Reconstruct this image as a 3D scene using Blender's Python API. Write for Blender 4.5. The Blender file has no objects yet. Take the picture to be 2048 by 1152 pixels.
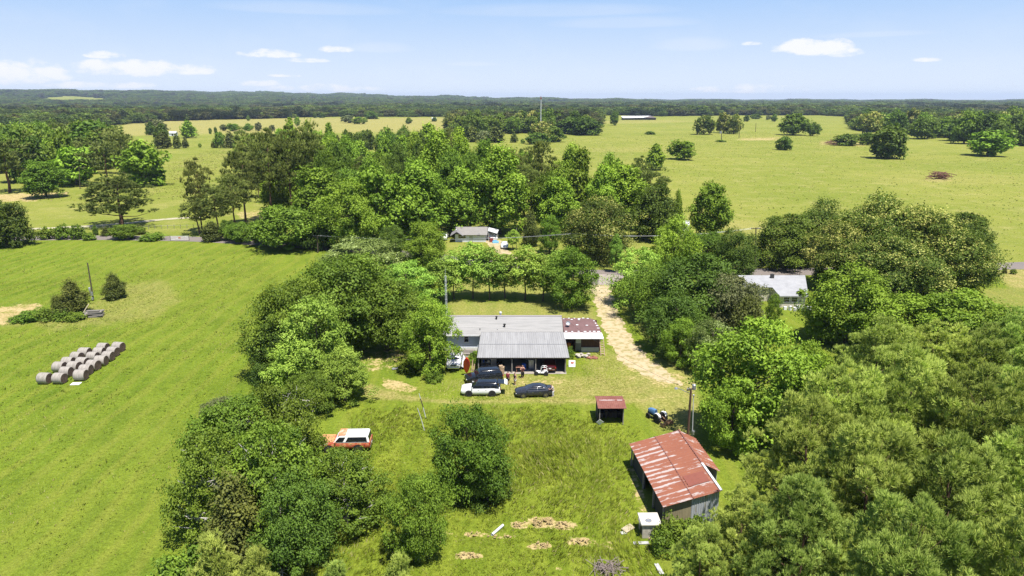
import bpy, bmesh, math, random
import numpy as np
from mathutils import Vector, Matrix

# ------------------------------------------------------------------ camera, sky, sun, exposure
H = 36.0; PITCH = math.radians(15.5); F = 1365.0
CP, SP = math.cos(PITCH), math.sin(PITCH)
scene = bpy.context.scene
COL = scene.collection
cam_d = bpy.data.cameras.new("camera"); cam = bpy.data.objects.new("camera", cam_d); COL.objects.link(cam)
cam.location = (0, 0, H); cam.rotation_euler = (math.radians(90) - PITCH, 0, 0)
cam_d.sensor_width = 36.0; cam_d.lens = F / 2048 * 36.0; cam_d.clip_end = 60000; cam_d.clip_start = 0.5
scene.camera = cam
SUN_EL, SUN_AZ = math.radians(69), math.radians(148)      # azimuth clockwise from +Y
sun_dir = Vector((math.sin(SUN_AZ) * math.cos(SUN_EL), math.cos(SUN_AZ) * math.cos(SUN_EL), math.sin(SUN_EL)))
sd = bpy.data.lights.new("sun", 'SUN'); so = bpy.data.objects.new("sun", sd); COL.objects.link(so)
sd.energy = 5.0; sd.angle = math.radians(0.53); sd.color = (1.0, 0.955, 0.88)
so.rotation_euler = sun_dir.to_track_quat('Z', 'Y').to_euler(); so.location = (0, 0, 120)
scene.view_settings.view_transform = 'Standard'; scene.view_settings.look = 'None'
scene.view_settings.exposure = 0.72; scene.view_settings.gamma = 1.0; scene.view_settings.use_curve_mapping = False
scene.cycles.max_bounces = 5; scene.cycles.diffuse_bounces = 2; scene.cycles.glossy_bounces = 2
scene.cycles.transmission_bounces = 3; scene.cycles.transparent_max_bounces = 8; scene.cycles.volume_bounces = 0
scene.cycles.use_denoising = True; scene.cycles.denoising_input_passes = 'RGB_ALBEDO_NORMAL'; scene.cycles.denoising_prefilter = 'NONE'; scene.cycles.caustics_reflective = False; scene.cycles.caustics_refractive = False
scene.cycles.sample_clamp_indirect = 4.0

def nn(nt, t, **kw):
    n = nt.nodes.new(t)
    for k, v in kw.items():
        if k in n.inputs: n.inputs[k].default_value = v
        else: setattr(n, k, v)
    return n
def mathn(nt, op, a, b=None, c=None, clamp=False):
    n = nt.nodes.new('ShaderNodeMath'); n.operation = op; n.use_clamp = clamp
    for i, v in enumerate((a, b, c)):
        if v is None: continue
        if isinstance(v, (int, float)): n.inputs[i].default_value = v
        else: nt.links.new(v, n.inputs[i])
    return n.outputs[0]
def mixc(nt, f, a, b, blend='MIX'):
    n = nt.nodes.new('ShaderNodeMix'); n.data_type = 'RGBA'; n.blend_type = blend
    for i, v in ((0, f), (6, a), (7, b)):
        if isinstance(v, (int, float)): n.inputs[i].default_value = v
        elif isinstance(v, (tuple, list)): n.inputs[i].default_value = (v[0], v[1], v[2], 1)
        else: nt.links.new(v, n.inputs[i])
    return n.outputs[2]

def build_world():
    w = bpy.data.worlds.new("World"); scene.world = w; w.use_nodes = True
    nt = w.node_tree; nt.nodes.clear()
    out = nn(nt, 'ShaderNodeOutputWorld'); bg = nn(nt, 'ShaderNodeBackground')
    sky = nn(nt, 'ShaderNodeTexSky'); sky.sky_type = 'NISHITA'; sky.sun_disc = False
    sky.sun_elevation = SUN_EL; sky.sun_rotation = SUN_AZ
    sky.air_density = 1.0; sky.dust_density = 0.35; sky.ozone_density = 1.6; sky.altitude = 0
    tc = nn(nt, 'ShaderNodeTexCoord')
    sep = nn(nt, 'ShaderNodeSeparateXYZ'); nt.links.new(tc.outputs['Generated'], sep.inputs[0])
    az = mathn(nt, 'ARCTAN2', sep.outputs[0], sep.outputs[1])
    el = mathn(nt, 'ARCSINE', sep.outputs[2])
    comb = nn(nt, 'ShaderNodeCombineXYZ'); nt.links.new(az, comb.inputs[0])
    nt.links.new(mathn(nt, 'MULTIPLY', el, 2.2), comb.inputs[1])
    n1 = nn(nt, 'ShaderNodeTexNoise', Scale=26.0, Detail=8.0, Roughness=0.60); nt.links.new(comb.outputs[0], n1.inputs['Vector'])
    n2 = nn(nt, 'ShaderNodeTexNoise', Scale=9.0, Detail=4.0, Roughness=0.6); nt.links.new(comb.outputs[0], n2.inputs['Vector'])
    # clouds: (px, py, half width, half height, strength) measured on the horizon strip
    clouds = [(20, 150, 85, 30, 1.0), (250, 142, 90, 20, .9), (345, 140, 75, 17, 1.0), (210, 112, 32, 9, .8), (540, 110, 58, 11, .95),
              (615, 122, 45, 6, .9), (675, 101, 38, 9, .9), (515, 168, 42, 9, .8), (650, 178, 120, 10, .7), (210, 172, 100, 8, .8),
              (1625, 98, 66, 22, 1.2), (1690, 108, 30, 12, .8), (1850, 121, 24, 5, .8), (1500, 88, 22, 5, .6), (1500, 180, 110, 12, .7), (570, 152, 34, 4, .6), (1700, 178, 0.1, 0.1, 0)]
    cirrus = [(1250, 48, 130, 13), (1110, 24, 210, 15), (945, 129, 50, 5), (760, 98, 60, 12), (1385, 92, 70, 16), (620, 20, 160, 14), (1750, 70, 90, 6)]
    tot2 = None
    tot = None
    for (px, py, hw, hh, st) in clouds + [(a, b, c, d, None) for a, b, c, d in cirrus]:
        u, v = (px - 1024) / F, (py - 576) / F
        d = Vector((u, CP - v * SP, -SP - v * CP)).normalized()
        a0, e0 = math.atan2(d.x, d.y), math.asin(d.z)
        da = mathn(nt, 'MULTIPLY', mathn(nt, 'SUBTRACT', az, a0), F / hw)
        de = mathn(nt, 'MULTIPLY', mathn(nt, 'SUBTRACT', el, e0), F / hh)
        # flat undersides
        de = mathn(nt, 'MAXIMUM', mathn(nt, 'MULTIPLY', de, -1.9), de)
        r2 = mathn(nt, 'ADD', mathn(nt, 'MULTIPLY', da, da), mathn(nt, 'MULTIPLY', de, de))
        if st is None:
            g = mathn(nt, 'SUBTRACT', 1.4, r2, clamp=True); tot2 = g if tot2 is None else mathn(nt, 'MAXIMUM', tot2, g); continue
        g = mathn(nt, 'MULTIPLY', mathn(nt, 'SUBTRACT', 1.25, r2, clamp=True), st * 1.25)
        tot = g if tot is None else mathn(nt, 'MAXIMUM', tot, g)
    nz = mathn(nt, 'MULTIPLY', mathn(nt, 'SUBTRACT', n1.outputs[0], 0.5), 3.6)
    dens = mathn(nt, 'MULTIPLY', mathn(nt, 'ADD', mathn(nt, 'MULTIPLY', tot, .75), mathn(nt, 'MULTIPLY', nz, mathn(nt, 'MINIMUM', mathn(nt, 'MULTIPLY', tot, 3.0), 1.0))), 1.0)
    mr = nn(nt, 'ShaderNodeMapRange'); mr.interpolation_type = 'SMOOTHSTEP'
    mr.inputs[1].default_value = 0.18; mr.inputs[2].default_value = 1.05
    nt.links.new(dens, mr.inputs[0])
    # thin cirrus veil everywhere
    veil = mathn(nt, 'MULTIPLY', mathn(nt, 'SUBTRACT', n2.outputs[0], 0.5, clamp=True), 0.35)
    cir = mathn(nt, 'MULTIPLY', tot2, mathn(nt, 'MULTIPLY', n2.outputs[0], 0.30))
    fac = mathn(nt, 'MAXIMUM', mathn(nt, 'MULTIPLY', mr.outputs[0], 0.92), mathn(nt, 'MAXIMUM', veil, cir))
    skyc = mixc(nt, 1.0, sky.outputs[0], SKY_TINT, 'MULTIPLY')
    g1 = nn(nt, 'ShaderNodeMapRange'); g1.inputs[1].default_value = 0.0; g1.inputs[2].default_value = 0.16; nt.links.new(el, g1.inputs[0])
    band = mixc(nt, g1.outputs[0], (6.7, 7.3, 8.1), (2.5, 4.45, 7.6))
    g2 = nn(nt, 'ShaderNodeMapRange'); g2.inputs[1].default_value = 0.16; g2.inputs[2].default_value = 0.5; nt.links.new(el, g2.inputs[0])
    skyc = mixc(nt, g2.outputs[0], band, skyc)
    lp = mixc(nt, fac, skyc, CLOUD_C)
    nt.links.new(lp, bg.inputs[0]); bg.inputs[1].default_value = 0.078
    nt.links.new(bg.outputs[0], out.inputs[0])
SKY_TINT = (0.84, 0.90, 1.08)
CLOUD_C = (8.0, 8.0, 8.2)
build_world()

# ------------------------------------------------------------------ places: photo pixel -> point of the ground
def G(px, py, z=0.0):
    u = (px - 1024) / F; v = (py - 576) / F
    dY = CP - v * SP; dZ = -SP - v * CP
    t = (z - H) / dZ
    return (u * t, dY * t)
def zat(py, Y):
    v = (py - 576) / F
    return H + Y * (-SP - v * CP) / (CP - v * SP)
def depth(Y, z): return Y * CP + (H - z) * SP
def xat(px, Y, z): return (px - 1024) / F * depth(Y, z)

def hill(x, y):
    d = math.hypot(x, y); az = math.degrees(math.atan2(x, y))
    return _hill(np.array([d]), np.array([az]))[0]
def _hill(d, az):
    a = np.interp(az, [-60, -37, -30, -20, -10, 0, 12, 40], [85, 88, 92, 76, 48, 26, 6, 0])
    a = a + 5 * np.sin(az * 0.9) + 3.5 * np.sin(az * 2.3 + 1)
    t = np.clip((d - 2600) / 4400, 0, 1); t = t * t * (3 - 2 * t)
    bump = 5.0 * np.sin(d / 430 + az / 7) * np.clip((d - 1500) / 2000, 0, 1)
    return a * t + bump * t

# ------------------------------------------------------------------ object helpers
def tag(o, label=None, cat=None, group=None, kind=None):
    if label: o['label'] = label
    if cat: o['category'] = cat
    if group: o['group'] = group
    if kind: o['kind'] = kind
    return o
def thing(name, label, cat, loc=(0, 0, 0), rotz=0.0, group=None):
    o = bpy.data.objects.new(name, None); COL.objects.link(o)
    o.location = loc; o.rotation_euler = (0, 0, rotz); o.empty_display_size = 0.5
    return tag(o, label, cat, group)
def link_mesh(name, me, parent=None, loc=(0, 0, 0), rot=(0, 0, 0), scale=(1, 1, 1)):
    o = bpy.data.objects.new(name, me); COL.objects.link(o)
    if parent: o.parent = parent
    o.location = loc; o.rotation_euler = rot; o.scale = scale
    return o

class MB:
    def __init__(s): s.v = []; s.f = []; s.m = []; s.M = None
    def pt(s, p):
        p = Vector(p)
        if s.M is not None: p = s.M @ p
        s.v.append(tuple(p)); return len(s.v) - 1
    def face(s, pts, m=0):
        s.f.append([s.pt(p) for p in pts]); s.m.append(m)
    def box(s, x0, x1, y0, y1, z0, z1, m=0):
        b = len(s.v)
        for z in (z0, z1):
            for x, y in ((x0, y0), (x1, y0), (x1, y1), (x0, y1)): s.pt((x, y, z))
        for q in ((3, 2, 1, 0), (4, 5, 6, 7), (0, 1, 5, 4), (1, 2, 6, 5), (2, 3, 7, 6), (3, 0, 4, 7)):
            s.f.append([b + i for i in q]); s.m.append(m)
        return s
    def cbox(s, c, size, rz=0.0, m=0, rx=0.0, ry=0.0):
        R = Matrix.Translation(Vector(c)) @ Matrix.Rotation(rz, 4, 'Z') @ Matrix.Rotation(ry, 4, 'Y') @ Matrix.Rotation(rx, 4, 'X')
        old = s.M; s.M = R if old is None else old @ R
        a, b, c2 = size[0] / 2, size[1] / 2, size[2] / 2
        s.box(-a, a, -b, b, -c2, c2, m); s.M = old
        return s
    def rings(s, rings, m=0, close=True, caps=True):
        base = []; n = len(rings[0])
        for r in rings: base.append([s.pt(p) for p in r])
        for i in range(len(rings) - 1):
            for j in range(n if close else n - 1):
                k = (j + 1) % n
                s.f.append([base[i][j], base[i][k], base[i + 1][k], base[i + 1][j]]); s.m.append(m)
        if caps:
            s.f.append(list(reversed(base[0]))); s.m.append(m); s.f.append(base[-1]); s.m.append(m)
        return s
    def tube(s, pts, radii, n=8, m=0, caps=True):
        if isinstance(radii, (int, float)): radii = [radii] * len(pts)
        pts = [Vector(p) for p in pts]; rr = []
        for i, p in enumerate(pts):
            d = (pts[min(i + 1, len(pts) - 1)] - pts[max(i - 1, 0)])
            d = d.normalized() if d.length > 1e-9 else Vector((0, 0, 1))
            a = d.cross(Vector((0, 0, 1)) if abs(d.z) < .9 else Vector((1, 0, 0))).normalized(); b = d.cross(a)
            rr.append([p + (a * math.cos(2 * math.pi * k / n) + b * math.sin(2 * math.pi * k / n)) * radii[i] for k in range(n)])
        return s.rings(rr, m, True, caps)
    def lathe(s, prof, c=(0, 0, 0), axis='Z', n=24, m=0):
        c = Vector(c); rr = []
        for (r, h) in prof:
            ring = []
            for k in range(n):
                a = 2 * math.pi * k / n; x, y = r * math.cos(a), r * math.sin(a)
                ring.append(c + (Vector((x, y, h)) if axis == 'Z' else Vector((y, h, x)) if axis == 'Y' else Vector((h, x, y))))
            rr.append(ring)
        return s.rings(rr, m)
    def build(s, name, mats, parent=None, smooth=False, bevel=0, **kw):
        me = bpy.data.meshes.new(name); me.from_pydata(s.v, [], s.f)
        if not isinstance(mats, (list, tuple)): mats = [mats]
        for mm in mats: me.materials.append(mm)
        me.polygons.foreach_set('material_index', s.m)
        if smooth:
            me.polygons.foreach_set('use_smooth', [True] * len(s.f))
        me.update()
        bm = bmesh.new(); bm.from_mesh(me); bmesh.ops.recalc_face_normals(bm, faces=bm.faces); bm.to_mesh(me); bm.free()
        o = link_mesh(name, me, parent, **kw)
        if smooth and smooth != 'all':
            try: me.set_sharp_from_angle(angle=math.radians(38))
            except Exception: pass
        if bevel:
            bv = o.modifiers.new('bevel', 'BEVEL'); bv.width = bevel; bv.segments = 2; bv.limit_method = 'ANGLE'
        return o

# ------------------------------------------------------------------ materials
def mat(name, c, rough=.6, metal=0.0, var=0.0, scale=4.0, c2=None, bump=0.0, coat=0.0, stretch=None, thr=None, emit=None, coord='Object'):
    m = bpy.data.materials.new(name); m.use_nodes = True; nt = m.node_tree; b = nt.nodes['Principled BSDF']
    b.inputs['Roughness'].default_value = rough; b.inputs['Metallic'].default_value = metal
    if coat: b.inputs['Coat Weight'].default_value = coat
    b.inputs['Base Color'].default_value = (*c, 1)
    if var or c2 or bump:
        tc = nn(nt, 'ShaderNodeTexCoord'); mp = nn(nt, 'ShaderNodeMapping'); nt.links.new(tc.outputs[coord], mp.inputs[0])
        if stretch: mp.inputs['Scale'].default_value = stretch
        nz = nn(nt, 'ShaderNodeTexNoise', Scale=scale, Detail=6.0, Roughness=0.65); nt.links.new(mp.outputs[0], nz.inputs['Vector'])
        mr = nn(nt, 'ShaderNodeMapRange'); t = thr or (0.35, 0.65); mr.inputs[1].default_value = t[0]; mr.inputs[2].default_value = t[1]
        nt.links.new(nz.outputs[0], mr.inputs[0])
        if c2 is None: c2 = tuple(x * (1 - var) for x in c)
        nt.links.new(mixc(nt, mr.outputs[0], c, c2), b.inputs['Base Color'])
        if bump:
            bp = nn(nt, 'ShaderNodeBump', Strength=bump, Distance=0.05); nt.links.new(nz.outputs[0], bp.inputs['Height'])
            nt.links.new(bp.outputs[0], b.inputs['Normal'])
    return m

def leaf_mat(name, c_dark, c_light, c_top=None, top_thr=0.8, trans=0.2, up=0.0):
    m = bpy.data.materials.new(name); m.use_nodes = True; nt = m.node_tree; nt.nodes.clear()
    out = nn(nt, 'ShaderNodeOutputMaterial'); at = nn(nt, 'ShaderNodeAttribute', attribute_name='tone')
    oi = nn(nt, 'ShaderNodeObjectInfo')
    col = mixc(nt, at.outputs['Fac'], c_dark, c_light)
    if c_top:
        mr = nn(nt, 'ShaderNodeMapRange'); mr.inputs[1].default_value = top_thr - .08; mr.inputs[2].default_value = top_thr + .08
        nt.links.new(at.outputs['Fac'], mr.inputs[0]); col = mixc(nt, mr.outputs[0], col, c_top)
    hs = nn(nt, 'ShaderNodeHueSaturation'); nt.links.new(col, hs.inputs['Color'])
    nt.links.new(mathn(nt, 'MULTIPLY_ADD', oi.outputs['Random'], 0.026, 0.484), hs.inputs['Hue'])
    nt.links.new(mathn(nt, 'MULTIPLY_ADD', mathn(nt, 'FRACT', mathn(nt, 'MULTIPLY', oi.outputs['Random'], 7.31)), 0.45, 0.80), hs.inputs['Value'])
    d = nn(nt, 'ShaderNodeBsdfDiffuse'); t = nn(nt, 'ShaderNodeBsdfTranslucent')
    nt.links.new(hs.outputs[0], d.inputs[0])
    if up:
        ge = nn(nt, 'ShaderNodeNewGeometry'); vm = nn(nt, 'ShaderNodeVectorMath', operation='SCALE'); vm.inputs[3].default_value = 1 - up; nt.links.new(ge.outputs['Normal'], vm.inputs[0])
        va = nn(nt, 'ShaderNodeVectorMath', operation='ADD'); nt.links.new(vm.outputs[0], va.inputs[0]); va.inputs[1].default_value = (0, 0, up)
        vn = nn(nt, 'ShaderNodeVectorMath', operation='NORMALIZE'); nt.links.new(va.outputs[0], vn.inputs[0]); nt.links.new(vn.outputs[0], d.inputs['Normal'])
    tcol = mixc(nt, 1.0, hs.outputs[0], (1.1, 1.25, 0.55), 'MULTIPLY'); nt.links.new(tcol, t.inputs[0])
    mx = nn(nt, 'ShaderNodeMixShader', Fac=trans); nt.links.new(d.outputs[0], mx.inputs[1]); nt.links.new(t.outputs[0], mx.inputs[2])
    gl = nn(nt, 'ShaderNodeBsdfGlossy', Roughness=0.6); gl.inputs[0].default_value = (1, 1, 1, 1)
    m2 = nn(nt, 'ShaderNodeMixShader', Fac=0.012); nt.links.new(mx.outputs[0], m2.inputs[1]); nt.links.new(gl.outputs[0], m2.inputs[2])
    nt.links.new(m2.outputs[0], out.inputs[0])
    return m

M = {}
M['bark'] = mat('bark', (.11, .085, .06), .9, var=.5, scale=6, bump=.4, stretch=(1, 1, .2))
M['pine_bark'] = mat('pine_bark', (.14, .075, .045), .9, var=.5, scale=6, bump=.4, stretch=(1, 1, .2))
M['dead_wood'] = mat('dead_wood', (.55, .51, .46), .85, var=.3, scale=5, stretch=(1, 1, .3))
M['worn_metal'] = mat('worn_metal', (.46, .46, .44), .6, var=.3, scale=3)
M['white_metal'] = mat('white_metal', (.60, .61, .62), .5, var=.12, scale=1.2)
M['grey_metal'] = mat('grey_metal', (.42, .43, .45), .4, .5, var=.2, scale=2)
M['black'] = mat('black', (.012, .012, .012), .6)
M['dark_glass'] = mat('dark_glass', (.012, .014, .018), .06, coat=.5)
M['rubber'] = mat('rubber', (.018, .018, .018), .85)
M['chrome'] = mat('chrome', (.55, .55, .56), .22, 1.0)
M['wood'] = mat('wood', (.33, .24, .15), .8, var=.4, scale=5, stretch=(.3, 3, 3))
M['old_wood'] = mat('old_wood', (.10, .075, .055), .9, var=.5, scale=5, stretch=(3, 3, .3))
M['grey_wood'] = mat('grey_wood', (.30, .27, .24), .9, var=.45, scale=6, stretch=(.4, 3, 3))
M['concrete'] = mat('concrete', (.46, .42, .34), .9, var=.35, scale=3, bump=.2)
M['white_paint'] = mat('white_paint', (.78, .78, .77), .5, var=.08, scale=3)
M['red_plastic'] = mat('red_plastic', (.80, .045, .035), .35, var=.15, scale=2)
M['blue_paint'] = mat('blue_paint', (.10, .28, .62), .4, var=.15, scale=3)
M['blue_plastic'] = mat('blue_plastic', (.02, .09, .42), .4)
M['red_lamp'] = mat('red_lamp', (.45, .01, .012), .2)
M['clear_lamp'] = mat('clear_lamp', (.75, .77, .8), .12)
M['skin'] = mat('skin', (.48, .27, .19), .6)
M['hair'] = mat('hair', (.02, .014, .01), .7)
# ------------------------------------------------------------------ trees: crowns of leaf sprays on tapered trunks with limbs
def unit(a): return a / (np.linalg.norm(a, axis=1, keepdims=True) + 1e-9)
def raw_mesh(name, verts, faces_flat, nper, mats, tones, midx=None):
    me = bpy.data.meshes.new(name); nf = len(faces_flat) // nper
    me.vertices.add(len(verts)); me.vertices.foreach_set('co', verts.astype(np.float32).ravel())
    me.loops.add(len(faces_flat)); me.loops.foreach_set('vertex_index', faces_flat.astype(np.int32))
    me.polygons.add(nf); me.polygons.foreach_set('loop_start', (np.arange(nf) * nper).astype(np.int32))
    try: me.polygons.foreach_set('loop_total', np.full(nf, nper, np.int32))
    except Exception: pass
    for m in mats: me.materials.append(m)
    if midx is not None: me.polygons.foreach_set('material_index', midx.astype(np.int32))
    a = me.attributes.new('tone', 'FLOAT', 'FACE'); a.data.foreach_set('value', np.clip(tones, 0, 1).astype(np.float32))
    me.update(calc_edges=True); me.validate()
    return me
def leaf_quads(c, nrm, ln, wd, rng):
    n = len(c); r = rng.normal(size=(n, 3)); t = unit(np.cross(nrm, r)); b = np.cross(nrm, t)
    l = (ln * rng.uniform(.7, 1.3, n))[:, None] / 2; w = (wd * rng.uniform(.7, 1.3, n))[:, None] / 2
    v = np.stack([c - t * l, c + b * w + nrm * w * .35, c + t * l, c - b * w + nrm * w * .35], 1).reshape(-1, 3)
    return v
def prof(kind, t):
    if kind == 'round':
        return np.where(t > .42, np.sqrt(np.clip(1 - ((t - .42) / .6) ** 2, 0, 1)), np.sqrt(np.clip(1 - ((.42 - t) / .55) ** 2, 0, 1)))
    if kind == 'dome':
        return np.sqrt(np.clip(1 - (t / 1.02) ** 2.6, 0, 1)) * (.86 + .14 * np.minimum(1, t * 5))
    if kind == 'cone': return np.clip((1 - t) ** .75 * (.35 + .65 * np.minimum(1, t * 6)), .05, 1)
    if kind == 'tall': return np.clip(np.sin(np.pi * np.clip(.10 + .88 * t, 0, 1) ** .85) ** .7, .08, 1)
    if kind == 'vase': return np.clip(.35 + .75 * t, 0, 1) * np.sqrt(np.clip(1 - np.clip((t - .62) / .4, 0, 1) ** 2, 0.02, 1))
    return np.ones_like(t)
def clump_centres(rng, Ht, R, z0, pk, n, rc, lob):
    i = np.arange(n) + .5
    # area weighted heights, golden angle round the envelope, some clumps inside
    tt = np.linspace(0.02, 1, 200); p = prof(pk, tt) + .12; cdf = np.cumsum(p); cdf /= cdf[-1]
    t = np.interp(i / n, cdf, tt); t = np.clip(t + rng.normal(0, .02, n), .01, 1)
    a = i * 2.399963 + rng.normal(0, .35, n)
    ph = rng.uniform(0, 6.28, 4)
    lobes = 1 + lob * (np.sin(2 * a + ph[0]) * .5 + np.sin(3 * a + ph[1] + t * 4) * .5 + .5 * np.sin(5 * a + ph[2] - t * 6))
    rad = R * prof(pk, t) * lobes - rc * .5
    inner = rng.uniform(0, 1, n) < .22
    rad = np.where(inner, rad * rng.uniform(.2, .7, n), rad * rng.uniform(.66, 1.14, n)); rad = np.maximum(rad, 0.02)
    top = Ht - rc * .55
    z = z0 + (top - z0) * t + rng.normal(0, .40 * rc, n)
    z = np.minimum(z, Ht - .15 * rc)
    return np.stack([np.cos(a) * rad, np.sin(a) * rad, z], 1)
def trunk_tubes(rng, cen, Ht, z0, tr, nl, lean=0.0, fork=False):
    mb = MB(); top = min(Ht * .82, z0 + (Ht - z0) * .75)
    pts = [Vector((0, 0, -0.35)), Vector((0, 0, 0.1))]; rad = [tr * 1.5, tr * 1.15]
    x = y = 0
    for k in range(1, 6):
        x += rng.normal(0, .025 * Ht * .3); y += rng.normal(0, .025 * Ht * .3)
        pts.append(Vector((x, y, top * k / 5))); rad.append(tr * (1 - .78 * k / 5))
    mb.tube(pts, rad, 8)
    order = rng.permutation(len(cen))[:nl]
    for j in order:
        c = Vector(cen[j]); zb = max(z0 * .75, min(c.z - (c.xy.length) * .55, top * .9)); f = min(zb / top * 5, 4.99) + 1
        k = int(f); b0 = pts[min(k, len(pts) - 1)].lerp(pts[min(k + 1, len(pts) - 1)], f - k)
        r0 = max(.03, tr * (1 - .78 * min(zb / top, 1)) * .5)
        mid = b0.lerp(c, .5) + Vector((rng.normal(0, .15), rng.normal(0, .15), -.08 * (c - b0).length + rng.normal(0, .1)))
        mb.tube([b0, mid, c], [r0, r0 * .6, r0 * .22], 5)
    return mb
def mesh_from_mb(name, mb, m):
    me = bpy.data.meshes.new(name); me.from_pydata(mb.v, [], mb.f); me.materials.append(m); me.polygons.foreach_set('use_smooth', [True] * len(mb.f)); me.update()
    return me

# kind: height, radius, crown base, profile, clumps, clump radius, vertical squash, lobes, leaf material, bark, trunk radius, style
LEAF = {
    'oak':    leaf_mat('oak_leaf', (.052, .098, .010), (.175, .262, .026), up=.14),
    'dark':   leaf_mat('dark_leaf', (.040, .078, .010), (.135, .205, .024), up=.1),
    'bright': leaf_mat('bright_leaf', (.078, .145, .011), (.245, .370, .034), up=.14),
    'lime':   leaf_mat('lime_leaf', (.100, .190, .015), (.340, .500, .075), up=.14),
    'bloom':  leaf_mat('catkin_oak_leaf', (.050, .086, .012), (.165, .225, .028), (.410, .410, .105), .70, up=.14),
    'pale':   leaf_mat('pale_leaf', (.080, .125, .024), (.220, .290, .070), (.330, .420, .150), .80, up=.14),
    'cedar':  leaf_mat('cedar_leaf', (.044, .066, .014), (.155, .175, .032), trans=.15, up=.14),
    'pine':   leaf_mat('pine_needles', (.125, .180, .026), (.450, .545, .115), trans=.2, up=.28),
    'dpine':  leaf_mat('dark_pine_needles', (.062, .088, .018), (.215, .250, .055), trans=.15, up=.28),
    'grey':   leaf_mat('greyish_leaf', (.085, .110, .038), (.200, .220, .085), up=.14),
}
KIND = {
    'oak':    (12, 6.0, 1.9, 'round', 88, 1.6, .66, .20, 'oak', 'bark', .34, 'leaf'),
    'dark':   (12, 5.6, 1.0, 'dome', 84, 1.6, .66, .18, 'dark', 'bark', .34, 'leaf'),
    'bright': (12, 5.0, 1.6, 'round', 80, 1.4, .70, .22, 'bright', 'bark', .28, 'leaf'),
    'lime':   (12, 5.0, 1.2, 'dome', 85, 1.25, .55, .16, 'lime', 'bark', .28, 'leaf'),
    'tall':   (16, 4.6, 2.0, 'tall', 90, 1.5, .85, .13, 'bright', 'bark', .28, 'leaf'),
    'cone':   (13, 3.8, 1.0, 'cone', 80, 1.25, .8, .08, 'bright', 'bark', .24, 'leaf'),
    'dcone':  (8, 3.0, .5, 'cone', 60, 1.1, .8, .10, 'dark', 'bark', .2, 'leaf'),
    'bloom':  (12, 6.2, 1.6, 'round', 100, 1.6, .62, .09, 'bloom', 'bark', .38, 'leaf'),
    'pale':   (11, 5.2, 1.4, 'round', 85, 1.3, .55, .14, 'pale', 'bark', .28, 'leaf'),
    'cedar':  (9, 3.6, .5, 'cone', 70, 1.15, .85, .10, 'cedar', 'bark', .2, 'leaf'),
    'young':  (10, 2.7, 3.0, 'tall', 52, 1.0, .6, .25, 'lime', 'bark', .14, 'leaf'),
    'grey':   (11, 4.8, 1.6, 'round', 75, 1.4, .66, .14, 'grey', 'bark', .26, 'leaf'),
    'shrub':  (3, 2.0, .15, 'dome', 32, .65, .75, .16, 'oak', 'bark', .08, 'leaf'),
    'pine':   (18, 6.4, 3.5, 'dome', 165, 1.15, .62, .18, 'pine', 'pine_bark', .36, 'needle'),
    'lpine':  (18, 6.4, 4.5, 'dome', 130, 1.15, .62, .22, 'dpine', 'pine_bark', .40, 'needle'),
    'dpine':  (17, 4.4, 6.5, 'round', 62, 1.35, .55, .24, 'dpine', 'pine_bark', .27, 'needle'),
    'ypine':  (5, 2.0, .3, 'cone', 34, .7, .9, .12, 'pine', 'pine_bark', .1, 'needle'),
    'gnarly': (11, 5.6, .9, 'dome', 105, 1.25, .6, .22, 'oak', 'dead_wood', .26, 'leaf'),
}
LOD = {0: (.31, .20, 1.0), 1: (.50, .32, .42), 2: (1.05, .72, .12)}      # leaf length, width, share of leaves
PROTO = {}
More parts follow.
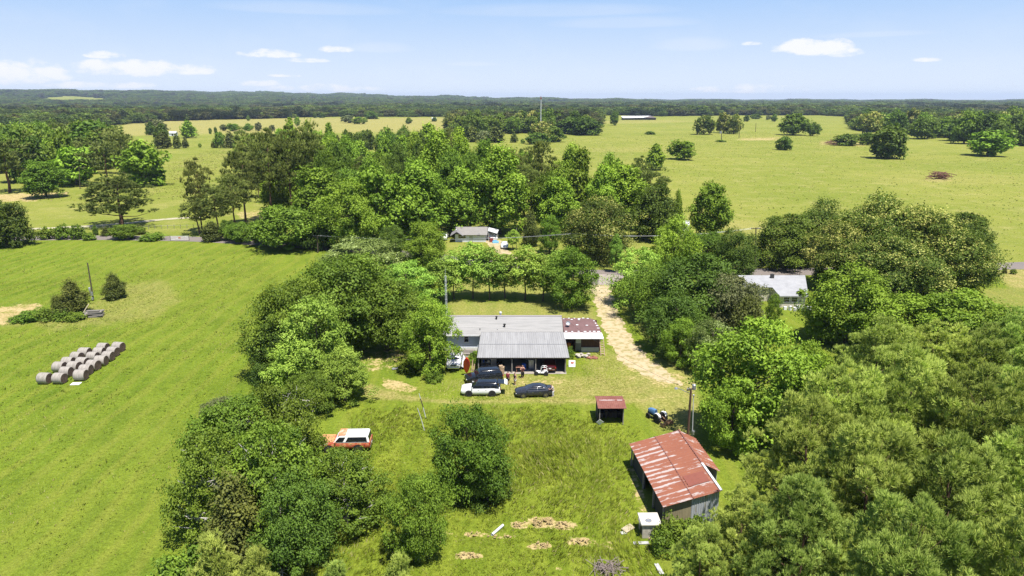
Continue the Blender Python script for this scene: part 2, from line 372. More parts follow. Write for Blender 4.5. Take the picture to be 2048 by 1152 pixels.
def proto(kind, lod, var):
    key = (kind, lod, var)
    if key in PROTO: return PROTO[key]
    Ht, R, z0, pk, nc, rc, fl, lob, lm, bk, tr, style = KIND[kind]
    rng = np.random.default_rng(abs(hash(kind)) % 1 + sum(map(ord, kind)) * 31 + var * 977)
    if lod == 2: nc = int(nc * .55); rc *= 1.3
    cen = clump_centres(rng, Ht, R, z0, pk, nc, rc, lob)
    ctone = np.clip(rng.normal(.45, .30, nc), 0, 1)
    rcl = rc * rng.choice([.55, .75, .95, 1.15, 1.4], nc) * rng.uniform(.85, 1.1, nc)
    ln, wd, share = LOD[lod]
    if style == 'leaf':
        per = int(4 * math.pi * (rc * .9) ** 2 * fl * 1.15 / (LOD[0][0] * LOD[0][1] * .5) * share * (.60 if lod == 0 else .74))
        ci = np.repeat(np.arange(nc), per); n = len(ci)
        d = unit(rng.normal(size=(n, 3)) + np.array([0, 0, .35]))
        out = unit(cen[ci] * np.array([1, 1, .0]) + np.array([0, 0, .6]))
        d = unit(d + out * .5)
        sh = rng.uniform(.55, 1.08, n) ** .6
        # each clump is itself a bunch of twigs: ragged outline
        tw = 1 + .42 * np.sin(d[:, 0] * 6 + ci) * np.sin(d[:, 1] * 6 + ci * 1.7) + .16 * rng.normal(size=n)
        c = cen[ci] + d * (rcl[ci] * sh * tw)[:, None] * np.array([1, 1, fl])
        nrm = unit(d * .55 + np.array([0, 0, .55]) + rng.normal(0, .55, (n, 3)))
        v = leaf_quads(c, nrm, ln, wd, rng)
        tone = ctone[ci] * .55 + rng.uniform(0, .55, n) + np.clip(d[:, 2], 0, 1) * .06
        me = raw_mesh('crown', v, np.arange(4 * n), 4, [LEAF[lm]], tone)
    else:
        per = {0: 26, 1: 17, 2: 8}[lod]; K = {0: 20, 1: 11, 2: 7}[lod]; L = {0: .50, 1: .62, 2: 1.1}[lod]; W = {0: .062, 1: .12, 2: .34}[lod]
        if kind == 'ypine': L *= .7; W *= .8; per = int(per * .8)
        ci = np.repeat(np.arange(nc), per); n = len(ci)
        d = unit(rng.normal(size=(n, 3)) + np.array([0, 0, .9]) + unit(cen[ci] * np.array([1, 1, 0]) + 1e-6) * .5)
        c = cen[ci] + d * (rcl[ci] * rng.uniform(.5, 1.05, n))[:, None] * np.array([1, 1, fl])
        td = unit(d * .7 + np.array([0, 0, .7]))
        cc = np.repeat(c, K, 0); dd = unit(np.repeat(td, K, 0) + rng.normal(0, .42, (n * K, 3)))
        m = len(cc); s = unit(np.cross(dd, rng.normal(size=(m, 3)))) * W / 2
        l = (L * rng.uniform(.75, 1.2, m))[:, None]
        v = np.stack([cc - s, cc + s, cc + dd * l + s * .35, cc + dd * l - s * .35], 1).reshape(-1, 3)
        tone = np.repeat(ctone[ci] * .5 + rng.uniform(0, .35, n), K) + rng.uniform(0, .2, m)
        me = raw_mesh('crown', v, np.arange(4 * m), 4, [LEAF[lm]], tone)
    tm = None
    if lod < 2 or kind in ('dpine',):
        tb = trunk_tubes(rng, cen, Ht, z0, tr, {0: 26, 1: 14, 2: 4}[lod] if kind != 'young' else 16)
    else:
        tb = trunk_tubes(rng, cen, Ht, z0, tr * 1.3, 3)
    tm = mesh_from_mb('trunk', tb, M[bk])
    bare = None
    if kind == 'gnarly':
        bare = []
        for k in range(12):
            b = MB(); j = rng.integers(0, nc); c = Vector(cen[j]); o = Vector((c.x, c.y, 0)).normalized()
            p = c * .8; L0 = rng.uniform(1.5, 3.0); dirv = (o + Vector((rng.normal(0, .5), rng.normal(0, .5), rng.uniform(.1, .9)))).normalized()
            q = p + dirv * L0 * .6; r = q + (dirv + Vector((rng.normal(0, .3), rng.normal(0, .3), .2))) * L0 * .5
            b.tube([p, q, r], [.085, .05, .015], 5)
            for _ in range(3):
                w = q.lerp(r, rng.uniform(0, .8)); b.tube([w, w + Vector((rng.normal(0, .4), rng.normal(0, .4), rng.uniform(0, .5)))], [.035, .01], 4)
            bare.append(mesh_from_mb('dead_branch', b, M['dead_wood']))
    PROTO[key] = (me, tm, bare, Ht, R)
    return PROTO[key]

KNAME = {'oak': 'oak_tree', 'dark': 'oak_tree', 'bright': 'broadleaf_tree', 'lime': 'broadleaf_tree', 'tall': 'broadleaf_tree', 'cone': 'sweetgum_tree',
         'dcone': 'broadleaf_tree', 'bloom': 'oak_tree', 'pale': 'broadleaf_tree', 'cedar': 'cedar_tree', 'young': 'young_tree', 'grey': 'broadleaf_tree',
         'shrub': 'shrub', 'pine': 'pine_tree', 'lpine': 'pine_tree', 'dpine': 'pine_tree', 'ypine': 'young_pine', 'gnarly': 'thicket_tree'}
trng = random.Random(7)
TREES = []; WOODS = []
def place_tree(kind, x, y, Ht, R, label, group=None, lod=None, rot=None):
    d = math.hypot(x, y)
    if lod is None: lod = 0 if d < 172 else 1 if d < 330 else 2
    me, tm, bare, pH, pR = proto(kind, lod, trng.randrange(3 if lod else 2))
    z = hill(x, y) if d > 2500 else 0
    s = (R / pR, R / pR, Ht / pH); rz = trng.uniform(0, 6.28) if rot is None else rot
    cat = 'shrub' if kind == 'shrub' else 'tree'
    root = thing(KNAME[kind], label, cat, (x, y, z), rz, group); root.scale = s
    link_mesh('crown', me, root); link_mesh('trunk', tm, root)
    for bm_ in bare or (): link_mesh('dead_branch', bm_, root)
    TREES.append((root, x, y, R)); return root
def T(kind, bx, by, ty, w, label, group=None, lod=None):
    x, y = G(bx, by); Ht = max(1.0, zat(ty, y)); R = max(.4, w / 2 * depth(y, Ht * .6) / F)
    return place_tree(kind, x, y, Ht, R, label, group, lod)
def inpoly(px, py, poly):
    c = np.zeros(np.shape(px), bool); n = len(poly)
    for i in range(n):
        x1, y1 = poly[i]; x2, y2 = poly[(i + 1) % n]
        cond = ((y1 > py) != (y2 > py))
        with np.errstate(divide='ignore', invalid='ignore'):
            xi = (x2 - x1) * (py - y1) / (y2 - y1 + 1e-12) + x1
        c ^= cond & (px < xi)
    return c
def wood(poly, n, kinds, hr, rr, sep, label, group, seed):
    rng = random.Random(seed); W = [G(*p) for p in poly]
    xs = [p[0] for p in W]; ys = [p[1] for p in W]; got = []; tries = 0
    while len(got) < n and tries < 20000:
        tries += 1; x = rng.uniform(min(xs), max(xs)); y = rng.uniform(min(ys), max(ys))
        if not inpoly(np.array(x), np.array(y), W): continue
        if any((x - a) ** 2 + (y - b) ** 2 < sep * sep for a, b in got): continue
        if any((x - t[1]) ** 2 + (y - t[2]) ** 2 < (min(sep, t[3]) * .75) ** 2 for t in TREES): continue
        got.append((x, y)); k = rng.choice(kinds); Ht = rng.uniform(*hr)
        WOODS.append((place_tree(k, x, y, Ht, rng.uniform(*rr), label[k], group), x, y, Ht))
    return len(got)

LANDMARKS = [((935, 465), 'the far cottage'), ((585, 300), 'the bare-stemmed pines'), ((720, 500), 'the whitish blossoming tree'), ((1000, 380), 'the very tall leafy tree'), ((1195, 450), 'the olive oak'),
    ((1160, 350), 'the pointed tree'), ((1245, 380), 'the double-crowned tree'), ((880, 320), 'the highest bright crown'), ((760, 400), 'the big bright tree'), ((640, 400), 'the shaded tree'), ((243, 400), 'the lone pine'), ((60, 390), 'the orange bare ground'),
    ((292, 330), 'the bright round tree'), ((195, 270), 'the dark domed trees'), ((20, 330), 'the pine at the photo edge'), ((1080, 245), 'the distant mast'), ((1028, 275), 'the round cedar'), ((1170, 250), 'the end of the tree line'),
    ((905, 250), 'the pale field'), ((1692, 280), 'the brush thicket'), ((1776, 285), 'the large dark tree'), ((1975, 285), 'the lopsided tree'), ((2044, 280), 'the right photo edge'), ((1716, 230), 'the white distant house'), ((720, 300), 'the green field gap'), ((1860, 262), 'the middle of the wood')]
def name_woods():
    seen = {}
    for o, x, y, Ht in WOODS:
        dep = y * CP - (Ht * .6 - H) * SP; up = y * SP + (Ht * .6 - H) * CP; px, py = 1024 + F * x / dep, 576 - F * up / dep
        if px < -20 or px > 2068: continue
        (lx, ly), nm = min(LANDMARKS, key=lambda l: math.hypot(l[0][0] - px, 1.6 * (l[0][1] - py))); dx, dy = px - lx, 1.6 * (py - ly)
        rel = ('left of' if dx < 0 else 'right of') if abs(dx) > abs(dy) else ('behind' if dy < 0 else 'in front of')
        seen.setdefault((o['label'], rel, nm), []).append((math.hypot(dx, dy), o))
    for (lab, rel, nm), L in seen.items():
        L.sort(key=lambda t: t[0])
        for i, (_, o) in enumerate(L):
            o['label'] = '%s, %s%s %s' % (lab, ('' if len(L) == 1 else ('nearest ' if i == 0 else ['', 'second ', 'third ', 'fourth ', 'fifth ', 'sixth ', 'seventh ', 'eighth ', 'ninth '][min(i, 8)])), rel, nm)
# ------------------------------------------------------------------ the ground, roads and far woods
def px_of(x, y, z=0.0):
    dz = z - H; dep = y * CP - dz * SP; up = y * SP + dz * CP
    dep = np.maximum(dep, 1e-3)
    return 1024 + F * x / dep, 576 - F * up / dep
def ell(cx, cy, rx, ry, n=10): return [(cx + rx * math.cos(6.2832 * i / n), cy + ry * math.sin(6.2832 * i / n)) for i in range(n)]
ZONES = {
 'straw': [([(240, 272), (250, 243), (330, 239), (560, 236), (905, 236), (905, 262), (640, 266), (560, 272), (480, 266), (330, 270)], .72, 2),
           ([(1985, 540), (2060, 534), (2060, 580), (2020, 575)], .9, 5), ([(1960, 580), (2060, 575), (2060, 650), (2000, 650)], .4, 6),
           ([(1480, 276), (1560, 274), (1560, 281), (1490, 281)], .8, 2), ([(1640, 282), (1730, 284), (1730, 292), (1640, 290)], .9, 2),
           ([(1195, 243), (1240, 240), (1330, 240), (1400, 243), (1200, 248)], .5, 2),
           ([(0, 620), (60, 605), (60, 645), (0, 655)], .5, 8), (ell(1878, 360, 30, 5), .8, 3),
           ([(330, 560), (360, 600), (300, 640), (100, 660), (60, 645), (180, 610), (250, 570)], .42, 10),
           ([(720, 765), (860, 800), (1200, 796), (1300, 795), (1300, 806), (900, 806), (730, 796)], .85, 6),
           ([(1000, 750), (1150, 752), (1390, 740), (1400, 880), (1330, 860), (1270, 800), (1000, 795), (900, 770)], .66, 14),
           ([(1180, 700), (1380, 720), (1390, 790), (1220, 780), (1180, 760)], .5, 14),
           ([(1300, 855), (1400, 850), (1400, 900), (1370, 880)], .3, 10),
           ([(900, 602), (1180, 604), (1200, 640), (1190, 690), (1215, 700), (900, 640)], .50, 10), ([(900, 545), (1200, 560), (1190, 595), (900, 590)], .45, 10),
           ([(1230, 560), (1300, 600), (1340, 700), (1300, 690), (1240, 610)], .45, 8), (ell(1890, 360, 160, 8), .25, 10),
           ([(1470, 440), (1620, 452), (1500, 470), (1390, 450)], .45, 8), (ell(1250, 300, 100, 4), .35, 4)],
 'soil':  [([(1196, 560), (1228, 560), (1228, 610), (1252, 655), (1278, 700), (1330, 735), (1400, 765), (1395, 790), (1330, 780), (1260, 745), (1225, 700), (1206, 650), (1190, 600)], .62, 6), ([(-20, 614), (70, 607), (88, 610), (60, 636), (0, 652), (-20, 652)], 1.0, 3), ([(-20, 389), (60, 386), (140, 383), (135, 390), (60, 403), (-20, 404)], 1.0, 2),
           ([(764, 755), (800, 762), (836, 775), (820, 787), (765, 776)], .9, 3), ([(722, 700), (800, 690), (815, 715), (790, 740), (715, 745)], .6, 8),
           (ell(1040, 1050, 20, 9), .9, 3), (ell(1085, 1045, 34, 12), .95, 4), (ell(1128, 1052, 30, 10), .9, 4), (ell(935, 1112, 34, 9), .8, 5), (ell(1078, 1092, 30, 8), .95, 4),
           (ell(1165, 1085, 32, 9), .9, 5), (ell(1220, 1090, 24, 9), .5, 5), (ell(950, 1070, 26, 7), .85, 4), (ell(1000, 1072, 46, 6), .6, 4), (ell(560, 1130, 12, 9), .5, 3), (ell(1118, 1137, 8, 4), .7, 2),
           (ell(615, 1105, 26, 8), .7, 4), (ell(940, 1068, 10, 10), .6, 3), ([(1256, 935), (1270, 935), (1312, 1060), (1300, 1075), (1280, 1040)], .75, 3), (ell(640, 1040, 60, 30), .45, 12), (ell(870, 1065, 40, 12), .6, 6),
           (ell(1095, 760, 40, 9), .6, 4), (ell(1055, 772, 24, 10), .5, 4), ([(1470, 278), (1550, 276), (1545, 280), (1480, 281)], .9, 1.5),
           ([(470, 422), (530, 420), (530, 440), (480, 440)], .8, 5), ([(130, 390), (250, 384), (180, 396)], .5, 3), (ell(1880, 358, 14, 2), .8, 1.5), ([(1200, 700), (1300, 680), (1340, 760), (1260, 770), (1230, 740)], .30, 10),
           ([(1270, 700), (1330, 740), (1390, 765), (1330, 770), (1240, 735)], .45, 10), (ell(1330, 800, 40, 10), .3, 8), (ell(1860, 900, 30, 20), .5, 10)],
 'lush':  [([(700, 798), (780, 820), (900, 808), (1000, 822), (1090, 806), (1190, 824), (1300, 858), (1260, 890), (1260, 950), (1300, 1080), (1340, 1170), (540, 1170), (700, 1000), (740, 900), (710, 850)], 1.0, 12),
           ([(1190, 690), (1240, 720), (1210, 745), (1140, 745), (1140, 705)], .7, 6), ([(690, 790), (920, 770), (920, 790), (800, 820)], .5, 10)],
 'far':   [([(-500, 186), (2600, 186), (2600, 532), (1200, 540), (930, 520), (640, 492), (380, 470), (-500, 470)], 1.0, 5)],
}
def zone_values(x, y, zone):
    px, py = px_of(x, y); out = np.zeros(len(x)); rng = np.random.default_rng(5)
    nz = np.sin(x * .9 + np.sin(y * .7) * 2) * np.cos(y * .8 + np.sin(x * .5) * 2)
    for poly, wgt, soft in ZONES[zone]:
        bx0 = min(p[0] for p in poly) - 3 * soft; bx1 = max(p[0] for p in poly) + 3 * soft; by0 = min(p[1] for p in poly) - 3 * soft; by1 = max(p[1] for p in poly) + 3 * soft
        sel = np.where((px > bx0) & (px < bx1) & (py > by0) & (py < by1) & (y > 1))[0]
        if not len(sel): continue
        acc = np.zeros(len(sel)); K = 7
        for k in range(K):
            a = 6.283 * k / K; r = soft * (.6 + .5 * (k % 2)); acc += inpoly(px[sel] + math.cos(a) * r + nz[sel] * soft * .6, py[sel] + math.sin(a) * r * .5 + nz[sel] * soft * .3, poly)
        out[sel] = np.maximum(out[sel], acc / K * wgt)
    return out
def ground_mat():
    m = bpy.data.materials.new('grass_ground'); m.use_nodes = True; nt = m.node_tree; b = nt.nodes['Principled BSDF']
    b.inputs['Roughness'].default_value = 1.0; b.inputs['Specular IOR Level'].default_value = 0.05
    tc = nn(nt, 'ShaderNodeTexCoord')
    def noise(s, det=5.0, ro=.6, st=None):
        n = nn(nt, 'ShaderNodeTexNoise', Scale=s, Detail=det, Roughness=ro)
        if st:
            mp = nn(nt, 'ShaderNodeMapping'); mp.inputs['Scale'].default_value = st; mp.inputs['Rotation'].default_value = (0, 0, .35); nt.links.new(tc.outputs['Object'], mp.inputs[0]); nt.links.new(mp.outputs[0], n.inputs['Vector'])
        else: nt.links.new(tc.outputs['Object'], n.inputs['Vector'])
        return n.outputs[0]
    def rng_(v, a, b2, lo=0.0, hi=1.0):
        r = nn(nt, 'ShaderNodeMapRange'); r.inputs[1].default_value = a; r.inputs[2].default_value = b2; r.inputs[3].default_value = lo; r.inputs[4].default_value = hi; nt.links.new(v, r.inputs[0]); return r.outputs[0]
    def att(a): return nn(nt, 'ShaderNodeAttribute', attribute_name=a).outputs['Fac']
    big = noise(.018, 4.0); med = noise(.16, 5.0); med2 = noise(.55, 5.0, .7); fine = noise(2.6, 6.0, .75); vf = noise(9.0, 3.0, .7); streak = noise(.5, 5.0, .7, (1.0, .22, 1)); wide = noise(.05, 5.0, .65, (.35, 1.0, 1))
    near = mixc(nt, rng_(med, .35, .65), (.100, .150, .013), (.152, .208, .020))
    near = mixc(nt, rng_(streak, .42, .66), near, (.172, .218, .022))
    near = mixc(nt, rng_(med2, .52, .72, 0, .6), near, (.072, .118, .010))
    near = mixc(nt, rng_(big, .40, .62, 0, .45), near, (.195, .220, .030))
    far = mixc(nt, rng_(wide, .36, .64), (.205, .225, .038), (.245, .250, .050))
    far = mixc(nt, rng_(med, .48, .70, 0, .55), far, (.170, .195, .030))
    far = mixc(nt, rng_(streak, .50, .70, 0, .55), far, (.270, .250, .070))
    far = mixc(nt, rng_(noise(.35, 6.0, .75, (.35, 1.6, 1)), .56, .70, 0, .6), far, (.330, .285, .110))
    far = mixc(nt, rng_(noise(.012, 5.0, .6), .46, .60, 0, .6), far, (.165, .200, .028))
    far = mixc(nt, rng_(noise(.085, 7.0, .8), .50, .66, 0, .75), far, (.300, .275, .090))
    far = mixc(nt, rng_(noise(.13, 6.0, .8, (1, 1.2, 1)), .54, .68, 0, .6), far, (.135, .175, .022))
    mow = nn(nt, 'ShaderNodeTexWave', Scale=.09, Distortion=5.0, Detail=3.0); mow.inputs['Detail Scale'].default_value = .6; nt.links.new(tc.outputs['Object'], mow.inputs['Vector'])
    near = mixc(nt, rng_(mow.outputs[0], .55, .95, 0, .42), near, (.215, .225, .036))
    near = mixc(nt, rng_(noise(.045, 6.0, .7), .55, .68, 0, .5), near, (.075, .125, .010))
    near = mixc(nt, rng_(noise(.9, 6.0, .8), .60, .70, 0, .55), near, (.250, .255, .060))
    col = mixc(nt, att('far'), near, far)
    lush = mixc(nt, rng_(streak, .38, .62), (.130, .172, .015), (.215, .250, .028))
    lush = mixc(nt, rng_(med2, .50, .66, 0, .7), lush, (.105, .148, .013))
    col = mixc(nt, mathn(nt, 'MULTIPLY', att('lush'), .85), col, lush)
    straw = mixc(nt, rng_(fine, .35, .65), (.285, .235, .075), (.370, .305, .125))
    sf = mathn(nt, 'MULTIPLY', att('straw'), rng_(mathn(nt, 'ADD', mathn(nt, 'MULTIPLY', med2, .6), mathn(nt, 'MULTIPLY', fine, .4)), .36, .60, .35, 1.15), clamp=True)
    col = mixc(nt, sf, col, straw)
    soil = mixc(nt, rng_(med2, .35, .65), (.350, .255, .105), (.470, .365, .180))
    so_ = rng_(mathn(nt, 'ADD', mathn(nt, 'MULTIPLY', att('soil'), .86), mathn(nt, 'MULTIPLY', mathn(nt, 'SUBTRACT', mathn(nt, 'ADD', mathn(nt, 'MULTIPLY', med2, .5), mathn(nt, 'MULTIPLY', fine, .5)), .5), 4.6)), .50, .80)
    so_ = mathn(nt, 'MULTIPLY', so_, rng_(att('soil'), .02, .15))
    col = mixc(nt, so_, col, soil)
    # small pale flecks of dry grass and blade-scale variation
    fl = rng_(vf, .30, .72, .62, 1.36); ff = rng_(fine, .32, .68, .72, 1.28)
    k = mathn(nt, 'MULTIPLY', fl, ff); comb = nn(nt, 'ShaderNodeCombineColor')
    for i in range(3): nt.links.new(k, comb.inputs[i])
    col = mixc(nt, 1.0, col, comb.outputs[0], 'MULTIPLY')
    col = mixc(nt, rng_(noise(1.3, 3.0, .6), .70, .76, 0, .7), col, (.38, .36, .16))
    hv = nn(nt, 'ShaderNodeHueSaturation', Hue=.504, Saturation=1.0, Value=1.0); nt.links.new(col, hv.inputs['Color']); nt.links.new(hv.outputs[0], b.inputs['Base Color'])
    hgt = mathn(nt, 'ADD', mathn(nt, 'MULTIPLY', fine, .5), mathn(nt, 'ADD', mathn(nt, 'MULTIPLY', vf, .18), mathn(nt, 'MULTIPLY', med2, .9)))
    bp = nn(nt, 'ShaderNodeBump', Strength=.75, Distance=.35); nt.links.new(hgt, bp.inputs['Height']); nt.links.new(bp.outputs[0], b.inputs['Normal'])
    return m
def build_ground():
    # polar sheet round the camera's foot point, finest where the photograph looks
    dep = np.concatenate([np.radians(np.array([.06, .10, .14])), np.arange(math.radians(.18), math.radians(6), math.radians(.07)), np.arange(math.radians(6), math.radians(42), math.radians(.105)), np.radians(np.array([44, 48, 55, 65, 78]))])
    dist = H / np.tan(dep)
    az = np.radians(np.concatenate([np.arange(-180, -46, 6.0), np.arange(-44, 44, .125), np.arange(46, 180, 6.0)]))
    D, A = np.meshgrid(dist, az, indexing='ij'); nr, nc = D.shape
    x = (D * np.sin(A)).ravel(); y = (D * np.cos(A)).ravel(); z = _hill(D.ravel(), np.degrees(A.ravel()))
    # gentle ruts and hummocks of a mown field, only centimetres high
    v = np.stack([x, y, z], 1); v = np.concatenate([v, [[0, 0, 0]]])
    i = np.arange(nr - 1)[:, None] * nc; j = np.arange(nc)[None, :]; j2 = (j + 1) % nc
    q = np.stack([i + j, i + nc + j, i + nc + j2, i + j2], -1).reshape(-1, 4)
    q = q[:, ::-1]
    me = bpy.data.meshes.new('ground'); nq = len(q); tri = np.stack([np.full(nc, len(v) - 1), (nr - 1) * nc + np.arange(nc), (nr - 1) * nc + (np.arange(nc) + 1) % nc], 1)
    me.vertices.add(len(v)); me.vertices.foreach_set('co', v.astype(np.float32).ravel())
    li = np.concatenate([q.ravel(), tri.ravel()]).astype(np.int32); me.loops.add(len(li)); me.loops.foreach_set('vertex_index', li)
    ls = np.concatenate([np.arange(nq) * 4, nq * 4 + np.arange(nc) * 3]).astype(np.int32); me.polygons.add(len(ls)); me.polygons.foreach_set('loop_start', ls)
    try: me.polygons.foreach_set('loop_total', np.concatenate([np.full(nq, 4), np.full(nc, 3)]).astype(np.int32))
    except Exception: pass
    for zn in ZONES:
        a = me.attributes.new(zn, 'FLOAT', 'POINT'); vals = zone_values(v[:, 0], v[:, 1], zn)
        a.data.foreach_set('value', vals.astype(np.float32))
    me.materials.append(ground_mat()); me.polygons.foreach_set('use_smooth', [True] * len(ls)); me.update(calc_edges=True); me.validate()
    # faces must look up
    if me.polygons[nq // 2].normal.z < 0: me.flip_normals()
    o = link_mesh('ground', me); tag(o, kind='structure'); return o
build_ground()

def ribbon(name, pts, m, z=.012, jit=0.0, sub=2.0, seed=1, kind='structure', sides=1):
    rng = random.Random(seed); W = [(*G(p[0], p[1]), p[2]) for p in pts]; P = []
    for a, b in zip(W[:-1], W[1:]):
        n = max(1, int(math.dist(a[:2], b[:2]) / sub))
        for k in range(n): t = k / n; P.append([a[i] + (b[i] - a[i]) * t for i in range(3)])
    P.append(list(W[-1]))
    for _ in range(6):
        for i in range(1, len(P) - 1):
            for c in range(3): P[i][c] = (P[i - 1][c] + 2 * P[i][c] + P[i + 1][c]) / 4
    mb = MB(); L = []; ph = [rng.uniform(0, 6) for _ in range(8)]
    def ej(i, s):
        k = 0 if s < 0 else 4
        return jit * (.5 * math.sin(i * sub * .9 + ph[k]) + .35 * math.sin(i * sub * 2.3 + ph[k + 1]) + .25 * math.sin(i * sub * 5.1 + ph[k + 2]) + .3 * rng.uniform(-1, 1))
    for i, p in enumerate(P):
        q = P[min(i + 1, len(P) - 1)]; r = P[max(i - 1, 0)]; d = Vector((q[0] - r[0], q[1] - r[1], 0)).normalized(); nrm = Vector((-d.y, d.x, 0))
        row = []
        for s in (-1, -.5, 0, .5, 1):
            w_ = p[2] + (ej(i, s) if abs(s) > .9 else 0); row.append((p[0] + nrm.x * s * w_, p[1] + nrm.y * s * w_, z + hill(p[0], p[1])))
        L.append(row)
    for a, b in zip(L[:-1], L[1:]):
        for k in range(4): mb.face([a[k], a[k + 1], b[k + 1], b[k]])
    o = mb.build(name, m); 
    if o.data.polygons[0].normal.z < 0: o.data.flip_normals()
    return tag(o, kind=kind)
M['asphalt'] = mat('asphalt', (.200, .165, .140), 1.0, scale=.35, c2=(.16, .14, .13), bump=.1)
M['gravel'] = mat('gravel', (.45, .355, .215), .95, scale=.9, c2=(.27, .23, .09), thr=(.47, .60), bump=.3)
M['pale_track'] = mat('pale_track', (.40, .36, .25), .95, scale=.6, c2=(.25, .26, .09), thr=(.5, .66))
ribbon('road', [(2300, 524, 3.1), (2048, 531, 3.1), (1640, 543, 3.1), (1400, 545, 3.1), (1210, 548, 3.1), (1080, 541, 3.1), (1000, 531, 3.1), (930, 521, 3.1), (850, 511, 3.1), (640, 493, 3.1), (400, 478, 3.1), (200, 475, 3.1), (0, 477, 3.1), (-300, 484, 3.1)], M['asphalt'], .016, .12)
ribbon('driveway', [(1213, 546, 4.6), (1205, 562, 2.9), (1204, 580, 1.9), (1210, 610, 1.7), (1226, 650, 1.8), (1246, 690, 1.9), (1270, 720, 2.2), (1300, 741, 2.0), (1335, 758, 1.2), (1365, 770, .3)], M['gravel'], .008, .5, .3, 3)
ribbon('drive_apron', [(1212, 549, 4.2), (1206, 560, 3.1), (1205, 570, 2.3)], mat('old_asphalt', (.34, .29, .25), .95, scale=.8, c2=(.24, .2, .18)), .022, .3, .6, 8)
ribbon('path', [(1040, 534, 1.6), (1028, 522, 1.5), (1012, 508, 1.5), (992, 492, 1.7), (984, 480, 2.2)], M['gravel'], .012, .3, .8, 4)
ribbon('track', [(40, 459, 1.2), (185, 452, 1.6), (250, 447, 1.5), (320, 439, 1.6), (400, 434, 1.3)], M['pale_track'], .012, .25, 1.2, 5)

# ------------------------------------------------------------------ the far woods: one mass of crowns out to the horizon
def tree_px(px): return np.interp(px, [-600, 0, 130, 245, 330, 400, 560, 650, 900, 905, 1100, 1185, 1200, 1240, 1320, 1480, 1640, 1700, 1716, 1830, 1900, 2048, 2600], [268, 268, 265, 249, 243, 241, 237, 234, 234, 268, 266, 260, 232, 231, 233, 231, 231, 234, 262, 270, 277, 290, 330])
OPEN = [[(50, 206), (70, 199), (95, 194.5), (135, 191.5), (190, 194.5), (222, 198), (215, 205), (120, 207)], [(1062, 205), (1095, 202.8), (1152, 204), (1152, 209), (1062, 209)], [(895, 207), (945, 204.5), (948, 209.5), (895, 210)], [(640, 210), (690, 209), (700, 213), (650, 213)],
        [(-20, 189), (40, 188), (46, 191.5), (-20, 193)], [(780, 211), (830, 210), (830, 213), (780, 214)], [(340, 206), (395, 205), (400, 208), (345, 209)], [(1500, 203), (1560, 202.4), (1560, 204.5), (1500, 205)], [(420, 217), (500, 215), (505, 219), (420, 220)], [(960, 211), (1040, 209), (1045, 212), (960, 213.5)], [(1240, 207), (1330, 205.5), (1335, 208), (1240, 209.5)], [(540, 206), (610, 205), (615, 207.5), (540, 208)], [(1820, 212), (1900, 210.5), (1905, 213.5), (1825, 214.5)], [(240, 222), (330, 219), (335, 224), (245, 226)], [(1650, 222), (1700, 220), (1702, 224), (1655, 225)]]
SHADED_LEAF = {'dark': leaf_mat('wood_dark', (.026, .050, .014), (.088, .130, .028)), 'oak': leaf_mat('wood_green', (.042, .072, .014), (.135, .185, .034)), 'bright': leaf_mat('wood_fresh', (.055, .095, .014), (.180, .240, .038)),  # darker, greyer copies of the leaf colours: crown self-shadow painted into them
         'bloom': leaf_mat('wood_olive', (.048, .058, .018), (.150, .150, .045)), 'dpine': leaf_mat('wood_pine', (.026, .042, .016), (.080, .100, .034)), 'grey': leaf_mat('wood_grey', (.050, .056, .030), (.130, .130, .065))}
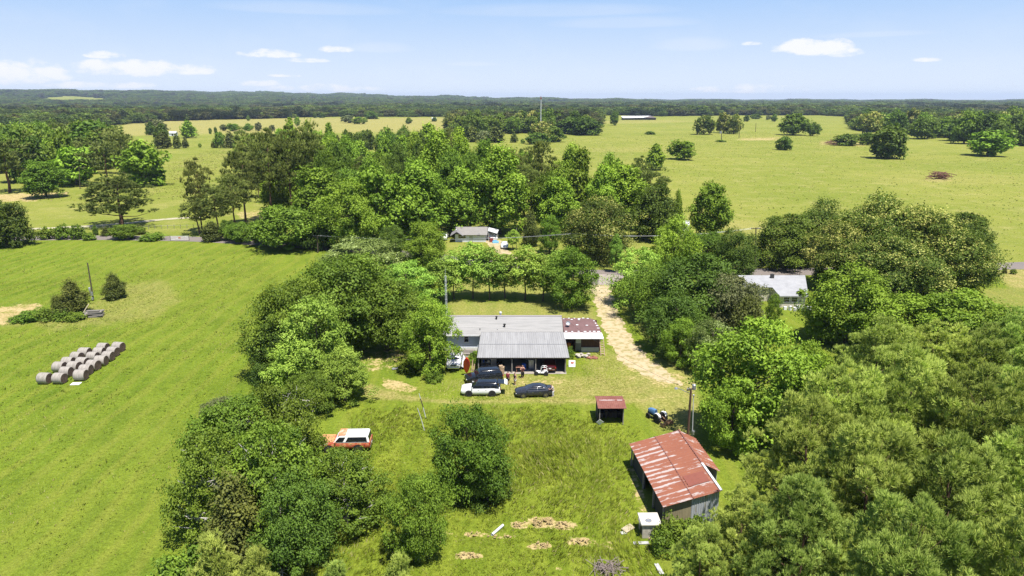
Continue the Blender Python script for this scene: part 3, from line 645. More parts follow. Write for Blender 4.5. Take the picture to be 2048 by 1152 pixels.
def far_woods():
    rng = np.random.default_rng(11); pts = []; d = 560.0
    while d < 13500:
        s = max(14.0, d * .0105); n = int(math.radians(100) * d / s)
        a = np.radians(-50) + (np.arange(n) + rng.uniform(0, 1, n)) * math.radians(100) / n
        dd = d + rng.uniform(-.5, .5, n) * s; pts.append(np.stack([np.sin(a) * dd, np.cos(a) * dd, np.full(n, s)], 1)); d += s * .9
    P = np.concatenate(pts); D = np.hypot(P[:, 0], P[:, 1]); A = np.degrees(np.arctan2(P[:, 0], P[:, 1]))
    z = _hill(D, A); px, py = px_of(P[:, 0], P[:, 1], z); _, py0 = px_of(P[:, 0], P[:, 1], 0 * z)
    keep = py0 < tree_px(px) - rng.uniform(0, .6, len(px))
    for q in OPEN:
        qq = np.array(q); keep &= ~inpoly(px, py, q)
    P = P[keep]; z = z[keep]; D = D[keep]; n = len(P)
    me = bpy.data.meshes.new('far_woods'); me.vertices.add(n)
    hts = rng.uniform(9, 20, n) * np.where(rng.uniform(0, 1, n) < .12, 1.25, 1) + 3.5 * np.sin(P[:, 0] / 190) * np.cos(P[:, 1] / 230)
    me.vertices.foreach_set('co', np.stack([P[:, 0], P[:, 1], z - .3], 1).astype(np.float32).ravel())
    def attr(nm, t, v): a = me.attributes.new(nm, t, 'POINT'); a.data.foreach_set('vector' if t == 'FLOAT_VECTOR' else 'value', v.ravel())
    w = P[:, 2] * rng.uniform(.45, .92, n)
    attr('scl', 'FLOAT_VECTOR', np.stack([w, w, hts], 1).astype(np.float32)); attr('rotz', 'FLOAT', rng.uniform(0, 6.28, n).astype(np.float32))
    # stands of one kind: patches of dark, green, catkin-yellow and pine
    f = np.sin(P[:, 0] / 130 + 2 * np.sin(P[:, 1] / 310)) + np.cos(P[:, 1] / 170 + P[:, 0] / 400) + rng.normal(0, .9, n)
    idx = np.digitize(f, [-1.5, -.2, .8, 1.7])
    idx = np.where(D > 3200, 5 + (idx % 3), idx); attr('idx', 'INT', idx.astype(np.int32))
    me.update()
    o = link_mesh('far_woods', me); tag(o, 'far woodland of mixed trees reaching to the horizon', 'woodland', kind='stuff')
    def norm_mesh(keys, pos, name):
        vs = []; ts = []; mats = []; mi = []
        for (kd, vr), (ox, oy, sc) in zip(keys, pos):
            cm, tm, _, pH, pR = proto(kd, 2, vr); a = np.empty(len(cm.vertices) * 3, np.float32); cm.vertices.foreach_get('co', a); a = a.reshape(-1, 3).copy()
            a[:, :2] = a[:, :2] / pR * sc + np.array([ox, oy]); a[:, 2] = (a[:, 2] / pH) * rng.uniform(.8, 1.0)
            t = np.empty(len(cm.polygons), np.float32); cm.attributes['tone'].data.foreach_get('value', t); vs.append(a); ts.append(t)
            if SHADED_LEAF[kd] not in mats: mats.append(SHADED_LEAF[kd])
            mi.append(np.full(len(t), mats.index(SHADED_LEAF[kd])))
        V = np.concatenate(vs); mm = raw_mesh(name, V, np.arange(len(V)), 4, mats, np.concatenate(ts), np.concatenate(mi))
        return bpy.data.objects.new(name, mm)
    one = [(0, 0, 1.0)]; six = [(.62, .1, .42), (-.55, .3, .45), (.1, -.6, .44), (.15, .62, .4), (-.5, -.5, .4), (.02, .02, .42), (.62, -.55, .36), (-.1, .95, .34), (.85, .6, .33)]
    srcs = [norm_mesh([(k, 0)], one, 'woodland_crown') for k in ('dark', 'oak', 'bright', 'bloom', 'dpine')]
    mixk = ['dark', 'oak', 'bright', 'bloom', 'grey', 'oak', 'dark', 'dpine', 'bright']
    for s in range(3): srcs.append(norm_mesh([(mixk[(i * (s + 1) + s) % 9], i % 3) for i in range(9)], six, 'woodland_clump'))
    ng = bpy.data.node_groups.new('far_woods', 'GeometryNodeTree'); ng.interface.new_socket('Geometry', in_out='INPUT', socket_type='NodeSocketGeometry'); ng.interface.new_socket('Geometry', in_out='OUTPUT', socket_type='NodeSocketGeometry')
    gi = ng.nodes.new('NodeGroupInput'); go = ng.nodes.new('NodeGroupOutput'); jn = ng.nodes.new('GeometryNodeJoinGeometry')
    def nattr(nm, t):
        a = ng.nodes.new('GeometryNodeInputNamedAttribute'); a.data_type = t; a.inputs['Name'].default_value = nm; return a.outputs['Attribute']
    sc = nattr('scl', 'FLOAT_VECTOR'); rz = nattr('rotz', 'FLOAT'); ix = nattr('idx', 'INT'); cb = ng.nodes.new('ShaderNodeCombineXYZ'); ng.links.new(rz, cb.inputs[2])
    mp = ng.nodes.new('GeometryNodeMeshToPoints'); ng.links.new(gi.outputs[0], mp.inputs['Mesh'])
    for k, so_ in enumerate(srcs):
        ob = ng.nodes.new('GeometryNodeObjectInfo'); ob.inputs['Object'].default_value = so_; ob.inputs['As Instance'].default_value = True
        ip = ng.nodes.new('GeometryNodeInstanceOnPoints'); ng.links.new(mp.outputs[0], ip.inputs['Points']); ng.links.new(ob.outputs['Geometry'], ip.inputs['Instance'])
        cmp = ng.nodes.new('FunctionNodeCompare'); cmp.data_type = 'INT'; cmp.operation = 'EQUAL'; ng.links.new(ix, cmp.inputs[2]); cmp.inputs[3].default_value = k
        ng.links.new(cmp.outputs[0], ip.inputs['Selection']); ng.links.new(cb.outputs[0], ip.inputs['Rotation']); ng.links.new(sc, ip.inputs['Scale']); ng.links.new(ip.outputs[0], jn.inputs[0])
    ng.links.new(jn.outputs[0], go.inputs[0])
    md = o.modifiers.new('woodland', 'NODES'); md.node_group = ng
    print('far woods instances', n)
far_woods()

# ------------------------------------------------------------------ tall grass of the unmown meadow
def grass_blades(name, poly, n, hgt, wid, label, seed, m, per=5, strawshare=.08):
    rng = np.random.default_rng(seed); W = np.array([G(*p) for p in poly]); lo, hi = W.min(0), W.max(0)
    P = rng.uniform(lo, hi, (n * 3, 2)); P = P[inpoly(P[:, 0], P[:, 1], [tuple(q) for q in W])][:n]
    soil = zone_values(P[:, 0], P[:, 1], 'soil'); P = P[soil < rng.uniform(.15, .6, len(P))]
    ee = np.zeros(len(P)); jx = rng.normal(0, 3.0, (4, len(P))); jy = rng.normal(0, 3.0, (4, len(P)))
    for k in range(4): ee += inpoly(P[:, 0] + jx[k], P[:, 1] + jy[k], [tuple(q) for q in W])
    P = P[ee > 2.5]
    dens = np.sin(P[:, 0] * .7 + np.sin(P[:, 1] * .5) * 1.5) * np.cos(P[:, 1] * .6 + np.sin(P[:, 0] * .4)) + rng.normal(0, .5, len(P)); P = P[dens > -.75]
    P = np.repeat(P, per, 0); m_ = len(P); P = P + rng.normal(0, .11, (m_, 2))
    fld = np.sin(P[:, 0] * .23 + P[:, 1] * .11) + np.cos(P[:, 1] * .31 - P[:, 0] * .17)
    la = fld * 1.4 + rng.normal(0, .7, m_); h = hgt * rng.uniform(.5, 1.25, m_) * (1 + .25 * fld); ln = h * rng.uniform(.25, 1.0, m_)
    a = rng.uniform(0, 6.28, m_); s = np.stack([np.cos(a), np.sin(a), 0 * a], 1) * (wid * rng.uniform(.6, 1.3, m_))[:, None] / 2
    b = np.concatenate([P, np.full((m_, 1), -.01)], 1); tip = b + np.stack([np.cos(la) * ln, np.sin(la) * ln, h], 1); mid = b + (tip - b) * np.array([.38, .38, .6]) 
    v = np.stack([b - s, b + s, tip + s * .25, mid - s * .2], 1).reshape(-1, 3)
    tone = np.clip(.45 + .22 * np.sin(P[:, 0] * .9 + np.cos(P[:, 1] * .8) * 2) + rng.normal(0, .17, m_), 0, .86); tone = np.where(rng.uniform(0, 1, m_) < strawshare, .97, tone)
    o = link_mesh(name, raw_mesh(name, v, np.arange(4 * m_), 4, [m], tone)); return tag(o, label, 'grass', kind='stuff')
LEAF['grass'] = leaf_mat('grass_blade', (.155, .218, .018), (.320, .385, .042), (.50, .44, .20), .90, trans=.3, up=.8)
grass_blades('meadow_grass', [(690, 806), (760, 820), (830, 809), (900, 822), (960, 808), (1030, 818), (1100, 806), (1180, 822), (1250, 848), (1290, 862), (1262, 890), (1262, 940), (1290, 1060), (1360, 1180), (420, 1180), (560, 1000), (700, 860)], 17000, .30, .05, 'tall unmown grass of the meadow in front of the parked cars', 3, LEAF['grass'], 6)
grass_blades('field_grass', [(-60, 560), (560, 520), (560, 620), (480, 740), (440, 900), (420, 1180), (-80, 1180)], 30000, .13, .07, 'short grass tufts of the hay field', 4, LEAF['grass'], 3, .04)
LEAF['weed'] = leaf_mat('weed_blade', (.070, .105, .012), (.190, .215, .030), (.36, .29, .12), .80, trans=.2, up=.7)
grass_blades('pasture_tussocks', [(930, 296), (1190, 276), (1400, 262), (1700, 268), (1760, 300), (2048, 318), (2200, 330), (2200, 505), (2048, 520), (1980, 528), (1480, 530), (1440, 470), (1360, 380), (1200, 330), (930, 330)], 9000, .30, .55, 'low tussocks and dung-green tufts speckling the big pasture', 18, LEAF['weed'], 2, .25)
grass_blades('pasture_tussocks', [(-60, 405), (380, 400), (480, 300), (420, 300), (330, 330), (330, 375), (140, 395)], 2500, .30, .5, 'low tussocks speckling the left pasture beyond the road', 19, LEAF['weed'], 2, .3)
grass_blades('field_weeds', [(-60, 500), (560, 500), (560, 600), (480, 740), (430, 900), (400, 1180), (-80, 1180)], 2600, .20, .12, 'darker weeds dotted over the hay field', 20, LEAF['weed'], 4, .12)
grass_blades('driveway_grass', [(1203, 566), (1208, 566), (1216, 610), (1238, 660), (1262, 700), (1300, 735), (1290, 738), (1250, 700), (1226, 660), (1206, 610)], 1500, .13, .06, 'thin grass strip along the middle of the tan driveway', 16, LEAF['grass'], 4, .3)
grass_blades('yard_grass', [(1140, 700), (1220, 700), (1300, 790), (1260, 812), (690, 808), (760, 775), (880, 755), (1140, 765)], 9000, .14, .05, 'rough grass round the house and cars', 6, LEAF['grass'], 4, .25)
# ------------------------------------------------------------------ trees read off the photograph: kind, foot (px, py), top py, width px, label
def TT(rows, group=None):
    for r in rows: T(r[0], r[1], r[2], r[3], r[4], r[5], r[6] if len(r) > 6 else group)
# --- near thicket, bottom left
TT([('oak', 490, 985, 800, 200, 'sprawling tree with bare grey limbs, uppermost of the thicket by the hay field'),
    ('gnarly', 578, 960, 765, 165, 'tree with grey twigs at the top of the thicket, behind the rusty red truck'),
    ('gnarly', 695, 1045, 905, 160, 'low spreading tree whose branches reach over the red and white truck'),
    ('gnarly', 440, 1065, 870, 170, 'bushy tree on the hay field edge of the thicket with dead branches sticking out'),
    ('gnarly', 565, 1075, 850, 190, 'wide tangled tree in the middle of the near thicket'),
    ('cedar', 480, 1130, 960, 150, 'dark cedar at the foot of the thicket beside the hay field'),
    ('dark', 600, 1130, 960, 150, 'dark green tree at the lower side of the thicket above the fallen limb'),
    ('grey', 445, 860, 795, 70, 'small sparse twiggy tree poking from the top left of the thicket'),
    ('oak', 626, 822, 745, 95, 'round green tree between the thicket and the pale chestnut-like tree'),
    ('ypine', 440, 1195, 1075, 110, 'young bright pine at the bottom edge under the thicket'),
    ('ypine', 520, 1215, 1100, 90, 'small young pine beside the fallen dead limb'),
    ('shrub', 345, 1180, 1118, 90, 'low dark shrub at the bottom edge of the hay field'),
    ('shrub', 400, 1150, 1090, 80, 'leafy shrub between the hay field and the young pines'),
    ('ypine', 675, 1215, 1125, 85, 'young pine tip at the bottom edge below the shaded meadow'),
    ('ypine', 800, 1210, 1112, 80, 'young pine tip at the bottom edge next to the dark meadow tree')])
# --- meadow trees
TT([('oak', 940, 1000, 814, 145, 'round green tree standing alone in the tall meadow grass below the white SUV'),
    ('dark', 975, 1000, 905, 95, 'low leafy tree touching the right side of the round meadow tree'),
    ('oak', 838, 1118, 942, 112, 'dark narrow tree with a leaning crown at the lower edge of the meadow')])
# --- big group left of the house
TT([('oak', 590, 735, 560, 175, 'broad dark green tree on the left flank of the big group beside the hay field'),
    ('oak', 690, 700, 508, 215, 'huge domed green tree at the top of the group left of the house'),
    ('oak', 775, 700, 560, 150, 'green domed tree between the huge tree and the house'),
    ('dark', 560, 760, 650, 110, 'dark low tree at the hay field edge of the big group'),
    ('lime', 640, 770, 588, 140, 'tall pale lime green tree with layered foliage in front of the dark group'),
    ('lime', 590, 790, 685, 110, 'lower lime green tree on the left under the tall pale one'),
    ('lime', 690, 800, 700, 110, 'lower lime green tree on the right under the tall pale one'),
    ('pale', 725, 560, 476, 150, 'whitish blossoming tree behind the huge domed tree'),
    ('lime', 815, 620, 522, 115, 'bright flat-layered tree left of the lattice mast'),
    ('bright', 850, 690, 600, 90, 'bright green tree behind the tree at the house corner'),
    ('bright', 862, 745, 610, 100, 'slender leafy tree standing at the left corner of the grey-roofed house'),
    ('tall', 851, 545, 440, 78, 'narrow bright tree left of the far cottage'),
    ('shrub', 950, 728, 703, 24, 'green shrub behind the red kayak'),
    ('shrub', 1138, 715, 694, 22, 'dark round shrub at the corner between the carport and the annex'),
    ('shrub', 820, 745, 722, 40, 'low weeds under the tree at the house corner'),
    ('shrub', 868, 762, 742, 34, 'weeds beside the white pickup truck')])
# --- row of young trees behind the house
for i, (bx, by, ty, w) in enumerate([(880, 602, 520, 56), (908, 598, 505, 46), (946, 597, 482, 52), (979, 600, 498, 50), (1010, 596, 506, 50), (1050, 600, 494, 56), (1086, 602, 512, 50), (1114, 601, 505, 56)]):
    T('young', bx, by, ty, w * 1.28, 'young bright tree in the row behind the house, number %d from the mast end' % (i + 1) if 0 else
      'young tree in the row behind the house, %s from the lattice mast' % ('first second third fourth fifth sixth seventh eighth'.split()[i]), 'row of young trees behind the house')
TT([('bright', 1145, 615, 502, 96, 'largest tree at the driveway end of the row behind the house')])
# --- right of the driveway
TT([('lime', 1275, 610, 492, 110, 'bright tree leaning over the far end of the tan driveway'),
    ('dark', 1390, 655, 510, 190, 'massive dark green tree right of the driveway'),
    ('oak', 1310, 640, 530, 110, 'dark green tree between the bright leaning tree and the massive one'),
    ('dark', 1345, 700, 580, 120, 'shaded dark tree overhanging the middle of the driveway'),
    ('bright', 1345, 560, 440, 90, 'bright green tree beside the pond glint beyond the road'),
    ('bloom', 1345, 545, 468, 60, 'small olive brown tree beyond the road among bright ones'),
    ('dark', 1465, 560, 462, 90, 'dark tree on the roadside left of the white-roofed cottage'),
    ('oak', 1410, 545, 465, 110, 'green tree on the far roadside behind the massive dark tree'),
    ('tall', 1420, 478, 362, 74, 'tall isolated bright tree rising above the road edge against the field'),
    ('grey', 1465, 680, 555, 110, 'greyish green tree touching the left end of the white roof'),
    ('cedar', 1490, 705, 600, 85, 'olive brown cedar below the white-roofed cottage'),
    ('pale', 1420, 745, 640, 90, 'greyish blossoming tree on the right edge of the driveway'),
    ('bright', 1360, 730, 640, 70, 'bright low tree on the driveway edge under the dark trees'),
    ('bright', 1545, 650, 590, 32, 'slim bright sapling in front of the white-roofed cottage'),
    ('bright', 1500, 880, 648, 215, 'broad light green feathery tree behind the utility pole'),
    ('bright', 1600, 850, 690, 110, 'light green tree between the feathery tree and the pines'),
    ('bright', 1460, 900, 760, 100, 'light green tree overhanging the shaded track beside the utility pole'),
    ('bright', 1690, 690, 540, 150, 'bright leafy tree covering the right end of the white-roofed cottage'),
    ('bright', 1640, 680, 600, 70, 'small bright tree by the porch of the white-roofed cottage'),
    ('dark', 1570, 532, 428, 125, 'dark oak on the roadside beyond the white-roofed cottage'),
    ('bloom', 1640, 520, 405, 105, 'catkin-covered oak behind the dark roadside oak'),
    ('bloom', 1668, 575, 448, 125, 'yellowish oak at the left end of the big oak clump'),
    ('bloom', 1750, 570, 402, 160, 'highest oak of the big olive-coloured clump'),
    ('bloom', 1830, 585, 415, 170, 'broad oak in the centre right of the olive-coloured clump'),
    ('bloom', 1770, 610, 480, 170, 'front oak of the olive-coloured clump above the bright tree'),
    ('bloom', 1895, 600, 470, 150, 'oak at the right end of the olive-coloured clump'),
    ('dark', 1915, 560, 425, 110, 'dark tree behind the right end of the oak clump'),
    ('dark', 1500, 520, 500, 50, 'dark shrubby tree at the verge left of the dark roadside oak'),
    ('bright', 1800, 720, 600, 160, 'deep green tree in the hedge above the back pines'),
    ('bright', 1900, 730, 585, 190, 'deep green domed tree in the hedge below the oak clump'),
    ('bright', 1990, 760, 620, 150, 'deep green tree at the right end of the hedge')])
# --- near pines
PL = 'tall pine of the grove right of the rusty barn, '
TT([('pine', 1590, 1130, 800, 210, 'pine at the barn side of the grove, reaching towards the roof corner'),
    ('pine', 1650, 1080, 735, 210, 'pine next to the light green tree, second along the upper edge of the grove'),
    ('pine', 1770, 1060, 700, 240, 'highest rounded pine crown in the middle of the grove'),
    ('pine', 1905, 1110, 745, 230, 'silvery green pine right of the highest crown'),
    ('pine', 1700, 1230, 850, 260, 'broad pine crown in the lower middle of the grove'),
    ('pine', 1850, 1270, 880, 270, 'broad pine crown filling the lower right of the grove'),
    ('pine', 2010, 1230, 860, 250, 'pine crown cut off by the right edge of the photo, low down'),
    ('pine', 1475, 1230, 985, 170, 'pine in the foreground just below the concrete box'),
    ('pine', 1570, 1290, 960, 220, 'foreground pine between the barn-side pine and the bottom edge'),
    ('pine', 1390, 1260, 1050, 130, 'lowest pine crown at the bottom edge under the concrete box'),
    ('pine', 1980, 1500, 1000, 330, 'pine crown in the bottom right corner'),
    ('pine', 1770, 1450, 1010, 300, 'pine crown at the bottom edge under the broad crowns'),
    ('pine', 1740, 880, 640, 170, 'darker pine behind the grove, nearest the cottage yard'),
    ('pine', 1840, 880, 650, 170, 'darker pine behind the highest crown of the grove'),
    ('pine', 1940, 890, 660, 170, 'darker pine behind the silvery green pine'),
    ('pine', 2030, 960, 690, 170, 'darker pine on the right edge behind the grove'),
    ('pine', 1990, 880, 625, 150, 'dark pine behind the deep green hedge trees'),
    ('dark', 2025, 1000, 760, 120, 'dark leafy tree between the pines on the right edge'),
    ('shrub', 1340, 1085, 1035, 60, 'bright shrub against the front wall of the rusty barn'),
    ('shrub', 1388, 1085, 1032, 55, 'leafy shrub under the tin wall of the rusty barn'),
    ('shrub', 1325, 1105, 1062, 50, 'small shrub right of the concrete box')])
# --- along the road, left
TT([('dark', 15, 492, 400, 88, 'dark round tree at the left edge of the photo beside the road'),
    
    ('lpine', 243, 452, 350, 134, 'lone spreading pine on the verge of the far field'),
    ('shrub', 95, 478, 455, 28, 'leafy bush on the roadside, first from the left'),
    ('shrub', 128, 478, 449, 30, 'leafy bush on the roadside, second from the left'),
    ('shrub', 156, 478, 450, 26, 'leafy bush on the roadside, third from the left'),
    ('dcone', 192, 470, 450, 12, 'tiny dark cedar by the roadside'),
    ('cedar', 212, 472, 456, 18, 'small dark bush left of the lone pine'),
    ('oak', 250, 478, 448, 50, 'green thicket under the lone pine'),
    ('cedar', 282, 468, 452, 26, 'dark bush right of the foot of the lone pine'),
    ('shrub', 180, 480, 465, 24, 'low bush on the roadside left of the tiny cedar'),
    ('shrub', 305, 480, 466, 44, 'low green growth on the roadside right of the lone pine')])
# --- centre wood, left pine stand
TT([('dpine', 405, 465, 320, 52, 'slim tall pine at the left end of the centre wood'),
    ('dpine', 400, 470, 395, 60, 'lower pine under the slim tall one'),
    ('dpine', 440, 470, 375, 70, 'pine beside the slim tall one'),
    ('dpine', 470, 462, 345, 70, 'pine in the second rank of the left stand'),
    ('dpine', 492, 450, 300, 80, 'dark tall pine left of the bare red ground'),
    ('dpine', 545, 442, 262, 76, 'tall bare-stemmed pine of the stand, left one'),
    ('dpine', 585, 440, 258, 76, 'tall bare-stemmed pine of the stand, middle one'),
    ('dpine', 625, 438, 252, 80, 'tall bare-stemmed pine of the stand, right one'),
    ('cedar', 425, 482, 445, 44, 'dark bush at the feet of the left pines'),
    ('oak', 480, 485, 445, 50, 'green bush at the feet of the pine stand'),
    ('dark', 455, 480, 440, 34, 'dark bush between the left pines'),
    ('oak', 575, 497, 410, 125, 'wide low tree at the field corner of the centre wood'),
    ('oak', 528, 490, 440, 60, 'low tree left of the wide one at the field corner'),
    ('dark', 640, 495, 430, 70, 'shaded tree right of the wide low one'),
    ('bright', 700, 500, 370, 115, 'bright tree at the front of the centre wood, above the whitish one'),
    ('tall', 640, 470, 330, 95, 'tall tree behind the shaded one in centre wood'),
    ('bright', 760, 490, 330, 130, 'big bright tree in the middle of the centre wood'),
    ('tall', 840, 480, 335, 110, 'tall bright tree right of the big one in centre wood'),
    ('tall', 880, 440, 265, 84, 'highest bright crown of the centre wood against the green field'),
    ('dark', 790, 520, 450, 60, 'small dark tree behind the bright flat-layered one'),
    ('tall', 925, 470, 340, 80, 'tree behind the far cottage, left'),
    ('tall', 1000, 468, 298, 105, 'very tall leafy tree behind the far cottage'),
    ('dpine', 1078, 440, 280, 66, 'tall pine with a see-through crown right of the very tall tree'),
    ('dpine', 1050, 460, 330, 70, 'pine in the shade of the very tall tree'),
    ('tall', 1110, 470, 350, 80, 'green tree between the tall pine and the pointed one'),
    ('cone', 1160, 450, 298, 74, 'pointed tree standing out of the centre wood'),
    ('tall', 1205, 460, 335, 70, 'green tree right of the pointed one'),
    ('tall', 1245, 455, 325, 100, 'double-crowned green tree near the right end of the centre wood'),
    ('dpine', 1298, 450, 338, 74, 'dark pine at the right end of the centre wood'),
    ('dark', 1310, 480, 375, 90, 'dark tree at the right end of the centre wood above the olive oak'),
    ('cone', 1352, 470, 380, 26, 'slender green tree at the very right end of the centre wood'),
    ('bloom', 1195, 520, 397, 138, 'large round olive oak on the lawn beyond the road'),
    ('bright', 1100, 508, 432, 46, 'small tree with a round shadow on the far lawn'),
    ('cedar', 1062, 492, 425, 40, 'dark small tree at the back of the far lawn'),
    ('young', 1026, 500, 458, 26, 'spindly sapling beside the parked silver car'),
    ('young', 1230, 545, 470, 24, 'thin tree on the verge right of the olive oak')])
n1 = wood([(640, 460), (900, 470), (1340, 470), (1330, 420), (1200, 390), (1100, 370), (1000, 365), (930, 330), (640, 310), (480, 330), (520, 420)], 78, ['tall', 'bright', 'oak', 'dark', 'dpine', 'tall', 'dpine'], (15, 23), (3.5, 5.5), 8,
     {'tall': 'tall leafy tree in centre wood', 'bright': 'bright crowned tree in centre wood', 'oak': 'rounded green tree in centre wood', 'dark': 'dark crowned tree in centre wood', 'dpine': 'dark pine in centre wood'}, 'trees of the centre wood', 21)
n2 = wood([(690, 330), (920, 340), (900, 300), (800, 292), (640, 300)], 20, ['dpine', 'dark', 'dpine', 'oak'], (13, 18), (4, 6), 9,
     {'dpine': 'dark pine beyond the centre wood', 'oak': 'green tree beyond the centre wood', 'dark': 'dark leafy tree beyond the centre wood'}, 'trees behind the centre wood', 22)
# --- left wood
TT([('tall', 92, 395, 320, 70, 'bright multi-stemmed tree at the edge of the orange bare ground'),
    ('bright', 292, 372, 285, 78, 'bright round tree at the right end of the left wood'),
    ('dpine', 215, 372, 285, 70, 'brownish dark pine in the front of the left wood'),
    ('dpine', 20, 385, 280, 90, 'dark pine at the left edge in the front of the left wood'),
    ('bright', 155, 370, 290, 80, 'bright tree in the front middle of the left wood'),
    ('dark', 195, 330, 245, 110, 'dark domed trees at the top of the left wood')])
n3 = wood([(-10, 385), (40, 385), (110, 366), (300, 362), (310, 345), (250, 310), (100, 290), (-10, 290)], 46, ['dpine', 'oak', 'dark', 'bright', 'dpine', 'oak'], (15, 22), (5.5, 8.5), 9,
     {'dpine': 'dark pine in left wood', 'oak': 'green tree in the left wood', 'dark': 'dark green tree in the left wood', 'bright': 'brighter tree in the left wood'}, 'trees of the left wood', 23)
# --- shelter clump with the small white shed
TT([('cone', 378, 276, 240, 30, 'pointed green tree right of the tiny white shed'), ('dark', 325, 290, 248, 30, 'dark tree left of the tiny white shed'), ('dark', 302, 270, 244, 18, 'small green tree at the left of the shed clump'),
    ('grey', 318, 268, 240, 30, 'greyish tree behind the tiny white shed'), ('cedar', 355, 297, 268, 16, 'dark cedar in front of the tiny white shed'), ('cedar', 371, 296, 276, 14, 'small cedar in front of the pointed green tree'),
    ('cedar', 328, 297, 266, 30, 'dark low tree in front of the shed clump'), ('cedar', 430, 296, 278, 14, 'round cedar in the far fence line, left one'), ('bright', 441, 296, 262, 18, 'light tree in the far fence line'),
    ('cedar', 461, 296, 266, 24, 'dark cedar in the far fence line, middle one'), ('cedar', 489, 296, 276, 20, 'round cedar in the far fence line, right one'), ('bright', 400, 295, 286, 6, 'tiny bush in the far fence line')])
for k, bx, by, ty, w, lab in [('grey', 447, 262, 248, 12, 'first of the thin line of trees across the pale field'), ('bright', 466, 262, 247, 24, 'widest pale tree in the thin line across the pale field'), ('oak', 496, 262, 248, 18, 'rounded tree in the middle of the line across the pale field'),
        ('grey', 517, 262, 245, 12, 'upright bare-looking tree in the line across the pale field'), ('dark', 421, 268, 256, 6, 'tiny dark bush left of the line across the pale field'), ('dark', 432, 268, 254, 6, 'tiny dark bush second left of the line across the pale field'),
        ('grey', 545, 262, 250, 10, 'last tree right in the line across the pale field'), ('bright', 595, 252, 233, 10, 'solitary thin tree in the middle of the pale field'), ('oak', 497, 242, 232, 6, 'tiny tree at the back edge of the pale field'),
        ('grey', 696, 246, 231, 22, 'greyish tree left of the bright round bush on the pale field'), ('bright', 719, 248, 233, 24, 'bright round bush on the pale field'), ('dark', 743, 238, 222, 24, 'large dark tree behind the bright round bush'),
        ('oak', 817, 248, 236, 13, 'round bush at the right of the pale field'), ('dark', 869, 243, 234, 10, 'small dark tree nearest the right end of the pale field'), ('dark', 645, 236, 226, 10, 'dark cedar at the back of the pale field, right of its twin'), ('dark', 630, 236, 228, 8, 'smaller twin cedar at the back of the pale field')]:
    T(k, bx, by, ty, w, lab, 'scattered trees of the pale field')
# --- far tree line in the middle
TT([('bloom', 1080, 285, 246, 38, 'catkin-covered oak at the foot of the distant mast'), ('dark', 1075, 288, 265, 40, 'dark bushes under the catkin-covered oak'), ('dark', 1105, 284, 252, 40, 'dark tree right of the catkin-covered oak'),
    ('cedar', 1028, 285, 265, 16, 'round dark cedar standing before the far tree line'), ('shrub', 1046, 287, 279, 10, 'low bush between the round cedar and the catkin oak'),
    ('dark', 1170, 270, 235, 60, 'big dark tree at the right end of the far tree line'), ('dark', 1140, 268, 235, 50, 'dark tree second from the right end of the far tree line'),
    ('cedar', 945, 284, 255, 30, 'dark cedar at the front of the far tree line, left'), ('cedar', 990, 285, 255, 36, 'dark spreading tree at the front of the far tree line'), ('grey', 967, 286, 262, 26, 'purplish grey tree in far tree line')])
n4 = wood([(925, 284), (1030, 272), (1185, 268), (1190, 256), (1050, 258), (905, 262), (905, 275)], 26, ['dark', 'oak', 'oak', 'bloom', 'dark'], (15, 23), (6, 10), 12,
     {'dark': 'dark tree in far tree line', 'oak': 'green tree in far tree line', 'cedar': 'dark cedar in far tree line', 'bloom': 'olive tree in far tree line'}, 'trees of the far tree line', 24)
# --- big pasture on the right
TT([('cone', 1310, 340, 287, 38, 'pointed dense tree at the near edge of the pasture'), ('bright', 1362, 319, 281, 50, 'round bushy tree next to the pointed one in the pasture'), ('dark', 1568, 300, 273, 30, 'small dark round tree alone in the pasture'),
    ('bloom', 1407, 269, 230, 40, 'ragged oak left of the paired oaks on the pasture'), ('bloom', 1447, 266, 228, 30, 'left one of the paired oaks on the pasture'), ('bloom', 1467, 268, 228, 28, 'right one of the paired oaks on the pasture'),
    ('oak', 1587, 270, 228, 54, 'wide spreading oak on the pasture beyond the pale bare patch'), ('oak', 1625, 272, 246, 23, 'small oak beside the wide spreading one'), ('dark', 1776, 317, 250, 66, 'large dark tree standing clear of the right wood'),
    ('bright', 1975, 312, 262, 70, 'lopsided tree at the foot of the right wood'), ('dark', 1692, 291, 268, 44, 'dark thicket beside the brush heap'), ('dark', 1735, 290, 266, 34, 'dark thicket between the brush heap and the large dark tree'), ('oak', 1229, 251, 224, 16, 'small oak left of the distant long barn'),
    ('dark', 1493, 243, 230, 10, 'little tree far up the pasture, left'), ('oak', 1548, 244, 228, 11, 'little tree far up the pasture, right'), ('grey', 1536, 240, 231, 9, 'faint little tree far up the pasture'), ('dark', 1511, 238, 228, 18, 'dark bush far up the pasture'),
    ('shrub', 1300, 269, 263, 18, 'brown bush lying low on the pasture'), ('shrub', 1442, 284, 280, 18, 'low brush round the foot of the pasture pole'), ('cedar', 2009, 547, 535, 10, 'small dark bush on the right verge'), ('shrub', 2026, 548, 538, 12, 'second small bush on the right verge')])
n5 = wood([(1712, 272), (1780, 276), (1900, 290), (2064, 304), (2064, 258), (1730, 256)], 40, ['dark', 'bright', 'oak', 'dark', 'oak', 'bloom'], (17, 25), (7, 11), 12,
     {'dark': 'dark tree of the right wood', 'bright': 'bright tree of the right wood', 'oak': 'green tree of the right wood', 'bloom': 'catkin-yellow tree of the right wood'}, 'trees of the right wood', 25)
name_woods()
print('trees', len(TREES), n1, n2, n3, n4, n5)
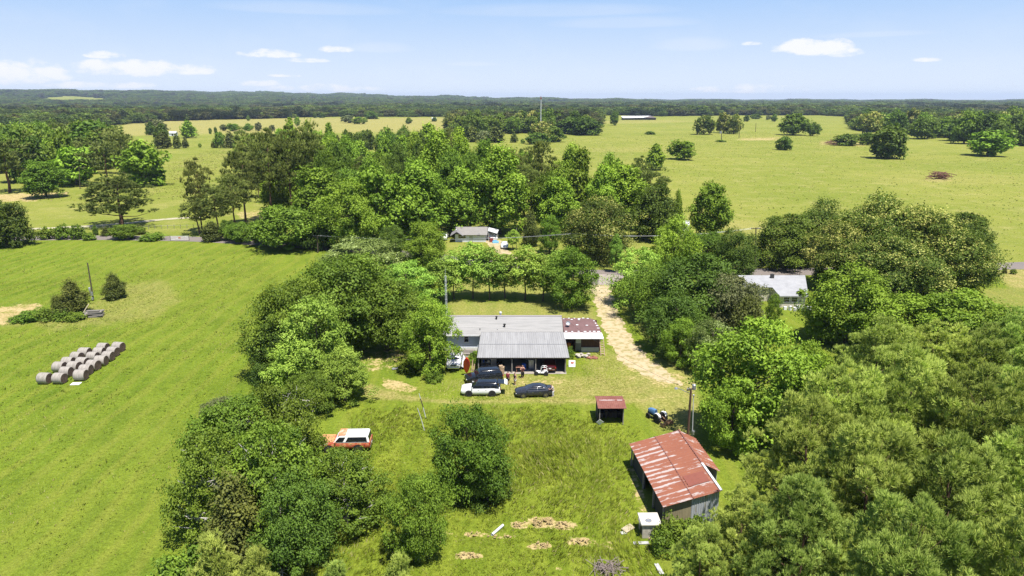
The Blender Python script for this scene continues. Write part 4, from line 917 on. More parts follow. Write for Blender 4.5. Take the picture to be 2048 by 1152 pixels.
# ------------------------------------------------------------------ buildings
def off(t): return dict(loc=tuple(-Vector(t.location)))
M['shingle'] = mat('grey_shingle', (.315, .305, .292), .95, scale=1.3, c2=(.245, .24, .23), stretch=(.25, 2.5, 1))
M['corrugated'] = mat('corrugated_tin', (.335, .33, .322), .6, .05, scale=.9, c2=(.26, .255, .25), stretch=(2.0, .2, 1))
M['siding'] = mat('blue_grey_siding', (.50, .56, .68), .7, var=.08, scale=1)
M['tarp'] = mat('brown_tarp', (.135, .072, .068), .75, scale=1.2, c2=(.165, .092, .088))
M['brown_boards'] = mat('brown_boards', (.095, .045, .03), .85, var=.5, scale=3, stretch=(4, 4, .2))
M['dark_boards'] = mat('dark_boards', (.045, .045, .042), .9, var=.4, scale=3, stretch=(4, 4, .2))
M['slab'] = mat('concrete_slab', (.36, .32, .27), .95, var=.3, scale=1)
M['orange'] = mat('orange_paint', (.55, .16, .04), .6, var=.2, scale=4)
M['cardboard'] = mat('cardboard', (.42, .30, .20), .8, var=.2, scale=5)
def rust_roof(name, base, light, thr, stretch, sc, ns=6.0):
    m = mat(name, base, .75, scale=sc, c2=light, stretch=stretch, thr=thr); return m
M['rust'] = rust_roof('rusted_tin', (.29, .098, .052), (.50, .43, .40), (.53, .60), (.22, 3.0, 1), 1.0)
def rust_bands():
    m = M['rust']; nt = m.node_tree; b = nt.nodes['Principled BSDF']; tc = nn(nt, 'ShaderNodeTexCoord'); sp = nn(nt, 'ShaderNodeSeparateXYZ'); nt.links.new(tc.outputs['Object'], sp.inputs[0])
    def nz(sc, st):
        mp = nn(nt, 'ShaderNodeMapping'); mp.inputs['Scale'].default_value = st; nt.links.new(tc.outputs['Object'], mp.inputs[0]); n = nn(nt, 'ShaderNodeTexNoise', Scale=sc, Detail=6.0, Roughness=.7); nt.links.new(mp.outputs[0], n.inputs['Vector']); return n.outputs[0]
    band = mathn(nt, 'SINE', mathn(nt, 'MULTIPLY', sp.outputs[1], 9.2)); left = mathn(nt, 'MULTIPLY_ADD', mathn(nt, 'LESS_THAN', sp.outputs[0], 2.6), .07, .03)
    v = mathn(nt, 'ADD', nz(1.0, (.3, 1.6, 1)), mathn(nt, 'MULTIPLY', band, left)); v = mathn(nt, 'ADD', v, mathn(nt, 'MULTIPLY', mathn(nt, 'SUBTRACT', nz(5, (.5, 2, 1)), .5), .25))
    mr = nn(nt, 'ShaderNodeMapRange'); mr.inputs[1].default_value = .545; mr.inputs[2].default_value = .60; nt.links.new(v, mr.inputs[0])
    base = mixc(nt, nz(.6, (1, 1, 1)), (.22, .070, .040), (.36, .135, .070)); base = mixc(nt, mathn(nt, 'MULTIPLY', nz(6, (1, 1, 1)), .5), base, (.16, .055, .035))
    nt.links.new(mixc(nt, mr.outputs[0], base, (.42, .36, .34)), b.inputs['Base Color'])
M['rust2'] = rust_roof('brown_rusted_tin', (.185, .062, .045), (.235, .095, .07), (.4, .6), (1, 1, 1), 1.5)
M['tin_wall'] = mat('tin_wall', (.50, .52, .56), .5, .3, scale=1.5, c2=(.36, .33, .26), stretch=(2, 2, .3), thr=(.55, .62))
M['tan_wall'] = mat('tan_boards', (.30, .255, .15), .85, var=.35, scale=3, stretch=(4, 4, .3))

rust_bands()
def corrugate(mb, A, B, C, D, pitch, h, m=0, thick=.03):
    """metal sheet A-B (ridge side) to D-C (eave side) with raised ribs running from ridge to eave"""
    A, B, C, D = map(Vector, (A, B, C, D)); n = max(2, int((B - A).length / pitch)); nrm = (B - A).cross(D - A).normalized()
    if nrm.z < 0: nrm = -nrm
    top = []; bot = []
    for i in range(n + 1):
        t = i / n
        for s, hh in ((t, 0), (t + .30 / n, 0), (t + .38 / n, h), (t + .55 / n, h), (t + .63 / n, 0)):
            if s > 1: continue
            top.append(A.lerp(B, s) + nrm * hh); bot.append(D.lerp(C, s) + nrm * hh)
    for i in range(len(top) - 1): mb.face([top[i], top[i + 1], bot[i + 1], bot[i]], m)
    dn = nrm * thick
    mb.face([top[0], bot[0], bot[0] - dn, top[0] - dn], m); mb.face([top[-1], top[-1] - dn, bot[-1] - dn, bot[-1]], m); mb.face([D, C, C - dn, D - dn], m); mb.face([A - dn, B - dn, C - dn, D - dn], m)
def slab(mb, A, B, C, D, th, m=0):
    A, B, C, D = map(Vector, (A, B, C, D)); n = (B - A).cross(D - A).normalized(); n = n if n.z > 0 else -n
    t = [A, B, C, D]; b = [p - n * th for p in t]
    mb.face(t, m); mb.face(list(reversed(b)), m)
    for i in range(4): j = (i + 1) % 4; mb.face([t[i], b[i], b[j], t[j]], m)
def window(parent, cx, y, cz, w, h, glass, frame, ofs, bars=1):
    f = MB(); f.box(cx - w / 2 - .06, cx + w / 2 + .06, y - .05, y - .003, cz + h / 2, cz + h / 2 + .07); f.box(cx - w / 2 - .09, cx + w / 2 + .09, y - .09, y - .003, cz - h / 2 - .08, cz - h / 2)
    for s in (-1, 1): x = cx + s * (w / 2 + .03); f.box(x - .03, x + .03, y - .05, y - .003, cz - h / 2, cz + h / 2)
    if bars: f.box(cx - w / 2, cx + w / 2, y - .045, y - .02, cz - .025, cz + .025)
    fo = f.build('window', frame, parent, **ofs); g = MB(); g.box(cx - w / 2, cx + w / 2, y - .02, y - .004, cz - h / 2, cz + h / 2); g.build('pane', glass, fo)
    return fo

def main_house():
    t = thing('house', 'single-storey house with long grey roof, tin carport in front and brown-roofed annex', 'house', (-1.3, 95.0, 0)); o = off(t)
    XL, XR = -10.1, 7.5
    w = MB(); w.box(XL + .1, XR, 95.1, 95.25, .55, 2.66); w.box(XL + .1, XR, 102.35, 102.5, .55, 2.66)
    for x in (XL + .1, XR - .15):
        for a in (0,):
            xs = (x, x + .15); pts = [(95.25, .55), (102.35, .55), (102.35, 2.66), (98.8, 4.0), (95.25, 2.66)]
            l = [Vector((xs[0], p[0], p[1])) for p in pts]; r = [Vector((xs[1], p[0], p[1])) for p in pts]; w.rings([l, r])
    w.build('wall', M['siding'], t, **o)
    k = MB(); k.box(XL + .06, XR - .02, 95.04, 102.56, 0, .55); k.build('skirting', M['white_paint'], t, **o)
    r = MB(); slab(r, (XL - .15, 98.8, 4.22), (XR + .05, 98.8, 4.22), (XR + .05, 94.55, 2.62), (XL - .15, 94.55, 2.62), .10)
    slab(r, (XL - .15, 98.803, 4.22), (XR + .05, 98.803, 4.22), (XR + .05, 103.1, 2.62), (XL - .15, 103.1, 2.62), .10)
    ro = r.build('roof', M['shingle'], t, **o)
    rc = MB(); rc.box(XL - .15, XR + .05, 98.62, 98.98, 4.17, 4.25); rc.build('ridge_cap', mat('ridge_cap', (.30, .27, .28), .9), ro)
    fa = MB(); fa.box(XL - .15, -4.75, 94.50, 94.545, 2.46, 2.63); fa.build('fascia', M['white_paint'], t, **o)
    for (px, py, Y, hh, rad, mm) in ((993, 638, 98.0, .55, .13, 'black'), (1009, 655, 96.3, .55, .15, 'black'), (960, 660, 95.6, .3, .05, 'black'), (995, 659, 95.7, .25, .05, 'grey_metal'), (1001, 629, 99.6, .75, .17, 'white_metal')):
        c = MB(); z0 = 4.22 - abs(Y - 98.8) * .377; x = xat(px, Y, z0); c.lathe([(rad * .8, z0 - .1), (rad * .8, z0 + hh * .6), (rad * 1.3, z0 + hh * .62), (rad * 1.3, z0 + hh * .85), (.02, z0 + hh)], (x, Y, 0), n=12); c.build('roof_vent', M[mm], ro)
    window(t, -6.75, 95.1, 1.85, .62, .95, M['dark_glass'], M['white_paint'], o)
    # carport
    c = MB(); corrugate(c, (-4.55, 94.7, 3.02), (XR + .1, 94.7, 3.02), (XR + .25, 86.15, 2.36), (-4.72, 86.15, 2.36), .30, .035)
    co = c.build('carport_roof', M['corrugated'], t, **o)
    s = MB(); s.box(-4.6, XR + .15, 90.38, 90.44, 2.725, 2.755); s.build('roof_seam', M['grey_metal'], co)
    bm_ = MB(); bm_.box(-4.65, XR + .1, 86.45, 86.57, 2.12, 2.33); bm_.box(-4.6, XR + .05, 86.17, 86.22, 2.24, 2.335); bm_.build('beam', M['old_wood'], t, **o)
    for x in (-4.55, .0, 3.22, 7.25):
        p = MB(); p.box(x - .07, x + .07, 86.44, 86.58, 0, 2.12); p.build('post', M['grey_wood'], t, **o)
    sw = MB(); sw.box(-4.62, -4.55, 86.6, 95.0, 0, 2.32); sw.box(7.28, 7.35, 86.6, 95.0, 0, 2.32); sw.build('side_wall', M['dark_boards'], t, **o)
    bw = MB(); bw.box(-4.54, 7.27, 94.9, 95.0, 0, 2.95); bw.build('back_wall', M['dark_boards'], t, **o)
    fl = MB(); fl.box(-4.5, 7.4, 86.1, 94.89, .0, .05); fl.build('slab', M['slab'], t, **o)
    # annex
    X0, X1 = 7.62, 13.0
    a = MB(); a.box(9.25, 9.32, 94.6, 94.72, .1, 2.6); a.box(10.2, X1, 94.6, 94.72, .5, 2.6); a.box(X1 - .1, X1, 94.73, 98.6, 0, 2.6); a.box(X0, 9.25, 96.2, 96.3, 0, 2.8); a.box(X0, X1 - .11, 98.5, 98.6, 0, 3.6)
    a.build('annex_wall', M['brown_boards'], t, **o)
    lw = MB(); lw.box(10.2, X1 - .2, 94.45, 94.59, .0, .72); lw.build('annex_base', mat('grey_block', (.38, .38, .36), .9, scale=1, c2=(.5, .48, .42)), t, **o)
    d = MB(); d.box(9.34, 10.18, 94.62, 94.67, .15, 2.35); do = d.build('door', mat('grey_door', (.13, .14, .13), .7), t, **o)
    dp = MB(); dp.box(9.40, 10.12, 94.59, 94.617, 1.35, 2.3); dp.build('door_pane', mat('frosted_pane', (.42, .44, .42), .3), do)
    dh = MB(); dh.box(10.02, 10.08, 94.56, 94.60, 1.05, 1.12); dh.build('door_handle', M['chrome'], do)
    st = MB(); st.box(X0 - .02, X1 + .3, 93.45, 93.5, 2.40, 2.52); slab(st, (X0 - .02, 94.45, 3.02), (X1 + .12, 94.45, 3.02), (X1 + .3, 93.45, 2.54), (X0 - .02, 93.45, 2.54), .04)
    st.build('porch_roof', mat('white_tin', (.88, .88, .87), .45), t, **o)
    # tarp roof bowed over the frame
    tp = MB(); rows = []
    for j in range(7):
        v = j / 6; Y = 94.46 + (98.75 - 94.46) * v; row = []
        for i in range(13):
            u = i / 12; x = X0 - .02 + (X1 + .1 - X0 - .55 * v ** 2) * u; zz = 3.04 + .84 * v - .25 * max(0, u - .85) / .15 * v + .03 * math.sin(i * 2.1 + j)
            row.append((x, Y, zz))
        rows.append(row)
    for j in range(6):
        for i in range(12): tp.face([rows[j][i], rows[j][i + 1], rows[j + 1][i + 1], rows[j + 1][i]])
    tp.face([rows[6][12], rows[6][0], (X0, 98.75, 2.6), (X1 - .4, 98.75, 2.6)]); tp.face([r_[12] for r_ in rows] + [(X1 - .4, 98.75, 2.6), (X1 + .1, 94.46, 2.6)])
    to = tp.build('annex_roof', M['tarp'], t, **o)
    rg = random.Random(4); spots = [(.04, .93), (.2, .97), (.38, .97), (.52, .94), (.66, .98), (.8, .95), (.97, .86), (.975, .68), (.98, .5), (.985, .3), (.12, .52), (.40, .5), (.68, .47), (.05, .05), (.22, .04), (.40, .05), (.58, .04), (.72, .05), (.84, .05), (.96, .04), (.28, .88), (.5, .86)]
    for (u, v) in spots:
        w_, h_ = rg.uniform(.09, .20), rg.uniform(.06, .10); x = X0 + .05 + (X1 - X0 - .15 - .5 * v * v) * u; Y = 94.52 + 4.15 * v; zz = 3.10 + .84 * v - .25 * max(0, u - .85) / .15 * v
        pb = MB(); pb.cbox((x, Y, zz), (w_ * 2, h_ * 2.2, .015), 0, 0, rx=.19); pb.build('patch', M['white_paint'], to)
    ds = MB(); ds.tube([(8.35, 96.2, 3.2), (8.35, 96.2, 3.85)], .03, 6); ds.M = Matrix.Translation((8.32, 96.1, 3.95)) @ Matrix.Rotation(math.radians(55), 4, 'X'); ds.lathe([(.01, -.10), (.2, -.07), (.33, 0), (.34, .01), (.2, -.05), (.01, -.07)], n=18); ds.M = None
    ds.build('satellite_dish', M['grey_metal'], to)
    return t
main_house()

def small_shed():
    Yf, Yr, Yb = 70.9, 72.5, 74.1; zf, zr, zb = zat(817, Yf), zat(801, Yr), zat(792, Yb); xl, xr = 9.75, 13.0
    t = thing('shed', 'small open pole shed with a dark red rusted roof and a white ridge strip', 'shed', (11.4, 72.4, 0)); o = off(t)
    r = MB(); corrugate(r, (xl, Yr, zr), (xr, Yr, zr), (xr, Yf, zf), (xl, Yf, zf), .22, .02); corrugate(r, (xr, Yr + .003, zr), (xl, Yr + .003, zr), (xl, Yb, zb), (xr, Yb, zb), .22, .02)
    ro = r.build('roof', M['rust2'], t, **o); rc = MB(); rc.box(xl + .35, xr + .02, Yr - .07, Yr + .07, zr + .02, zr + .06); rc.build('ridge_strip', mat('worn_white', (.62, .5, .48), .6, scale=3, c2=(.3, .1, .08), thr=(.5, .56)), ro)
    for (x, Y) in ((xl + .25, Yf + .25), (xr - .3, Yf + .25), (xl + .2, Yb - .2), (xr - .25, Yb - .2)):
        p = MB(); p.box(x - .05, x + .05, Y - .05, Y + .05, -.2, min(zf, zb) - .03); p.build('post', M['grey_wood'], t, **o)
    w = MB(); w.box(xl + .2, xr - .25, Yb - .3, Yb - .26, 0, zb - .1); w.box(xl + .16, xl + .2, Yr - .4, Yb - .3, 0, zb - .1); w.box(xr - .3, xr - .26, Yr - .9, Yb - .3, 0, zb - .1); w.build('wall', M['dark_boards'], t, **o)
    b = MB()
    for k in range(5): b.cbox((xl + .8 + k * .5, Yb - .9, .3 + .1 * (k % 2)), (.36, .5, .6 + .2 * (k % 2)), .1 * k)
    tag(b.build('feed_bins', M['old_wood'], None), 'dark bins stored inside the small red-roofed shed', 'bins')
    q = MB(); q.M = Matrix.Translation((10.0, 70.75, .55)) @ Matrix.Rotation(.3, 4, 'X') @ Matrix.Rotation(math.radians(42), 4, 'Y'); q.box(-.3, .3, -.015, .015, -.3, .3); q.M = None
    tag(q.build('sign_board', M['white_paint']), 'white square board tipped on its corner against the small shed', 'board')
small_shed()

def barn():
    x0, y0 = 12.92, 51.2; x1, y1 = 11.86, 62.3; L = math.hypot(x1 - x0, y1 - y0); ang = math.atan2(-(x1 - x0), (y1 - y0))
    t = thing('barn', 'old barn with a red rusted tin roof and an unpainted tin front wall', 'barn', (x0, y0, 0), ang)
    W, ze, zr = 5.05, 2.35, 3.65; br = 4.6; R = 1.75; zr2 = 2.75
    r = MB(); corrugate(r, (W, 0, zr), (W, L, zr), (0, L + .05, ze), (0, 0, ze), .42, .05)
    r.M = None
    ro = r.build('roof', M['rust'], t)
    r2 = MB(); corrugate(r2, (W + .003, L, zr), (W + .003, br, zr), (W + R, br - .1, zr2), (W + R, L - .15, zr2), .42, .05); r2.build('right_slope', M['rust'], ro)
    fl = MB(); fl.cbox((W - .02, br / 2, zr + .05), (.22, br, .04)); fl.build('edge_flashing', M['white_metal'], ro)
    sm = MB(); sm.cbox((W * .52, L / 2, ze + (zr - ze) * .52 + .055), (.08, L, .02), 0, 0, ry=-math.atan2(zr - ze, W)); sm.build('roof_seam', M['rust2'], ro)
    nw = MB(); nw.M = None; nw.cbox((W * .74, 2.55, ze + (zr - ze) * .74 + .06), (1.9, 1.7, .012), 0, 0, ry=-math.atan2(zr - ze, W)); nw.build('newer_sheet', mat('dull_red_sheet', (.24, .075, .05), .8, var=.15, scale=2), ro)
    cp = MB(); cp.cbox((W, (L + br) / 2, zr + .06), (.16, L - br, .04)); cp.build('ridge_cap', M['rust2'], ro)
    # walls
    f1 = MB(); ring = [(.35, 0), (W * .52, 0), (W * .52, ze + (zr - ze) * .52 - .08), (.35, ze + (zr - ze) * .07 - .06)]; f1.rings([[Vector((x, .35, z)) for x, z in ring], [Vector((x, .43, z)) for x, z in ring]]); f1.build('wall', M['tan_wall'], t)
    f2 = MB(); ring = [(W * .52, 0), (W - .02, 0), (W - .02, zr - .10), (W * .52, ze + (zr - ze) * .52 - .08)]
    n = 12
    for i in range(n):
        xa = W * .52 + (W * .48 - .02) * i / n; xb = W * .52 + (W * .48 - .02) * (i + .5) / n; xc = W * .52 + (W * .48 - .02) * (i + 1) / n
        for a_, b_, ya, yb in ((xa, xb, .33, .29), (xb, xc, .29, .33)): f2.face([(a_, ya, 0), (b_, yb, 0), (b_, yb, ze + (zr - ze) * b_ / W - .09), (a_, ya, ze + (zr - ze) * a_ / W - .09)])
    f2.build('tin_wall', M['tin_wall'], t)
    s = MB(); s.box(.38, .45, .43, 3.4, 0, ze - .04); s.box(.38, .45, 6.6, L - .3, 0, ze - .04); s.build('side_wall', M['dark_boards'], t)
    s = MB(); s.box(W - .08, W - .02, .36, br, 0, zr - .08); s.box(W + R - .25, W + R - .2, br + .1, L - .3, 0, zr2 - .08); s.box(.4, W + R - .2, L - .38, L - .3, 0, ze - .1); s.build('back_wall', M['tin_wall'], t)
    for Y in (.5, 3.4, 6.6, L - .3):
        p = MB(); p.box(.2, .34, Y, Y + .14, -.2, ze - .02); p.build('post', M['grey_wood'], t)
barn()

def concrete_box():
    t = thing('well_house', 'small pale concrete box with a flat lid and a round vent, beside the rusty barn', 'well house', (11.75, 50.95, 0), .02)
    b = MB(); b.box(-.72, .72, -.75, .75, 0, 1.32); b.build('body', M['concrete'], t, bevel=.02)
    l = MB(); l.box(-.86, .86, -.9, .86, 1.32, 1.44); l.box(-.9, -.7, -.5, .3, 1.1, 1.318); lo = l.build('lid', mat('pale_lid', (.60, .56, .47), .85, var=.15, scale=2), t, bevel=.015)
    v = MB(); v.lathe([(.01, 1.445), (.26, 1.445), (.27, 1.49), (.20, 1.50), (.19, 1.47), (.10, 1.475), (.09, 1.50), (.01, 1.50)], (-.15, -.35, 0), n=24); v.build('vent', M['grey_metal'], t)
    d = MB(); d.box(-.745, -.723, -.55, .2, 0, 1.05); d.build('opening', M['black'], t)
concrete_box()

def cottage_far():
    Y0 = 174.7; x0, x1 = -15.0, -6.6; ze = zat(470, Y0 - .5); Yr = Y0 + 4.2; zr = zat(453.5, Yr)
    t = thing('cottage', 'small white far cottage with a grey roof and a tilted lean-to on its right', 'house', ((x0 + x1) / 2, Y0 + 3, 0)); o = off(t)
    w = MB(); pts = [(Y0, 0), (Yr * 2 - Y0, 0), (Yr * 2 - Y0, ze + .1), (Yr, zr - .15), (Y0, ze + .1)]; w.rings([[Vector((x0 + .2, a, b)) for a, b in pts], [Vector((x1 - .2, a, b)) for a, b in pts]]); w.build('wall', mat('white_boards', (.62, .64, .68), .7, var=.12, scale=2), t, **o)
    r = MB(); slab(r, (x0 - .1, Yr, zr), (x1 + .2, Yr, zr), (x1 + .2, Y0 - .5, ze), (x0 + 2.0, Y0 - .5, ze), .12); slab(r, (x0 - .1, Yr + .003, zr), (x1 + .2, Yr + .003, zr), (x1 + .2, 2 * Yr - Y0 + .5, ze), (x0 - .1, 2 * Yr - Y0 + .5, ze), .12); r.build('roof', mat('taupe_shingle', (.25, .235, .22), .9, var=.15, scale=1.5), t, **o)
    g = MB(); slab(g, (x0 + .7, Yr - .5, zr - .25), (x0 + .72, Y0 - 1.2, zr - .3), (x0 - 1.0, Y0 - 1.2, ze - .1), (x0 - 1.0, Yr - .5, ze - .1), .1); slab(g, (x0 + .723, Y0 - 1.2, zr - .3), (x0 + .7, Yr - .5, zr - .25), (x0 + 2.4, Yr - .5, ze - .1), (x0 + 2.4, Y0 - 1.2, ze - .1), .1); g.build('porch_roof', mat('dark_shingle', (.22, .21, .22), .9), t, **o)
    window(t, x0 + 2.0, Y0, 1.5, 1.9, .9, M['dark_glass'], M['white_paint'], o); window(t, x1 - 2.0, Y0, 1.9, .8, .6, M['dark_glass'], M['white_paint'], o)
    d = MB(); d.box(x0 + 3.9, x0 + 4.8, Y0 - .04, Y0 - .004, .2, 2.1); d.build('door', mat('olive_door', (.38, .40, .34), .7), t, **o)
    l = MB(); slab(l, (x1 + .4, Y0 + 4.3, 3.1), (x1 + 3.1, Y0 + 3.9, 2.5), (x1 + 2.7, Y0 + .8, 2.1), (x1 + .3, Y0 + 1.0, 2.8), .08); l.build('lean_to_roof', M['white_metal'], t, **o)
    for (x, y, h) in ((x1 + .5, Y0 + 1.2, 2.6), (x1 + 2.5, Y0 + 1.0, 2.0), (x1 + 2.8, Y0 + 3.6, 2.3)):
        p = MB(); p.tube([(x, y, 0), (x, y, h)], .06, 6); p.build('post', M['white_paint'], t, **o)
    b = MB(); b.box(x1 + .5, x1 + 2.8, Y0 + 3.8, Y0 + 3.86, 0, 2.3); b.build('back_wall', M['dark_boards'], t, **o)
cottage_far()
def cottage_right():
    Y0 = G(1590, 615)[1]; ze = zat(592, Y0 - .4); Yr = Y0 + 9.0; zr = zat(550.5, Yr); xl, xr = xat(1558, Y0, ze), xat(1612, Y0, ze); xtl, xtr = xat(1516, Yr, zr), xat(1604, Yr, zr); Ym = Y0 + 3.4; zm = zat(577, Ym)
    xtl = min(xtl, xl - 4.5)
    t = thing('cottage', 'cream cottage with a broad white metal roof right of the driveway', 'house', (xl + 1, Y0 + 3, 0)); o = off(t)
    m = mat('white_roof', (.36, .36, .365), .6, scale=.7, c2=(.28, .28, .285)); zk = ze + (zr - ze) * (Ym - Y0 + .4) / (Yr - Y0 + .4)
    r = MB(); slab(r, (xl, Yr, zr), (xtr + .6, Yr, zr), (xr + .3, Y0 - .4, ze), (xl, Y0 - .4, ze), .12); slab(r, (xtl, Yr - .002, zr), (xl - .003, Yr - .002, zr), (xl - .003, Ym, zk), (xtl - .5, Ym, zk), .12); slab(r, (xtl, Yr + .01, zr), (xtr + .6, Yr + .01, zr), (xtr + .6, Yr + 5, zr - 1.3), (xtl, Yr + 5, zr - 1.3), .12)
    ro = r.build('roof', m, t, **o)
    w = MB(); w.box(xl + .2, xr, Y0, Yr + 4.5, 0, ze - .12); w.box(xtl, xl + .19, Ym + .5, Yr + 4.4, 0, zk - .3)
    for x in (xl + .2, xr - .1):
        w.rings([[Vector((x, a, b)) for a, b in ((Y0 + .1, ze - .115), (Yr + 4.4, ze - .115), (Yr + 4.4, zr - 1.5), (Yr, zr - .15))], [Vector((x + .1, a, b)) for a, b in ((Y0 + .1, ze - .115), (Yr + 4.4, ze - .115), (Yr + 4.4, zr - 1.5), (Yr, zr - .15))]])
    w.build('wall', mat('cream_wall', (.62, .57, .47), .8, var=.15, scale=2), t, **o)
    for px in (1573, 1589):
        x = xat(px, Y0, 1.6); window(t, x, Y0, 1.55, 1.0, 1.1, M['dark_glass'], M['white_paint'], o)
    g = MB(); g.box(xl - .0, xr + .3, Y0 - .45, Y0 - .405, ze - .22, ze); g.build('gutter', M['grey_metal'], t, **o)
    v = MB(); x = xat(1544, Yr - 1.2, zr); v.box(x - .3, x + .3, Yr - 1.5, Yr - 1.0, zr - .3, zr + .55); v.build('chimney', M['dark_boards'], ro)
    tag(t)
    b = MB()
    for k in range(7): b.cbox((xl + .8 + .75 * k, Y0 - 1.3 - .3 * (k % 3), .28 + .1 * (k % 2)), (.5, .45, .56 + .2 * (k % 2)), k * .7)
    tag(b.build('porch_junk', M['white_paint']), 'pale household clutter heaped under the cream cottage windows', 'clutter')
cottage_right()
def long_barn():
    Y0 = G(1275, 240)[1]; sc = depth(Y0, 0) / F; x0, x1 = xat(1246, Y0, 0), xat(1312, Y0, 0); h = 4.6
    t = thing('long_barn', 'long low dark barn with a white roof on the far side of the pasture', 'barn', ((x0 + x1) / 2, Y0 + 9, 0)); o = off(t)
    w = MB(); w.box(x0 + 1, x1, Y0 + 1, Y0 + 24, 0, h - .8); w.build('wall', M['dark_boards'], t, **o)
    r = MB(); slab(r, (x0, Y0 + 24, h + 1.6), (x1 - 5, Y0 + 24, h + 2.0), (x1 - 22, Y0, h - .4), (x0, Y0, h - 1.2), .3); r.build('roof', M['white_paint'], t, **o)
    r = MB(); slab(r, (x1 - 4.9, Y0 + 24, h + 2.0), (x1 + 2, Y0 + 24, h - .6), (x1 + 2, Y0, h - 1.4), (x1 - 21.9, Y0, h - .4), .3); r.build('dark_slope', mat('brown_tin', (.13, .10, .09), .7), t, **o)  # right-hand slope, a darker brown than the white one
long_barn()
def tiny_building(px, py, w, h, label, cat, wallm, roofm, name='outbuilding', dpt=None):
    x, Y = G(px, py); s = depth(Y, 0) / F; W = w * s; Hh = h * s; D = dpt or W * .7
    t = thing(name, label, cat, (x, Y, 0)); b = MB(); b.box(-W / 2, W / 2, 0, D, 0, Hh * .62); b.rings([[Vector((-W / 2, 0, Hh * .621)), Vector((-W / 2, D, Hh * .621)), Vector((-W / 2, D / 2, Hh * .92))], [Vector((W / 2, 0, Hh * .621)), Vector((W / 2, D, Hh * .621)), Vector((W / 2, D / 2, Hh * .92))]]); b.build('wall', wallm, t)
    r = MB(); e = .08 * W; slab(r, (-W / 2 - e, D / 2, Hh), (W / 2 + e, D / 2, Hh), (W / 2 + e, -e, Hh * .6), (-W / 2 - e, -e, Hh * .6), .08 * Hh); slab(r, (-W / 2 - e, D / 2 + .003, Hh), (W / 2 + e, D / 2 + .003, Hh), (W / 2 + e, D + e, Hh * .6), (-W / 2 - e, D + e, Hh * .6), .08 * Hh); r.build('roof', roofm, t)
    d = MB(); d.box(-W * .1, W * .12, -.05, -.004, 0, Hh * .5); d.build('door', M['dark_boards'], t)
tiny_building(345, 272, 13, 9, 'tiny white shed in the clump of trees on the far left field', 'shed', M['white_paint'], M['white_metal'])
tiny_building(1372, 462, 11, 20, 'white-roofed little shed glimpsed between trees beyond the road', 'shed', M['white_paint'], M['white_metal'])
tiny_building(868, 240, 0 + 8, 5, 'minute reddish hut at the back of the pale field', 'hut', mat('reddish_wall', (.35, .18, .13), .8), M['white_metal'])
tiny_building(1716, 234, 12, 7, 'white distant house behind the upper pasture, beside the right wood', 'house', M['white_paint'], M['white_metal'])
tiny_building(1668, 231, 10, 6, 'pale distant house among trees left of the white distant house', 'house', M['siding'], M['grey_metal'])
tiny_building(550, 303, 0 + 12, 4, 'long white object like a low roof behind the tall pines', 'shed', M['white_paint'], M['white_metal'])
